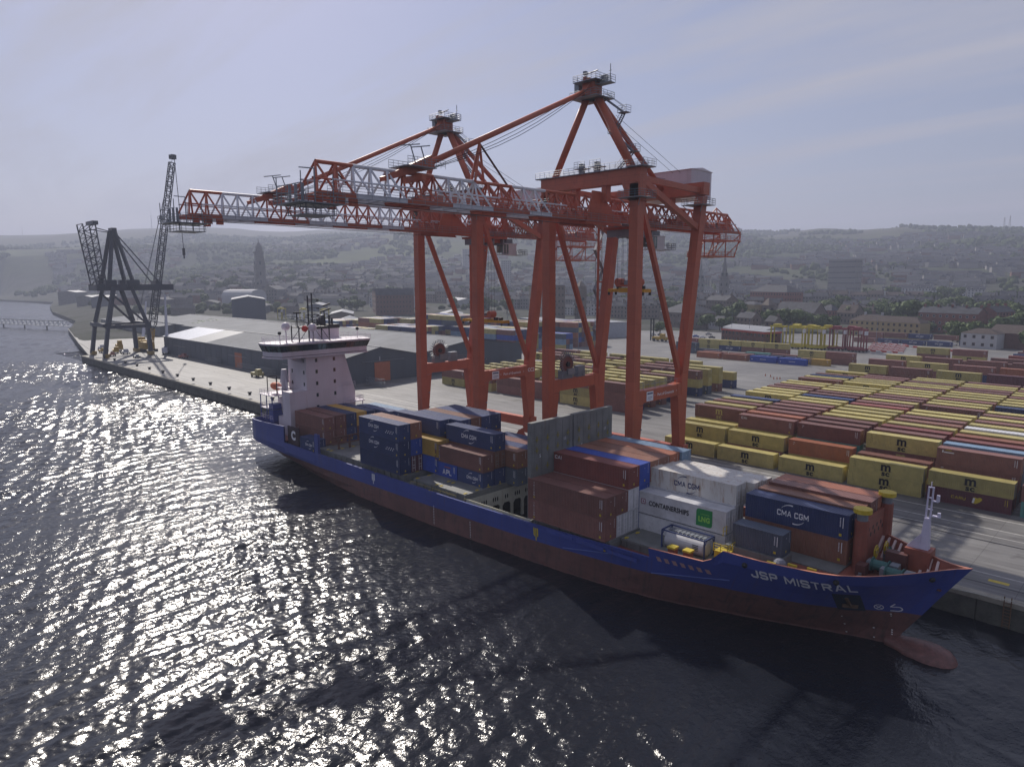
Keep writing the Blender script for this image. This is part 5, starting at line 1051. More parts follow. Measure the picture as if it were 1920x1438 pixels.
# anchor recess, hawse holes, rub stains
m = MB(); f = lambda x, z, o: (x, YC - hb(x, z) - o, z)
m.add([f(x_, z_, .05) for z_ in (7.0, 6.0, 5.1, 4.3) for x_ in (-25.4, -24.6, -23.8, -23.0)], [(r * 4 + c, r * 4 + 4 + c, r * 4 + 5 + c, r * 4 + 1 + c) for r in range(3) for c in range(3)]); m.build('anchor_pocket', mat('anchor_pocket_dark', (0.02, 0.035, 0.06), dirt=.8, dirtcol=(0.10, 0.06, 0.03), scale=2), S)
m = MB(); m.beam(f(-24.2, 6.4, .2), f(-24.1, 5.0, .2), .3, .25); m.beam(f(-24.8, 5.2, .2), f(-23.5, 5.1, .2), .25, .4); m.build('anchor', mat('anchor_rust', (0.10, 0.06, 0.035)), S)
for x, z in ((-33.7, 8.9), (-24.6, 8.9), (-17.2, 9.4)): m = MB(); m.sphere(f(x, z, .0), .33, 10, 6); m.build('hawse_hole', BLK, S)
m = MB()
for i in range(7): x = -45.0 + i * 1.05; m.add([f(x, 6.9, .05), f(x + .55, 6.9, .05), f(x + .75, 6.3, .05), f(x + .2, 6.3, .05)], [(0, 3, 2, 1)])
m.build('freeing_port', mat('freeing_port_pink', (0.42, 0.26, 0.25), dirt=.5), S)
# bulbous bow
m = MB(); n = 12
rings = [(-21.5, .7, .9), (-20.2, 1.0, .75), (-18.8, 1.55, .35), (-17.3, 1.85, .1), (-16.3, 1.85, .0), (-15.4, 1.65, -.05), (-14.8, 1.2, -.1), (-14.4, .6, -.15), (-14.3, .05, -.15)]
for k, (x, r, dz) in enumerate(rings):
    for i in range(n): a = 2 * math.pi * i / n; m.v.append((x, YC + r * 1.18 * math.cos(a), -.5 + dz + r * 1.0 * math.sin(a)))
    if k: m.f += [((k - 1) * n + i, (k - 1) * n + (i + 1) % n, k * n + (i + 1) % n, k * n + i) for i in range(n)]; m.m += [0] * n
m.build('bulbous_bow', mat('bulb_red_paint', (0.17, 0.075, 0.065), rough=.5, var=.3, scale=1.5, dirt=.8, dirtcol=(.07, .055, .045), bump=.3, bscale=3), S, smooth=True)
# breakwater with two capped posts
m = MB(); xb = -25.0; m.box(xb - .3, xb, 83.4, 91.0, 7.9, 13.2, 0)
for y in (82.6, 91.4): m.tube((xb, y, 7.9), (xb, y, 13.6), .8, 12, 0)
for i in range(9):
    y = 84.6 + i * .7; m.prism([(xb + .002, y + .2 * math.cos(R(t_)), 11.2 + .3 * math.sin(R(t_)) + (.5 if i % 2 else -.2)) for t_ in range(0, 360, 60)], (.02, 0, 0), 1)
bw_ = m.build('breakwater', [DRD, BLK], S)
for y in (82.6, 91.4): m = MB(); m.tube((xb, y, 13.6), (xb, y, 14.5), .62, 12, 1); m.tube((xb, y, 14.5), (xb, y, 15.0), 1.0, 16, 0); m.build('ventilator_cap', [YPT, STEEL], S)
# foremast on its pedestal
m = MB(); m.box(-20.9, -18.3, 84.3, 86.5, 7.9, 11.0, 0); m.beam((-18.5, 84.6, 9.6), (-17.5, 84.4, 7.9), .8, .2, 0); m.build('mast_pedestal', DRD, S)
m = MB(); m.beam((-19.2, 85.4, 11.0), (-19.1, 85.4, 14.6), 1.0, .95, w2=.55, h2=.55); m.prism([(-20.9, 84.9, 11.0), (-19.6, 84.9, 11.0), (-19.5, 84.9, 12.8)], (0, 1.0, 0))
for q in (-.22, .22): m.beam((-19.1 + q, 85.4, 14.6), (-19.0 + q, 85.4, 18.2), .16, .16)
for z in (15.6, 16.9, 18.1): m.box(-19.3, -18.7, 85.3, 85.5, z, z + .1)
m.tube((-19, 85.4, 18.1), (-19, 85.4, 18.8), .05, 5); m.box(-18.7, -17.9, 85.2, 85.7, 14.9, 15.0); m.box(-18.2, -17.9, 85.3, 85.6, 15.0, 15.4); m.box(-18.8, -18.2, 85.2, 85.6, 16.6, 16.7); m.box(-18.4, -18.1, 85.2, 85.5, 16.7, 17.4); m.build('foremast', mat('mast_lilac_white', (0.55, 0.53, 0.66)), S)
# forecastle gear
def inr(x, z): return hb(x, z) - .3
for i in range(14):
    x = -25.0 + i * .82 if i < 10 else -25.0 - (i - 9) * 1.5
    if x > -15.3: continue
    for sgn in (1,):
        zt_ = zt(x); m = MB(); a = (x, YC + sgn * (inr(x, zt_) - .05), zt_ - .2); b2 = (x, YC + sgn * max(inr(x, 7.9) - 1.2, .1), 7.95)
        m.prism([(x, YC + sgn * inr(x, zt_), zt_ - .15), (x, YC + sgn * inr(x, 7.95), 7.92), (x, YC + sgn * max(inr(x, 7.95) - 1.9, .1), 7.92), (x, YC + sgn * (inr(x, zt_) - .5), zt_ - .2)], (.26, 0, 0)); m.build('bulwark_bracket', mat('sunlit_bracket', (0.62, 0.50, 0.48)), S)  # pale pinkish colour carries the sunlight falling on these stiffeners
wn = mat('winch_green', (0.04, 0.13, 0.12))
for x, y in ((-22.6, 82.2), (-22.2, 86.8), (-20.8, 80.9)):
    m = MB(); m.tube((x - .8, y, 8.9), (x + .8, y, 8.9), .6, 12, 0); m.tube((x - .9, y, 8.9), (x - .8, y, 8.9), .85, 12, 0); m.tube((x + .8, y, 8.9), (x + .9, y, 8.9), .85, 12, 0); m.box(x + 1, x + 1.9, y - .6, y + .6, 7.9, 9.5, 1); m.box(x - 1.4, x - .95, y - .5, y + .5, 7.9, 9.3, 1); m.build('mooring_winch', [wn, STEEL], S)
for x, y in ((-23.8, 84.2), (-23.4, 86.4)):
    m = MB(); c = Vector((x, y, 9.7)); pr_ = None
    for i in range(17):
        a = 2 * math.pi * i / 16; p_ = c + Vector((.05, .75 * math.cos(a), .75 * math.sin(a)))
        if pr_ is not None: m.tube(pr_, p_, .06, 4, caps=False)
        pr_ = p_
    for i in range(3): a = 2 * math.pi * i / 3 + .5; m.beam(c, c + Vector((.05, .72 * math.cos(a), .72 * math.sin(a))), .2, .05)
    m.tube(c, c + Vector((0, 0, -1.8)), .08, 5); m.build('brake_wheel', YPT, S)
m = MB(); m.box(-22.6, -20.4, 83.6, 84.6, 7.9, 10.3); m.box(-24.6, -23.6, 80.0, 81.4, 7.9, 9.2); m.build('deck_locker', mat('dark_red_locker', (0.10, 0.035, 0.03)), S)
m = MB(); m.tube((-17.6, 84.4, 7.9), (-17.6, 84.4, 9.0), .4, 10); m.tube((-17.6, 85.6, 7.9), (-17.6, 85.6, 9.0), .4, 10); m.build('mooring_bollard', mat('orange_bollard', (0.4, 0.12, 0.05)), S)
m = MB(); m.sphere((-18.6, 86.6, 8.1), .9, 10, 5, sz=.35); m.build('rope_coil', mat('blue_rope', (0.12, 0.25, 0.45)), S)
m = MB()
for i in range(26):
    x = rnd.uniform(-24.5, -16.5); b_ = inr(x, 7.9) - .8; y = YC + rnd.uniform(-b_, b_) * .9; h = rnd.uniform(.2, .9); m.rbox((x, y), rnd.uniform(.15, .7), rnd.uniform(.15, .7), 7.9, 7.9 + h, rnd.uniform(0, 3), rnd.choice([0, 1, 2, 2]))
m.build('deck_fittings', [YPT, STEEL, mat('dark_red_locker', (0.1, 0.03, 0.03))], S)
m = MB()
for x, y in ((-35.0, 72.9), (-31.5, 73.6), (-27.5, 75.0), (-29.5, 74.6)): m.tube((x, y, 7.9), (x, y, 9.1), .28, 8, 1); m.box(x - .5, x + .5, y - .15, y + .15, 9.1, 9.35, 0)
m.sphere((-30.9, 74.5, 8.9), .8, 10, 6, 2); m.build('deck_ventilators', [YPT, STEEL, mat('grey_tarp', (0.2, 0.21, 0.25))], S)
m = MB(); m.tube((-19.0, YC - 2.7, 9.2), (-8, 96.3, 3.6), .035, 4); m.build('mooring_rope', mat('pale_rope', (0.4, 0.4, 0.36)), S)
m = MB()
for x, y in ((-44.0, 73.3), (-42.0, 73.6)): m.box(x - .45, x + .45, y - .45, y + .45, 5.4, 7.6, 1); m.box(x - .55, x + .55, y - .55, y + .55, 7.6, 7.85, 0)
m.build('ventilator_box', [YPT, DRD], S)
m = MB(); m.box(-39.0, -37.2, 74.5, 76.3, 5.4, 8.4); m.rail([(-39, 74.3, 8.4), (-37.2, 74.3, 8.4), (-37.2, 76.3, 8.4)], 1.0, .6, .05, rails=3); m.rail([(-39.2, 77, 9.4), (-39.2, 77.9, 9.4)], 1.1, .5, .05); m.build('stair_tower', YPT, S)
# ---- deck cargo
RW = [71.0 + 2.6 * i for i in range(9)]; SG = 'containers carried on the deck of the ship'
def cargo(r, x0, z, L, Hh, col, lb, logo='mk', end='plain', kind='corr', nm='shipping_container', cat='shipping container', y=None):
    return container(x0, RW[r] if y is None else y, z, L, Hh, col, lb, SG, logo, kind, True, end, nm, cat, sw=1.03)
b0 = 6.62
# bay just ahead of the bridge
cargo(1, -140.6, b0, 12.6, 3.0, 'brown', 'dark brown container on ship before the bridge, waterside row, lower tier', 'triton'); cargo(1, -140.6, b0 + 3.03, 12.6, 2.85, 'brown', 'dark brown container on ship before the bridge, waterside row, upper tier', 'mk')
for r, c, h2 in ((2, 'brown', 3.0), (3, 'navy', 3.0), (4, 'gold', 3.0), (5, 'navy', 2.9), (6, 'navy', 3.0), (7, 'lightblue', 2.9)):
    for q in range(2): cargo(r, -140.5 if r < 6 else -136, b0 + q * 3.03, 12.6 if r < 6 else 12.6, h2, c if q else rnd.choice(['brown', 'navy']), f'{CN[c] if q else "dark"} container on ship before the bridge, {ORD[r]} row from water, {"upper" if q else "lower"} tier')
container(-133.8, 70.9, 5.4, 6.3, 2.8, 'navy', 'short navy container standing alone behind the blue pillar near the ship bridge', SG, 'cma', end='plain')
# second bay: three-high navy stack
cargo(0, -110.9, b0, 12.6, 3.0, 'navy', 'plain navy container at the bottom of the outer three-high stack', 'mk'); cargo(0, -110.9, b0 + 3.03, 12.6, 3.0, 'navy', 'navy container in the middle of the outer three-high stack, white lettering', 'cmas'); cargo(0, -110.9, b0 + 6.06, 12.6, 3.0, 'navy', 'navy container on top of the outer three-high stack, white lettering', 'cmas')
for q, c in enumerate(('maroon', 'blue', 'tan')): cargo(1, -110.9, b0 + q * 3.03, 12.6, 3.0, c, f'{CN[c]} container in the second three-high row beside the navy stack', 'mk', end='door' if q == 0 else 'plain')
cargo(2, -106.4, b0, 12.6, 3.0, 'blue', 'bright blue container under the golden yellow one amidships'); cargo(2, -106.4, b0 + 3.03, 12.6, 3.0, 'gold', 'golden yellow container standing in the gap amidships on the ship')
for r, cs in ((3, ('navy', 'brown', 'navy')), (4, ('brown', 'navy', 'navy')), (5, ('navy', 'navy', 'tan')), (6, ('brown', 'navy', 'navy')), (7, ('navy', 'brown', 'navy'))):
    for q, c in enumerate(cs): cargo(r, -110.2 if r == 3 else -107.2, b0 + q * 3.03, 13.8 if r == 3 else 13.6, 3.0, c, f'{CN[c]} container, {ORD[r + 1]} row from water in the bay beside the navy stack, tier {("one", "two", "three")[q]}', 'txt' if q == 2 and r == 3 else 'mk')
# third bay
cargo(2, -94.7, b0 - .3, 5.9, 2.75, 'blue', 'short bright blue container lettered APL beneath the long brown one', 'apl'); cargo(2, -88.5, b0 - .3, 6.3, 2.75, 'navy', 'short navy container with white CMA CGM lettering beneath the long brown one', 'cma')
cargo(2, -94.7, b0 + 2.5, 12.6, 2.95, 'brown', 'long brown container on the APL and CMA CGM ones, waterside of its bay', 'triton')
for q, c in enumerate(('navy', 'tan', 'navy')): cargo(3, -94.6, b0 + q * 3.0 - (.25 if q else .3), 12.6, 2.95, c, ['navy container hidden behind the short ones amidships', 'tan brown container under the topmost navy CMA CGM one', 'topmost navy container amidships with large CMA CGM lettering'][q], 'cma' if q == 2 else 'mk', end='door' if q == 1 else 'plain')
for r, cs in ((4, ('grey', 'tan')), (5, ('orange', 'navy')), (6, ('navy', 'brown')), (7, ('brown', 'navy'))):
    for q, c in enumerate(cs): cargo(r, -92.0, b0 + q * 3.03 - .3, 12.8, 2.95, c, f'{CN[c]} container, {ORD[r + 1]} row from water aft of the open hold, {"upper" if q else "lower"} tier', end='plain')
# fourth bay ahead of the folded hatch panels
cargo(0, -66.9, b0 - .1, 14.0, 3.0, 'brown', 'brown waterside container beside the folded hatch panel, lower tier', 'triton'); cargo(0, -66.9, b0 + 2.93, 14.0, 3.0, 'brown', 'brown waterside container beside the folded hatch panel, upper tier', 'triton')
cargo(1, -66.9, b0 - .1, 14.0, 3.0, 'white', 'white refrigerated container behind the lower brown waterside one', 'mk', 'door', 'reefer', 'refrigerated_container', 'refrigerated container'); cargo(1, -66.9, b0 + 2.93, 14.0, 3.0, 'brown', 'brown container beside the white edged one in front of the hatch panel', 'mk')
for q, c in enumerate(('white', 'white', 'redbrown')): cargo(2, -66.9, b0 + q * 3.03 - .1, 14.0, 3.0, c, ['white container at the bottom under the red brown CAI one', 'white container in the middle under the red brown CAI one', 'red brown container lettered CAI against the folded hatch panels'][q], 'cai' if q == 2 else 'mk', end='door' if q < 2 else 'plain')
for r, c in ((3, 'blue'), (4, 'tan'), (5, 'tan'), (6, 'orange'), (7, 'lightblue')):
    for q in range(3):
        if q < 2 and r > 3: continue
        cargo(r, -66.9, b0 + q * 3.03 - .1, 14.0 if r < 7 else 14.4, 3.0, c, f'{CN[c]} topped container, {ORD[r + 1]} row from water in front of the hatch panels, tier {("one", "two", "three")[q]}', 'mk', end='plain')
# fifth bay: white reefers
kw = dict(kind='reefer', nm='refrigerated_container', cat='refrigerated container', end='door')
cargo(3, -53.9, b0 - .9, 14.1, 3.0, 'white', 'plain white refrigerated container at the bottom beside the tank container', None, **kw); cargo(3, -53.9, b0 + 2.25, 14.1, 3.05, 'white', 'white refrigerated container lettered CONTAINERSHIPS with a green LNG panel', 'cships', **kw)
for q in range(2): cargo(4, -54.1, b0 - .6 + q * 3.03, 14.1, 3.0, 'white', ['white refrigerated container behind the plain white one, bottom tier', 'white refrigerated container directly under the rusty white CMA CGM one'][q], None, **kw)
cargo(4, -54.1, 12.0 - .3, 14.1, 3.0, 'rustwhite', 'rust streaked white refrigerated container with dark CMA CGM lettering', 'cmadk', y=81.7, **kw); cargo(5, -53.2, 11.8 - .3, 14.1, 3.0, 'rustwhite', 'rusty white container behind the CMA CGM lettered one, tree of cable shadows on roof', None, y=84.9, **kw)
cargo(6, -53.2, 11.6 - .3, 14.1, 3.0, 'rustwhite', 'farthest rusty white refrigerated container at the quay side of the ship', None, y=87.6, **kw)
# sixth bay: behind the forecastle
container(-37.6, 76.2, 9.0, 6.15, 2.75, 'grey', 'short slate grey container beside the navy CMA CGM one near ship bow', SG, 'mk', end='plain')
MB_ = MB(); MB_.box(-38.6, -26.0, 78.6, 92.4, 5.4, 8.05); MB_.box(-38.4, -31.2, 75.9, 78.6, 5.4, 8.95); MB_.build('cargo_platform', LID, S)
cargo(4, -38.6, 8.1, 12.5, 2.98, 'tan', 'tan brown container under the navy CMA CGM one behind forecastle', 'mk', y=81.5); cargo(4, -38.6, 11.1, 12.5, 3.0, 'navy', 'bow navy container with bold CMA CGM lettering, foremost on the ship', 'cma', y=81.5)
for r, y, c, dx in ((5, 84.15, 'tan', 0), (6, 86.75, 'brown', .3), (7, 89.35, 'orange', .3)):
    for q in range(2): cargo(r, -38.3 + dx, 8.1 + q * 3.2 + (.35 if r > 5 and q else 0) , 12.6, 3.0, c if q else 'brown', f'{CN[c]} corrugated roof container, {ORD[r - 3]} from the waterside one at the bow, {"upper" if q else "lower"} tier', y=y)
# tank container
tk_ = thing('tank_container', (-43.6, 76.2, 6.2), 'white cylindrical tank container in a blue frame on the ship deck', 'tank container', SG); fb = mat('tank_frame_blue', (0.03, 0.05, 0.16))
m = MB(); x0, x1, y0, y1, z0, z1 = -46.7, -40.6, 75.0, 77.4, 6.2, 8.9
for x in (x0, x1):
    for y in (y0, y1): m.box(x - .08, x + .08, y - .08, y + .08, z0, z1)
    for z in (z0, z1): m.box(x - .07, x + .07, y0, y1, z - .09, z + .09)
    for (ya, za, yb2, zb2) in ((y0, z1 - .7, y0 + .7, z1), (y1, z1 - .7, y1 - .7, z1), (y0, z0 + .7, y0 + .7, z0), (y1, z0 + .7, y1 - .7, z0)): m.beam((x, ya, za), (x, yb2, zb2), .09, .09)
for y in (y0, y1):
    for z in (z0, z1): m.box(x0, x1, y - .07, y + .07, z - .08, z + .08)
m.build('frame', fb, tk_)
m = MB(); c = (y0 + y1) / 2; m.tube((x0 + .35, c, 7.5), (x1 - .35, c, 7.5), 1.12, 24); m.tube((x0 + .1, c, 7.5), (x0 + .35, c, 7.5), .75, 24, r2=1.12); m.tube((x1 - .35, c, 7.5), (x1 - .1, c, 7.5), 1.12, 24, r2=.75)
m.build('tank', CC['white'], tk_, smooth=False); m = MB()
for i in range(9): m.box(x0 + .4 + i * .6, x0 + .85 + i * .6, c - .35, c + .5, z1 - .12, z1 - .06)
m.build('top_walkway', STEEL, tk_); m = MB()
for i in range(4): m.box(x1 - 1.7, x1 - .9, y0 - .02 + .02 * i, y0 + .04, 8.0 - i * .22, 8.08 - i * .22)
m.build('data_plate', BLK, tk_)
# ================================================================ warehouses, port plant, town
WB = mat('warehouse_blue_cladding', (0.075, 0.09, 0.115), rough=0.5, var=0.12, scale=0.2, dirt=0.25, streak=True)
WR = mat('warehouse_grey_roof', (0.12, 0.13, 0.148), rough=0.75, var=0.25, scale=0.08, dirt=0.6, dirtcol=(0.065, 0.07, 0.065), spec=.25)
WG = mat('bare_shiny_roof', (0.55, 0.56, 0.58), rough=0.28, metal=0.7, var=0.1)
DOR = mat('orange_roller_door', (0.42, 0.13, 0.06), var=0.1)
MOS = mat('roof_moss', (0.10, 0.17, 0.05), var=0.3)
def shed(nm, x0, x1, y0, y1, ze, zr, label, doors=(), side_doors=(), ribs=True, skip_front=False, gloss=None, gable=True, wmat=None, rmat=None, base=QZ, num=None):
    T = thing(nm, ((x0 + x1) / 2, (y0 + y1) / 2, base), label, 'warehouse'); yc = (y0 + y1) / 2; e = 0.6
    m = MB(); m.box(x0, x1, y0, y1, base - 1, ze, 0)
    m.add([(x1, y0, ze), (x1, y1, ze), (x1, yc, zr - .05), (x0, y0, ze), (x0, y1, ze), (x0, yc, zr - .05)], [(0, 1, 2), (4, 3, 5)], 0)
    n = int((x1 - x0) / 6)
    for i in range(1, n): x = x0 + i * 6.0; m.box(x, x + .14, y0 - .06, y0, base, ze, 0)
    if num: m.text(num, 2.2, XF(x1 + .05, yc, ze - .4), 1)
    m.build('wall', [wmat or WB, WPT], T)
    m = MB(); segs = [(x0 - e, x1 + e, 0)]
    if gloss: segs = [(x0 - e, gloss[0], 1), (gloss[0], gloss[1], 2), (gloss[1], x1 + e, 0)]
    for a, b_, mi in segs:
        m.add([(a, y0 - e, ze + .06), (b_, y0 - e, ze + .06), (b_, yc, zr + .06), (a, yc, zr + .06)], [(0, 1, 2, 3)], mi); m.add([(a, yc, zr + .06), (b_, yc, zr + .06), (b_, y1 + e, ze + .06), (a, y1 + e, ze + .06)], [(0, 1, 2, 3)], 0)
    m.box(x0 - e, x1 + e, yc - .4, yc + .4, zr + .03, zr + .2, 3)
    m.box(x0 - e, x1 + e, y0 - e - .2, y0 - e + .05, ze - .25, ze + .14, 3)
    m.build('roof', [rmat or WR, WG, WB, mat('pale_ridge_flashing', (0.24, 0.25, 0.26), var=.1)], T)
    for x, w_, h in doors: MB().box(x, x + w_, y0 - .12, y0 - .0, base, base + h).build('roller_door', DOR, T)
    for x, w_ in side_doors: MB().box(x, x + w_, y0 - .35, y0 - .1, ze - 4, ze - 3.85).build('door_track', mat('pale_track', (0.3, 0.3, .32)), T)
    return T
s1 = shed('warehouse', -386, -217, 130, 168, 12.2, 16.2, 'long blue clad warehouse nearest the quay, with orange roller doors', doors=[(-300, 7, 6.5), (-249, 8, 7.0)], side_doors=[(-306, 18), (-256, 20), (-372, 16)], gloss=(-352, -330), num='1')
m = MB(); m.box(-217, -216.85, 146.5, 153.5, QZ, 10.6); m.build('roller_door', DOR, s1); m = MB(); m.box(-216.9, -216.6, 141, 160, 11.0, 11.15); m.build('door_track', STEEL, s1)
s2 = shed('warehouse', -330, -217, 168.4, 226, 12.4, 16.4, 'broad blue clad warehouse behind the one by the quay, grey low roof', num='2')
shed('warehouse', -468, -332, 170, 232, 12.2, 15.6, 'blue warehouse farther left whose grey roof shows strips of daylight')
s4 = shed('warehouse', -560, -430, 178, 240, 11.5, 15.0, 'grey roofed warehouse in the distance with green moss on its roof')
m = MB()
for i in range(40): x = rnd.uniform(-500, -450); y = rnd.uniform(183, 203); z = 11.5 + (y - 178) / 31 * 3.5; m.rbox((x, y), rnd.uniform(1, 6), rnd.uniform(.6, 2), z, z + .2, rnd.uniform(0, .5))
m.build('moss_patch', MOS, s4)
shed('warehouse', -640, -505, 168, 225, 10, 13, 'low grey warehouse at far left behind the dark crane', wmat=mat('dull_grey_cladding', (0.16, 0.17, 0.18)))
def slab(nm, x, y, wd, dp, h, a, label, cat, wallc, roofc, kind='gable', rows=3, cols=8, rh=3.5, chim=2, base=None, fin=None, wins=True, part_windows=False, dorm=0, sub=6, grp=None, wincol=None, dirx=None):
    z0 = (H(x, y) if base is None else base); T = thing(nm, (x, y, z0), label, cat, grp)
    ca, sa = math.cos(a), math.sin(a)
    def P(u, v, z): return (x + u * ca - v * sa, y + u * sa + v * ca, z)
    def bx(m, u0, u1, v0, v1, za, zb, mi=0): m.add([P(u0, v0, za), P(u1, v0, za), P(u1, v1, za), P(u0, v1, za), P(u0, v0, zb), P(u1, v0, zb), P(u1, v1, zb), P(u0, v1, zb)], [(0, 3, 2, 1), (4, 5, 6, 7), (0, 1, 5, 4), (1, 2, 6, 5), (2, 3, 7, 6), (3, 0, 4, 7)], mi)
    W2, D2 = wd / 2, dp / 2; ht = z0 + h; m = MB(); bx(m, -W2, W2, -D2, D2, z0 - sub, ht)
    if kind == 'gable':
        m.add([P(-W2, -D2, ht), P(-W2, D2, ht), P(-W2, 0, ht + rh - .1), P(W2, -D2, ht), P(W2, D2, ht), P(W2, 0, ht + rh - .1)], [(1, 0, 2), (3, 4, 5)])
    if fin: fin(m, bx, W2, D2, z0, ht)
    wl_ = m
    if wins:
        dz = h / rows; du = wd / cols; wm_ = MB()
        for r in range(rows):
            for c in range(cols):
                u = -W2 + du * (c + .5); zc_ = z0 + dz * (r + .58); ww, wh_ = min(.55, du * .26), min(.85, dz * .28)
                if part_windows:
                    q = MB(); bx(q, u - ww, u + ww, -D2 - .06, -D2, zc_ - wh_, zc_ + wh_, 0); part_windows.append(q)
                else: bx(m, u - ww, u + ww, -D2 - .06, -D2, zc_ - wh_, zc_ + wh_, 1)
            for v in np.arange(-D2 + 2, D2 - 1, 3.2): bx(m, W2, W2 + .06, v - .5, v + .5, z0 + dz * (r + .58) - .8, z0 + dz * (r + .58) + .8, 1)
    m.build('wall', [wallc, GLS], T)
    if part_windows:
        for q in part_windows: q.build('window', wincol or GLS, T)
    m = MB(); e = .35
    if kind == 'gable':
        a4 = [P(-W2 - e, -D2 - e, ht), P(W2 + e, -D2 - e, ht), P(W2 + e, 0, ht + rh), P(-W2 - e, 0, ht + rh), P(W2 + e, D2 + e, ht), P(-W2 - e, D2 + e, ht)]; m.add(a4, [(0, 1, 2, 3), (3, 2, 4, 5)])
    elif kind == 'hip':
        k = min(D2, W2 * .8); a6 = [P(-W2 - e, -D2 - e, ht), P(W2 + e, -D2 - e, ht), P(W2 + e, D2 + e, ht), P(-W2 - e, D2 + e, ht), P(-W2 + k, 0, ht + rh), P(W2 - k, 0, ht + rh)]; m.add(a6, [(0, 1, 5, 4), (1, 2, 5), (2, 3, 4, 5), (3, 0, 4)])
    elif kind == 'saw':
        n = rows + 2
        for i in range(n): u0, u1 = lerp(-W2, W2, i / n), lerp(-W2, W2, (i + 1) / n); um = (u0 + u1) / 2; m.add([P(u0, -D2, ht), P(um, -D2, ht + rh), P(u1, -D2, ht), P(u0, D2, ht), P(um, D2, ht + rh), P(u1, D2, ht)], [(0, 1, 4, 3), (1, 2, 5, 4)], 0); m.add([P(u0, -D2 + .05, ht), P(u1, -D2 + .05, ht), P(um, -D2 + .05, ht + rh)], [(0, 1, 2)], 1)
    else: bx(m, -W2 - .1, W2 + .1, -D2 - .1, D2 + .1, ht, ht + .5)
    for i in range(dorm):
        u = lerp(-W2, W2, (i + .5) / dorm); bx(m, u - 1.2, u + 1.2, -D2 + .2, -D2 + 3, ht, ht + 2.2, 1); bx(m, u - .8, u + .8, -D2 + .12, -D2 + .2, ht + .4, ht + 1.8, 2)
    rf = m.build('roof', [roofc, wallc, GLS], T)
    if chim and kind in ('gable', 'hip'):
        for i in range(chim): u = lerp(-W2 + 1, W2 - 1, i / max(1, chim - 1)) if chim > 1 else W2 - 1; q = MB(); bx(q, u - .5, u + .5, -.9, .9, ht + rh * .5, ht + rh + 1.6); q.build('chimney', wallc, rf)
    return T
STN = mat('brown_sandstone', (0.17, 0.14, 0.115), rough=.9, var=.2, scale=.4); STG = mat('grey_masonry', (0.16, 0.155, 0.15), rough=.9, var=.2, scale=.4); RSS = mat('red_sandstone', (0.20, 0.085, 0.065), rough=.9, var=.2, scale=.4)
REN = mat('white_render', (0.45, 0.45, 0.46), rough=.8, var=.06, dirt=.25); YBR = mat('yellow_brick', (0.33, 0.26, 0.14), rough=.9, var=.12, scale=1); DBR = mat('dark_red_brick', (0.13, 0.065, 0.05), rough=.9, var=.2)
SLT = mat('town_slate', (0.06, 0.062, 0.072), rough=.8, var=.3, scale=.3, spec=.15); SLB = mat('brown_roof_tiles', (0.075, 0.06, 0.055), rough=.85, var=.25, scale=.5, spec=.15); MTL = mat('pale_metal_roof', (0.24, 0.25, 0.27), rough=.6, var=.15, spec=.3); CON = mat('tower_concrete', (0.36, 0.36, 0.37), rough=.8, var=.06)
VA = -0.62     # streets run roughly square to the line of sight
# landmarks
def tier_tower(nm, x, y, top, base_w, steps, wallm, label, cat='tower', cap=1.0, z0=None):
    z0 = H(x, y) if z0 is None else z0; T = thing(nm, (x, y, z0), label, cat); m = MB(); hh_ = top - z0; z = z0 - 4
    for f0, f1, w0, w1 in steps: m.rbox((x, y), base_w * w0, base_w * w0, z0 + hh_ * f0 - (4 if f0 == 0 else 0), z0 + hh_ * f1, VA + .3, 0, top=w1 / w0)
    for k in range(4):
        a = VA + .3 + math.pi / 4 + k * math.pi / 2; r = base_w * .62; m.tube((x + r * math.cos(a), y + r * math.sin(a), z0 + hh_ * .45), (x + r * math.cos(a), y + r * math.sin(a), z0 + hh_ * .64), .7, 5, r2=.1)
    m.build('shaft', wallm, T); m = MB()
    for k in range(4):
        a = VA + .3 + k * math.pi / 2; d = (math.cos(a), math.sin(a)); r = base_w * .5
        for f in (.2, .35, .55): c = (x + d[0] * r, y + d[1] * r); m.rbox(c, 1.2 if k % 2 == 0 else 2.0, 2.0 if k % 2 == 0 else 1.2, z0 + hh_ * f, z0 + hh_ * (f + .06), VA + .3)
    m.build('opening', GLS, T); return T
tier_tower('clock_tower', -992, 475, 98, 14, [(0, .5, 1.15, 1.0), (.5, .53, 1.12, 1.12), (.53, .78, .92, .80), (.78, .80, .92, .92), (.80, .90, .66, .55), (.90, .97, .55, .18), (.97, 1.05, .1, .03)], STG, 'tall slender stone clock tower with domed top rising above the town')
tier_tower('corner_tower', -848, 402, 55, 7.5, [(0, .6, 1, .95), (.6, .8, .85, .6), (.8, 1.0, .5, .06)], STG, 'small pointed stone tower beside the large white curved shed', 'tower')
tier_tower('church_spire', -419, 797, 72, 8, [(0, .38, 1.1, 1.0), (.38, .42, 1.15, 1.1), (.42, 1.0, .8, .04)], STG, 'tall thin stone church spire standing left of the tenement roofs', 'spire')
tier_tower('church_spire', -468, 827, 66, 6, [(0, .45, 1.1, 1.0), (.45, 1.0, .85, .04)], STG, 'narrow grey spire seen just beside the tallest red crane leg', 'spire')
T_ = thing('curved_white_shed', (-820, 372, H(-820, 372)), 'large white shed with curved eaves beside the town hall', 'shed'); m = MB(); z0 = H(-820, 372); ca, sa = math.cos(-.45), math.sin(-.45); pr = [(-14, -3), (-14, 12), (-12.5, 15.5), (-9, 18), (0, 19), (9, 18), (12.5, 15.5), (14, 12), (14, -3)]
m.prism([(-846 - v * sa * 0 + v * -.43, 365 + v * .9, z0 + h) for v, h in pr], (40, 18, 0)); m.build('shell', REN, T_)
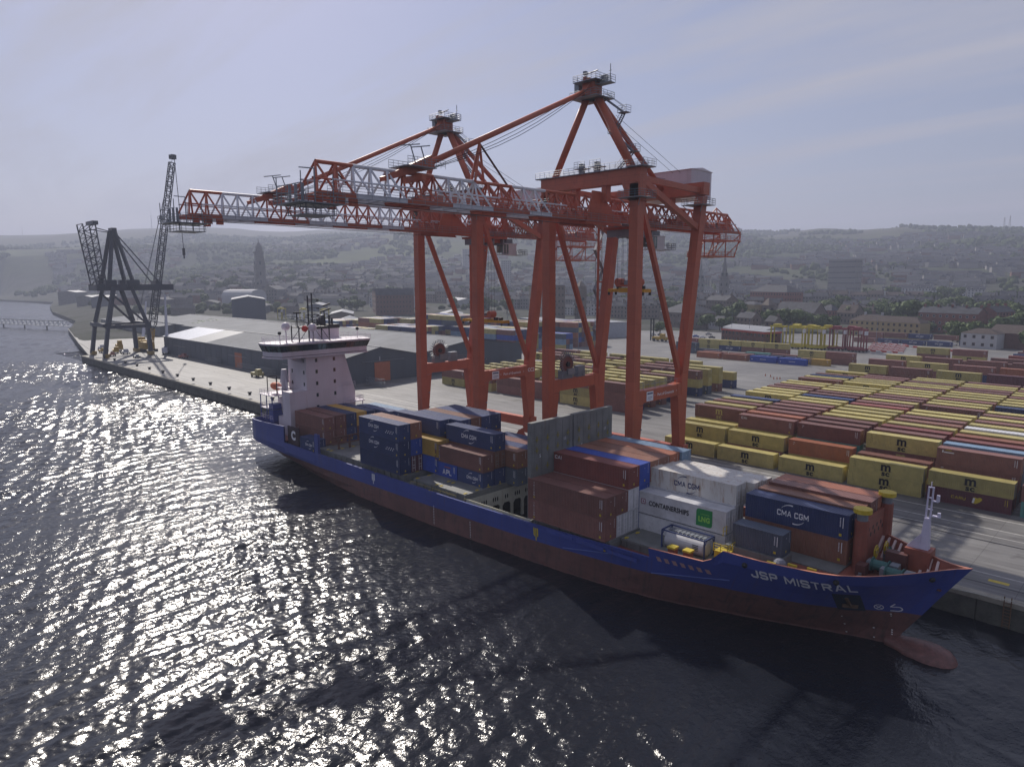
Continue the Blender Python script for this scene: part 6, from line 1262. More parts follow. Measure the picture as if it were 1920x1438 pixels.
slab('town_hall', -850, 424, 78, 20, 17, VA, 'long dark stone town hall with rows of windows under the slate roof', 'building', STG, SLT, rows=4, cols=18, rh=5, chim=4)
sd_ = slab('portal_shed', -585, 268, 62, 26, 20.5, -.42, 'tall dark blue portal shed with pale roof standing apart behind warehouses', 'shed', WB, MTL, 'gable', rh=2.5, chim=0, wins=False)
slab('sugar_warehouse', -600, 430, 62, 38, 19, VA + .08, 'long dark brick warehouse with a row of pointed gables', 'warehouse', DBR, SLT, 'saw', rows=4, cols=12, rh=6)
slab('stone_mill', -395, 442, 37, 20, 31.5, VA + .1, 'tall square grey stone mill with small arched windows', 'mill', STN, SLT, 'flat', rows=6, cols=6)
q = tier_tower('stair_turret', -366, 452, 40, 7, [(0, .86, 1, 1), (.86, 1.0, 1.05, .05)], STN, 'grey turret with pyramid roof at the end of the stone mill', 'turret')
for (x, y, w_, t_, lb) in ((-1121, 997, 20, 104, 'thin white tower block on the hillside behind the farther crane legs'), (-781, 775, 26, 70, 'broad white tower block seen between the legs of the farther crane'), (-956, 1156, 26, 95, 'white tower block half hidden by the nearer crane legs')):
    z0 = H(x, y); slab('tower_block', x, y, w_, 16, max(14, t_ - z0), VA, lb, 'tower block', CON, CON, 'flat', rows=14, cols=6)
slab('office_block', -362, 1040, 44, 14, max(12, 67.5 - H(-362, 1040)), -.33, 'long concrete office block with horizontal window bands on the hill', 'office block', mat('weathered_concrete', (0.17, 0.165, 0.16)), CON, 'flat', rows=6, cols=22)
slab('white_freight_shed', -290, 378, 40, 22, 9.5, VA + .2, 'flat roofed white freight shed beyond the nearer crane legs', 'shed', mat('pale_grey_cladding', (0.36, 0.38, 0.42)), MTL, 'flat', wins=False)
slab('grey_transit_shed', -345, 384, 44, 22, 8.5, VA + .2, 'low grey transit shed left of the white freight shed', 'shed', mat('mid_grey_cladding', (0.20, 0.22, 0.25)), MTL, 'flat', wins=False)
slab('assembly_hall', -286, 486, 38, 26, 11.5, -.42, 'stone assembly hall with broad hipped slate roof near the crane foot', 'hall', STN, SLT, 'hip', rows=2, cols=8, rh=7, chim=0)
slab('old_church', -227, 560, 38, 16, 9, -.33, 'long roofed brown church with steep slates behind the round tree', 'church', STN, SLT, 'gable', rows=1, cols=10, rh=9, chim=0)
tier_tower('church_turret', -252, 556, 25.5, 7.5, [(0, .72, 1, 1), (.72, 1.0, 1.1, .05)], STN, 'squat square turret with pyramid roof at the end of the old church', 'turret')
slab('red_sandstone_school', -310, 700, 50, 22, 20, -.36, 'wide red sandstone school with large hipped roof above the church', 'school', RSS, SLT, 'hip', rows=4, cols=14, rh=7, chim=0)
slab('tenement', -299, 566, 27, 13, 17.5, -.4, 'four storey brown tenement with chimney heads left of the white topped flats', 'tenement', STN, SLT, rows=4, cols=7, rh=4.5, chim=3)
slab('white_topped_flats', -268, 560, 20, 13, 15, -.4, 'brick flats with white rendered top floor beside the brown tenement', 'flats', YBR, SLT, 'hip', rows=4, cols=5, rh=2.5, chim=0, fin=lambda m, bx, W2, D2, z0, ht: bx(m, -W2 - .1, W2 + .1, -D2 - .12, D2, ht - 4, ht, 0))
slab('stone_house', -227, 470, 15, 9, 10.5, -.35, 'three storey stone house at the edge of the port beside trees', 'house', STN, SLT, rows=3, cols=4, rh=4.2, chim=2)
slab('stone_house', -212, 478, 9, 8, 8, -.35, 'lower stone house adjoining the taller one by the port trees', 'house', STN, SLT, rows=2, cols=2, rh=4, chim=1)
slab('white_bungalow', -253, 479, 17, 9, 6, -.4, 'white walled bungalow with hipped slate roof above the bushes', 'bungalow', REN, SLT, 'hip', rows=1, cols=5, rh=4.2, chim=0)
slab('gable_house', -199, 590, 16, 12, 9, -.3, 'pair of tall gabled houses right of the old church', 'house', STN, SLB, rows=2, cols=5, rh=6.5, chim=1)
slab('gable_house', -221, 606, 13, 12, 9.5, -.3, 'pale roofed stone villa immediately right of the church gable', 'house', RSS, SLT, 'hip', rows=2, cols=4, rh=5, chim=0)
slab('dormer_house', -166, 540, 15, 9, 7, -.28, 'white painted house with two bright dormers above the yellow flats', 'house', REN, SLT, rows=1, cols=5, rh=4.5, chim=2, dorm=2)

def flats_with_windows(nm, x, y, wd, dp, h, a, label, cat, wallc, roofc, kind, rows, cols, rh, frame, **k):
    T = slab(nm, x, y, wd, dp, h, a, label, cat, wallc, roofc, kind, rows=rows, cols=cols, rh=rh, wins=False, **k); z0 = H(x, y); ca, sa = math.cos(a), math.sin(a); dz = h / rows; du = wd / cols; f_ = MB()
    for r in range(rows):
        for c in range(cols):
            u = -wd / 2 + du * (c + .5); zc_ = z0 + dz * (r + .56); q = MB()
            def P(u_, v_, z_): return (x + u_ * ca - v_ * sa, y + u_ * sa + v_ * ca, z_)
            for (g, o, mi) in ((.75, .05, 1), (.6, .09, 0)):
                q.add([P(u - g, -dp / 2 - o, zc_ - g * 1.1), P(u + g, -dp / 2 - o, zc_ - g * 1.1), P(u + g, -dp / 2 - o, zc_ + g * 1.1), P(u - g, -dp / 2 - o, zc_ + g * 1.1)], [(0, 1, 2, 3)], mi)
            q.build('window', [GLS, frame], T)
    return T
FW_ = mat('white_window_frame', (0.5, 0.5, 0.5), var=0)
flats_with_windows('yellow_brick_flats', -141, 488, 47, 11, 10.5, -.27, 'long yellow brick flats with brown tiled roof at the port boundary', 'flats', YBR, SLB, 'hip', 3, 13, 3.6, DBR, chim=0)
flats_with_windows('red_tenement', -120, 552, 38, 13, 13.5, -.22, 'red sandstone tenement with bay windows and chimney heads above the striped barriers', 'tenement', RSS, SLT, 'gable', 3, 9, 4.2, FW_, chim=5)
slab('red_tenement_wing', -97, 566, 20, 12, 14.5, 1.2, 'dark wing of the red tenement running up the side street', 'tenement', RSS, SLT, rows=4, cols=6, rh=4, chim=3)
flats_with_windows('white_port_building', -82, 450, 17.5, 12, 8.2, -.18, 'two storey white port building with dark roof at the right', 'building', REN, SLB, 'hip', 2, 4, 2.6, DBR, chim=0)
slab('dark_workshop', -66, 462, 26, 22, 8.5, -.18, 'dark sided workshop with low roof behind the white port building', 'workshop', DBR, SLB, 'gable', wins=False, rh=4, chim=1)
t_ = slab('port_office', -187, 390, 36, 12, 7.6, -.38, 'low port office with red fascia and white window panels', 'office', DBR, MTL, 'flat', rows=2, cols=12, fin=lambda m, bx, W2, D2, z0, ht: None, base=QZ)
m = MB(); x, y, a = -187, 390, -.38; ca, sa = math.cos(a), math.sin(a)
def P9(u, v, z): return (x + u * ca - v * sa, y + u * sa + v * ca, z)
m.add([P9(-18.2, -6.4, 10.2), P9(18.2, -6.4, 10.2), P9(18.2, -6.4, 11.3), P9(-18.2, -6.4, 11.3)], [(0, 1, 2, 3)]); m.add([P9(18.25, -6.4, 10.2), P9(18.25, 6.4, 10.2), P9(18.25, 6.4, 11.3), P9(18.25, -6.4, 11.3)], [(0, 1, 2, 3)]); m.build('fascia', mat('red_fascia', (0.38, 0.06, 0.04), var=0), t_)
slab('long_white_shed', -196, 412, 36, 16, 7.4, -.38, 'long pale shed with shallow metal roof behind the port office', 'shed', mat('pale_shed_cladding', (0.36, 0.38, 0.42)), MTL, 'gable', rh=1.8, wins=False, chim=0, base=QZ)
# rows of terraces: (x0, y0, x1, y1) ends, count, height, wall, roof, angle, phrase
TR = [(-470, 520, -398, 560, 5, 9, REN, SLT, 'white terrace between the crane legs'), (-392, 528, -330, 560, 5, 11, STN, SLT, 'stone terrace right of the mill'), (-500, 640, -380, 700, 7, 11, STG, SLT, 'grey terrace above the stone mill'),
      (-370, 640, -290, 672, 5, 12, STN, SLT, 'brown terrace under the spire'), (-185, 640, -95, 668, 7, 9, STG, SLT, 'grey terrace above the yellow flats'), (-80, 600, -40, 606, 4, 9, STN, SLT, 'stone terrace at right edge'),
      (-230, 760, -110, 800, 8, 10, STG, SLT, 'long terrace crossing the right hillside'), (-330, 850, -200, 880, 7, 10, STN, SLB, 'brown terrace below the office block'), (-170, 900, -60, 920, 7, 9, STG, SLT, 'upper grey terrace on the right'),
      (-620, 700, -520, 760, 6, 10, STG, SLT, 'terrace left of the tower block'), (-740, 560, -650, 620, 6, 12, STN, SLT, 'tall terrace behind the gabled warehouse'), (-560, 860, -450, 920, 6, 9, REN, SLT, 'white terrace beneath the wooded hill'),
      (-860, 620, -770, 680, 6, 10, STG, SLT, 'grey terrace right of the clock tower'), (-700, 470, -640, 505, 4, 11, REN, SLT, 'white row beside the gabled warehouse'), (-1000, 380, -900, 420, 5, 9, STG, SLT, 'dark row left of the clock tower'),
      (-1180, 330, -1060, 372, 6, 10, STN, SLT, 'waterfront row at far left'), (-1320, 350, -1230, 385, 4, 13, DBR, SLT, 'brick flats at the far left shore'), (-760, 800, -650, 860, 5, 9, STG, SLT, 'hillside row behind tower block'),
      (-300, 1000, -190, 1030, 6, 9, REN, SLT, 'pale row far up the right hillside'), (-150, 1040, -60, 1060, 5, 9, STG, SLT, 'highest row at the right'),
      (-440, 600, -330, 640, 7, 10, STN, SLT, 'brown row behind the stone mill'), (-560, 560, -470, 600, 6, 10, STG, SLT, 'grey row left of the stone mill'), (-640, 640, -560, 690, 5, 9, RSS, SLT, 'red row behind the gabled warehouse'), (-280, 640, -200, 655, 5, 9, RSS, SLB, 'red row right of the school'),
      (-400, 760, -290, 790, 7, 10, STG, SLT, 'long row under the white tower block'), (-520, 760, -430, 800, 6, 9, STN, SLB, 'brown row beneath the broad tower block'), (-240, 690, -150, 700, 6, 9, STN, SLT, 'row crossing above the dormer house'), (-90, 690, -40, 695, 4, 9, STG, SLT, 'short row at far right above the trees'),
      (-140, 770, -60, 780, 5, 9, STG, SLT, 'second hillside row at right'), (-820, 700, -720, 750, 6, 9, STG, SLT, 'row in the trees right of the tower'), (-930, 560, -850, 600, 5, 9, STN, SLT, 'row above the town hall'), (-880, 470, -800, 505, 5, 10, STN, SLT, 'row right of the town hall'), (-1120, 470, -1020, 520, 5, 9, STG, SLT, 'row behind the left waterfront'),
      (-420, 930, -330, 960, 5, 9, STG, SLT, 'row left of the office block'), (-600, 1000, -500, 1050, 5, 9, STN, SLT, 'row beneath the hill spur')]
for (xa, ya, xb, yb, n, h, wm_, rm, ph) in TR:
    a = math.atan2(yb - ya, xb - xa) - (.9 if False else 0); L = math.hypot(xb - xa, yb - ya) / n
    a = -0.25 if abs(a) < 9 else a
    a = math.atan2(yb - ya, xb - xa)
    for i in range(n):
        x, y = lerp(xa, xb, (i + .5) / n), lerp(ya, yb, (i + .5) / n); hv = h + rnd.uniform(-1.5, 2.5); cn = {id(REN): 'white', id(STN): 'brown', id(STG): 'grey', id(DBR): 'brick', id(RSS): 'red'}[id(wm_)]
        slab('terraced_house', x, y + rnd.uniform(-2, 2), L * rnd.uniform(.8, .97), 10, hv, a + rnd.uniform(-.04, .04), f'{cn} house, {ORD[i + 1]} from left in the {ph}', 'house', wm_, rm, rows=3, cols=max(3, int(L / 3.2)), rh=rnd.uniform(3, 4.5), chim=rnd.choice([1, 2, 2]), dorm=rnd.choice([0, 0, 2]), grp='terraced houses of the town')
# scattered low sheds of the town, beyond the yard
SH = [(-480, 300, 40, 14, 6, 'low grey store behind the portal shed'), (-700, 330, 70, 20, 7, 'long pale retail shed left of the clock tower foot'), (-880, 300, 60, 22, 7, 'pale roofed shed by the shore at left'), (-960, 262, 44, 20, 9, 'stone gabled store near the left shore'),
      (-1050, 268, 46, 20, 9, 'second stone gabled store near the left shore'), (-560, 345, 50, 20, 6, 'flat store beyond the car park'), (-470, 400, 40, 20, 7, 'pale flat unit before the terrace of white houses'), (-1230, 288, 60, 24, 16, 'dark block beside the far left quay'), (-640, 560, 60, 22, 7, 'grey roofed depot behind the gabled warehouse'), (-700, 400, 50, 18, 5, 'low brown range beyond the car park'), (-820, 330, 50, 20, 5, 'flat depot beneath the curved white shed')]
for x, y, w_, d_, h, lb in SH: slab('storage_shed', x, y, w_, d_, h, VA + rnd.uniform(-.1, .2), lb, 'shed', rnd.choice([STG, CON, WB, STN]), rnd.choice([MTL, SLT, MTL]), 'gable', rh=2.5, wins=False, chim=0)
m = MB(); rs = random.Random(8)
for i in range(150): x = rs.uniform(-640, -500); y = rs.uniform(300, 350) + (-(x + 560)) * .3; m.rbox((x, y), 4.2, 1.8, H(x, y) + .2, H(x, y) + 1.4, rs.uniform(0, .3), rs.choice([0, 1, 2]))
tag(m.build('parked_cars', [mat('car_white', (.6, .6, .62), rough=.25, var=0), mat('car_dark', (.04, .04, .05), rough=.2, var=0), mat('car_grey', (.25, .26, .28), rough=.25, var=0)]), 'glinting rows of tiny cars in the distant car park', 'cars', kind='stuff')
# ---- foliage
LFM = bpy.data.materials.new('leaf_green'); LFM.use_nodes = True; t = LFM.node_tree; b = t.nodes['Principled BSDF']; b.inputs['Roughness'].default_value = .7; b.inputs['Specular IOR Level'].default_value = .2
oi = t.nodes.new('ShaderNodeObjectInfo'); gp = t.nodes.new('ShaderNodeNewGeometry'); n0 = tn(t, .8, 4, gp.outputs['Position'], .7); c0 = ramp(t, n0, .35, .65, (.028, .05, .014), (.09, .135, .032)); c1_ = mixc(t, oi.outputs['Random'], c0, (.11, .15, .04)); mm = t.nodes.new('ShaderNodeMix'); mm.data_type = 'RGBA'; mm.inputs[0].default_value = .35; t.links.new(c0, mm.inputs[6]); t.links.new(c1_, mm.inputs[7]); t.links.new(mm.outputs[2], b.inputs['Base Color'])
BRK = mat('tree_bark', (.06, .045, .035), rough=.9)
def tree_proto(seed, tall=1.0, n=520):
    rg = random.Random(seed); T = thing('broadleaf_tree', (0, 0, 0), None, None); m = MB(); m.tube((0, 0, -.5), (0, 0, 5), .35, 6, r2=.18)
    lobes = [(0, 0, 6.5 * tall, 3.3)]
    for i in range(8): a = rg.uniform(0, 6.28); r = rg.uniform(1.2, 3.0); lobes.append((r * math.cos(a), r * math.sin(a), rg.uniform(3.6, 8.5) * tall, rg.uniform(1.5, 2.6)))
    for l in lobes[1:6]: m.tube((0, 0, 3.0), (l[0] * .8, l[1] * .8, l[2]), .14, 4, r2=.04)
    m.build('trunk', BRK, T); c = MB()
    for i in range(n):
        l = rg.choice(lobes); v = Vector((rg.gauss(0, 1), rg.gauss(0, 1), rg.gauss(0, 1))).normalized() * l[3] * rg.uniform(.72, 1.08); p = Vector(l[:3]) + Vector((v.x, v.y, v.z * .85)); nrm = (v.normalized() + Vector((rg.gauss(0, .5), rg.gauss(0, .5), rg.gauss(0, .5)))).normalized()
        u = nrm.orthogonal().normalized(); w_ = nrm.cross(u); s = rg.uniform(.35, .75); c.add([p + u * s, p + w_ * s * .8, p - u * s, p - w_ * s * .8], [(0, 1, 2, 3)])
    for l in lobes: c.sphere(l[:3], l[3] * .74, 7, 5)
    c.build('crown', LFM, T); return T
PR = [tree_proto(s, tl) for s, tl in ((1, 1.0), (2, 1.15), (3, .85), (4, 1.0))]
PRU = [False] * 4
def tree(x, y, h, label, grp='trees among the town buildings', wide=1.0, k=None):
    k = rnd.randrange(4) if k is None else k; src = PR[k]; s = h / 9.6
    if PRU[k]: o = src.copy(); COL.objects.link(o); [child(c.name.split('.')[0], c.data, o) for c in src.children]
    else: o = src; PRU[k] = True
    s *= 1.1 if y > 570 else 1.08; o.location = (x, y, H(x, y) - .2); o.scale = (s * wide, s * wide, s); o.rotation_euler = (0, 0, rnd.uniform(0, 6.28)); tag(o, label, 'tree', grp)
TL = [(-255.5, 462, 11, 1.2, 'dark tree left in the clump behind the nearer crane foot'), (-248, 468, 9, 1.2, 'light green bush left of the port office'), (-241, 466, 10, 1.1, 'light green tree just left of the port office'), (-234, 470, 8, 1.1, 'small tree at the end of the port office bushes'), (-254, 398, 9, 1.1, 'dark spiky tree standing alone beside the car park'),
      (-215, 492, 17, 1.25, 'largest round dark tree behind the port office'), (-206, 498, 14, 1.2, 'dark tree right of the largest round tree'), (-200, 503, 13, 1.2, 'second dark tree right of the largest round tree'), (-192, 508, 13, 1.2, 'third dark tree right of the largest round tree'), (-184, 512, 12, 1.1, 'last tree of the dark belt left of the yellow flats'),
      (-150, 560, 19, 1.2, 'broad tall tree behind the white dormer house'), (-141, 566, 18, 1.2, 'tall tree right of the white dormer house'), (-138, 540, 10, .6, 'narrow conical tree above the yellow flats'), (-146, 538, 11, .55, 'slim cypress like tree above the yellow flats'), (-131, 545, 8, 1.4, 'bright green bush left of the red tenement'),
      (-104, 486, 13, 1.2, 'leafy tree at the right end of the yellow flats'), (-100, 478, 11, .8, 'narrow tree standing before the red tenement'), (-95, 484, 12, 1.2, 'round tree before the red tenement wing'), (-88, 500, 10, 1.1, 'tree behind the gap by the white port building'), (-84, 530, 15, 1.2, 'tree above the white port building roof'), (-74, 540, 16, 1.2, 'bright tree right of the red tenement wing'), (-66, 560, 19, 1.2, 'tall bright tree near the right edge'), (-54, 520, 14, 1.2, 'spreading tree at the right edge'), (-58, 436, 11, 1.2, 'dark bush at right beside the workshop'), (-46, 560, 17, 1.2, 'dark tree at the right edge higher up')]
for x, y, h, wd, lb in TL: tree(x, y, h, lb, 'trees at the edge of the port', wd)
rt = random.Random(31); tk_n = {}
AR = [(-180, -60, 590, 630, 12, 'behind the red tenement'), (-260, -120, 700, 740, 12, 'above the red sandstone school'), (-420, -270, 580, 625, 8, 'between the mill and the tenements'), (-180, -60, 690, 745, 12, 'between the right hillside terraces'), (-640, -500, 770, 850, 10, 'under the wooded hill'), (-900, -700, 520, 600, 12, 'right of the clock tower'), (-1000, -860, 340, 372, 8, 'left of the curved white shed'), (-330, -120, 930, 990, 12, 'around the office block'), (-760, -640, 420, 470, 6, 'before the town hall'), (-150, -40, 820, 880, 10, 'high on the right hillside'), (-1180, -1000, 420, 480, 10, 'behind the left waterfront'), (-480, -330, 655, 735, 12, 'above the brown row by the mill'), (-120, -40, 620, 680, 10, 'right of the terraces above the flats'), (-260, -180, 620, 680, 8, 'between the school and flats'), (-620, -480, 480, 540, 6, 'beside the gabled warehouse'), (-210, -60, 590, 640, 9, 'in the gardens above the yellow flats'), (-330, -230, 515, 545, 6, 'behind the assembly hall'), (-560, -440, 610, 660, 10, 'among rows left of the mill'), (-350, -180, 790, 840, 12, 'below the office block'), (-800, -660, 660, 760, 12, 'on the slope behind the gabled warehouse'), (-1120, -950, 520, 600, 10, 'on the slope behind the clock tower')]
for xa, xb, ya, yb, n, ph in AR:
    xs_ = sorted(rt.uniform(xa, xb) for _ in range(n))
    for i, x in enumerate(xs_): tree(x, rt.uniform(ya, yb), rt.uniform(9, 17), f'leafy tree, {ORD[i + 1]} from left of those {ph}', wide=rt.uniform(.9, 1.35))
for i in range(4): PRU[i] or bpy.data.objects.remove(PR[i])
# far shore greens
tag(MB().poly([(-930, 224, 3.6), (-820, 206, 3.6), (-800, 232, 3.6), (-905, 250, 3.6)]).build('grass_bank', mat('bright_grass', (.11, .19, .04), var=.2)), kind='structure')
tag(MB().poly([(-730, 186, 3.5), (-665, 172, 3.5), (-650, 196, 3.5), (-715, 210, 3.5)]).build('grass_bank', MATS['bright_grass']), kind='structure')
# jetty at the far left
T_ = thing('trestle_jetty', (-760, 120, 0), 'steel trestle footbridge jetty crossing the water at far left', 'jetty'); m = MB(); A_, B_ = Vector((-860, 92, 3.0)), Vector((-672, 153, 3.4)); d = B_ - A_; n = 30; dv = Vector((-d.y, d.x, 0)).normalized() * 1.6
for s_ in (-1, 1):
    o_ = dv * s_; m.beam(A_ + o_, B_ + o_, .35, .4); m.beam(A_ + o_ + Vector((0, 0, 4.2)), B_ + o_ + Vector((0, 0, 4.2)), .35, .4)
    for i in range(n): p, q = A_ + o_ + d * (i / n), A_ + o_ + d * ((i + 1) / n); m.beam(p, p + Vector((0, 0, 4.2)), .2, .2); m.beam(p if i % 2 else p + Vector((0, 0, 4.2)), q + Vector((0, 0, 4.2)) if i % 2 else q, .18, .18)
m.beam(A_, B_, 3.2, .2); m.build('truss', STEEL, T_)
for i in range(0, n, 5): m = MB(); p = A_ + d * (i / n); m.tube((p.x, p.y, -2), (p.x, p.y, 3), .5, 8); m.build('pile', qm, T_)
T_ = thing('channel_buoy', (-650, 92, 0), 'small dark conical buoy floating at the left edge', 'buoy'); m = MB(); m.tube((-650, 92, -.5), (-650, 92, 1.0), 1.6, 10); m.tube((-650, 92, 1), (-650, 92, 5), 1.5, 8, r2=.3); m.build('float', BLK, T_)
# ---- old dark crane with raised boom
DKB = mat('dark_blue_crane_steel', (0.03, 0.036, 0.055), rough=.5, var=.15, dirt=.3)
D = thing('old_quay_crane', (-392, 110, QZ), 'old dark blue quay crane with its lattice boom raised upright', 'crane'); ORG[D.name] = Vector((-392, 110, QZ)); DX = (-403, -381)
for x in DX:
    for (p, q, w0, w1) in (((x, 100.5, 4.5), (x, 103.0, 19.5), 1.9, 1.9), ((x, 103.0, 19.5), (x * .0 + (-392 + (x + 392) * .8), 107.5, 38), 1.9, 1.5), ((x, 121.5, 4.5), (x, 121.0, 19.5), 2.0, 1.9), ((x, 121.0, 19.5), (-392 + (x + 392) * .8, 115.5, 38), 1.9, 1.6)):
        MB().beam(p, q, w0, 1.8, w2=w1, h2=1.5).build('leg', DKB, D)
    MB().beam((x, 101.6, 18.6), (x, 122, 18.4), 1.3, 1.8).build('cross_beam', DKB, D); MB().beam((-392 + (x + 392) * .8, 106, 35), (x, 120.6, 19.6), .9, .9).build('brace', DKB, D)
    xg = -392 + (x + 392) * .55; MB().box(xg - .9, xg + .9, 100.5, 136.5, 36.2, 39.2).build('main_girder', DKB, D)
    for yb_, yt_ in ((106.2, 111.0), (117.5, 112.0)): MB().beam((-392 + (x + 392) * .62, yb_, 39), (-392 + (x + 392) * .2, yt_, 65.6), 1.4, 1.4).build('a_frame_leg', DKB, D)
    MB().tube((-392 + (x + 392) * .2, 112, 65), (xg, 130.5, 39.5), .3, 6).build('backstay', DKB, D); MB().tube((-392 + (x + 392) * .2, 111, 65), (xg, 102.8, 66.5), .25, 6).build('forestay', DKB, D)
    MB().box(xg - 1.6, xg + 1.6, 104.5, 109.5, 38.4, 41.5).build('pivot_housing', DKB, D); MB().box(xg - 1.6, xg + 1.6, 114.2, 120, 38.4, 41.5).build('winch_housing', DKB, D); MB().box(x - 2.5, x + 2.5, 100, 102, 3.6, 5.4).build('bogie', mat('old_yellow_bogie', (.3, .2, .04), dirt=.5), D); MB().box(x - 2.5, x + 2.5, 120.5, 122.5, 3.6, 5.4).build('bogie', MATS['old_yellow_bogie'], D)
for y in (101.5, 121.5): MB().box(-403, -381, y - .8, y + .8, 18.4, 20.2).build('sill_beam', DKB, D)
for y in (101.3, 117, 136): MB().box(-398, -386, y - .8, y + .8, 36.2, 38.8).build('cross_girder', DKB, D)
MB().box(-395, -389, 110.6, 112.8, 64.6, 67.2).build('apex_head', DKB, D); MB().box(-396, -388, 129, 132, 39.2, 41).build('stay_anchor', DKB, D)
m = MB(); n = 9
def BP(s, v, xx): return Vector((xx, lerp(lerp(101.2, 97.4, s), lerp(105.5, 102.8, s), v), lerp(38.5, 68.3, s) + v * 1.0))
for xx in (-397, -387):
    for v in (0, 1): m.tube(BP(0, v, xx), BP(1, v, xx), .32, 6)
    for i in range(n): m.tube(BP(i / n, i % 2, xx), BP((i + 1) / n, (i + 1) % 2, xx), .18, 4); m.tube(BP(i / n, 0, xx), BP(i / n, 1, xx), .16, 4)
for v in (0, 1):
    for i in range(n + 1): m.tube(BP(i / n, v, -397), BP(i / n, v, -387), .2, 4)
    for i in range(n): m.tube(BP(i / n, v, -397), BP((i + 1) / n, v, -387), .15, 4)
m.build('boom', DKB, D); MB().box(-398, -386, 101.6, 104, 68.2, 70).build('boom_tip', DKB, D)
# ---- tall lattice crawler crane, truck cranes, plant
Tm = thing('lattice_boom_crane', (-404, 132, QZ), 'tall yellow based lattice boom crane rising beside the dark quay crane', 'crane')
cb = Vector((-399, 127, 6)); ct = Vector((-391, 143, 105)); YL = mat('plant_yellow', (.42, .27, .03), var=.1, dirt=.3); LB = mat('lattice_grey_steel', (.04, .045, .06))
def lattice(a, b_, w_, n, r, mt, nm, par, y0=0):
    d = (b_ - a); dn = d.normalized(); u = dn.cross(Vector((0, 1, 0))).normalized(); v = dn.cross(u); m = MB()
    def c(k, i, j, tp=1.0): return a + d * k + (u * i + v * j) * w_ * tp
    for i, j in ((-1, -1), (1, -1), (1, 1), (-1, 1)): m.tube(c(.04, i, j), c(.97, i, j, .8), r, 5, 0); m.tube(c(0, i, j, .3), c(.04, i, j), r, 4, 0)
    cs = [(-1, -1), (1, -1), (1, 1), (-1, 1)]
    for k in range(n):
        k0, k1 = .04 + .93 * k / n, .04 + .93 * (k + 1) / n
        for q in range(4): p0, p1 = cs[q], cs[(q + 1) % 4]; aa, bb = (p0, p1) if k % 2 else (p1, p0); m.tube(c(k0, *aa, 1 - .2 * k0), c(k1, *bb, 1 - .2 * k1), r * .55, 4, caps=False); m.tube(c(k1, *p0, 1 - .2 * k1), c(k1, *p1, 1 - .2 * k1), r * .5, 4, caps=False)
    m.build(nm, mt, par)
lattice(cb.lerp(ct, .09), ct, 1.55, 34, .26, LB, 'boom', Tm); lattice(cb, cb.lerp(ct, .10), 1.3, 4, .3, YL, 'boom_foot', Tm)
m = MB(); m.rbox((ct.x, ct.y), 2.6, 2.6, ct.z - 1, ct.z + 1.2, .3); m.box(ct.x, ct.x + 1.4, ct.y - 1, ct.y + 1, ct.z + .4, ct.z + 1.3); m.build('boom_head', LB, Tm)
m = MB(); m.box(-407, -399, 124.5, 129.5, 4.6, 8.4); m.box(-411, -407, 125, 129, 4.8, 9.0); m.build('upperworks', YL, Tm); m = MB()
for y in (123.4, 129.2): m.box(-409, -398, y, y + 1.5, QZ, 4.7)
m.build('crawler_tracks', DARK, Tm); m = MB()
for q in (0, 1.5, 3): m.tube(ct, (-452 - q * 3, 96 + 40 + q, 9 + q), .07, 4)
m.build('pendant_rope', LB, Tm); hk = Vector((ct.x + 5.4, ct.y + .2, 56)); m = MB()
for q in (-.35, 0, .35): m.tube(ct + Vector((2.2 + q, 0, 0)), hk + Vector((q, 0, 2)), .06, 4)
m.build('hoist_rope', LB, Tm); m = MB(); m.box(hk.x - .7, hk.x + .7, hk.y - .5, hk.y + .5, hk.z - 1.6, hk.z + 2); m.tube(hk + Vector((0, 0, -1.6)), hk + Vector((0, 0, -3.4)), .3, 6); m.build('hook_block', BLK, Tm)
LW = mat('truck_crane_white', (.55, .55, .62), var=.05); BLU = mat('truck_crane_blue', (.05, .08, .25), var=.05)
def truck_crane(x, y, a, e, L, lb):
    T = thing('truck_crane', (x, y, QZ), lb, 'crane', 'telescopic truck cranes beside the dark quay crane'); ca, sa = math.cos(a), math.sin(a); m = MB(); m.rbox((x, y), 12, 2.7, 4.2, 5.3, a, 0); m.rbox((x + 4.8 * ca, y + 4.8 * sa), 2.2, 2.7, 5.3, 6.8, a, 0); m.rbox((x - 2 * ca, y - 2 * sa), 4, 2.5, 5.3, 7.0, a, 1); m.build('chassis', [LW, BLU], T)
    for u in (-4.6, -3, 2.4, 4): 
        for v in (-1.2, 1.2): cx, cy_ = x + u * ca - v * sa, y + u * sa + v * ca; MB().tube((cx - .25 * -sa, cy_ - .25 * ca, 3.95), (cx + .25 * -sa, cy_ + .25 * ca, 3.95), .65, 10).build('wheel', DARK, T)
    p = Vector((x - 2 * ca, y - 2 * sa, 7)); dr = Vector((math.cos(a + math.pi) * math.cos(e), math.sin(a + math.pi) * math.cos(e), math.sin(e)))
    for i in range(4): MB().beam(p + dr * (L * i / 4), p + dr * (L * (i + 1) / 4 + .3), 1.25 - i * .2, 1.4 - i * .2).build('boom_section', LW, T)
truck_crane(-383, 130, -.5, 1.40, 27, 'white telescopic truck crane with steep boom in front of the dark crane'); truck_crane(-440, 136, -.6, 1.1, 24, 'second white truck crane partly hidden behind the dark crane legs')
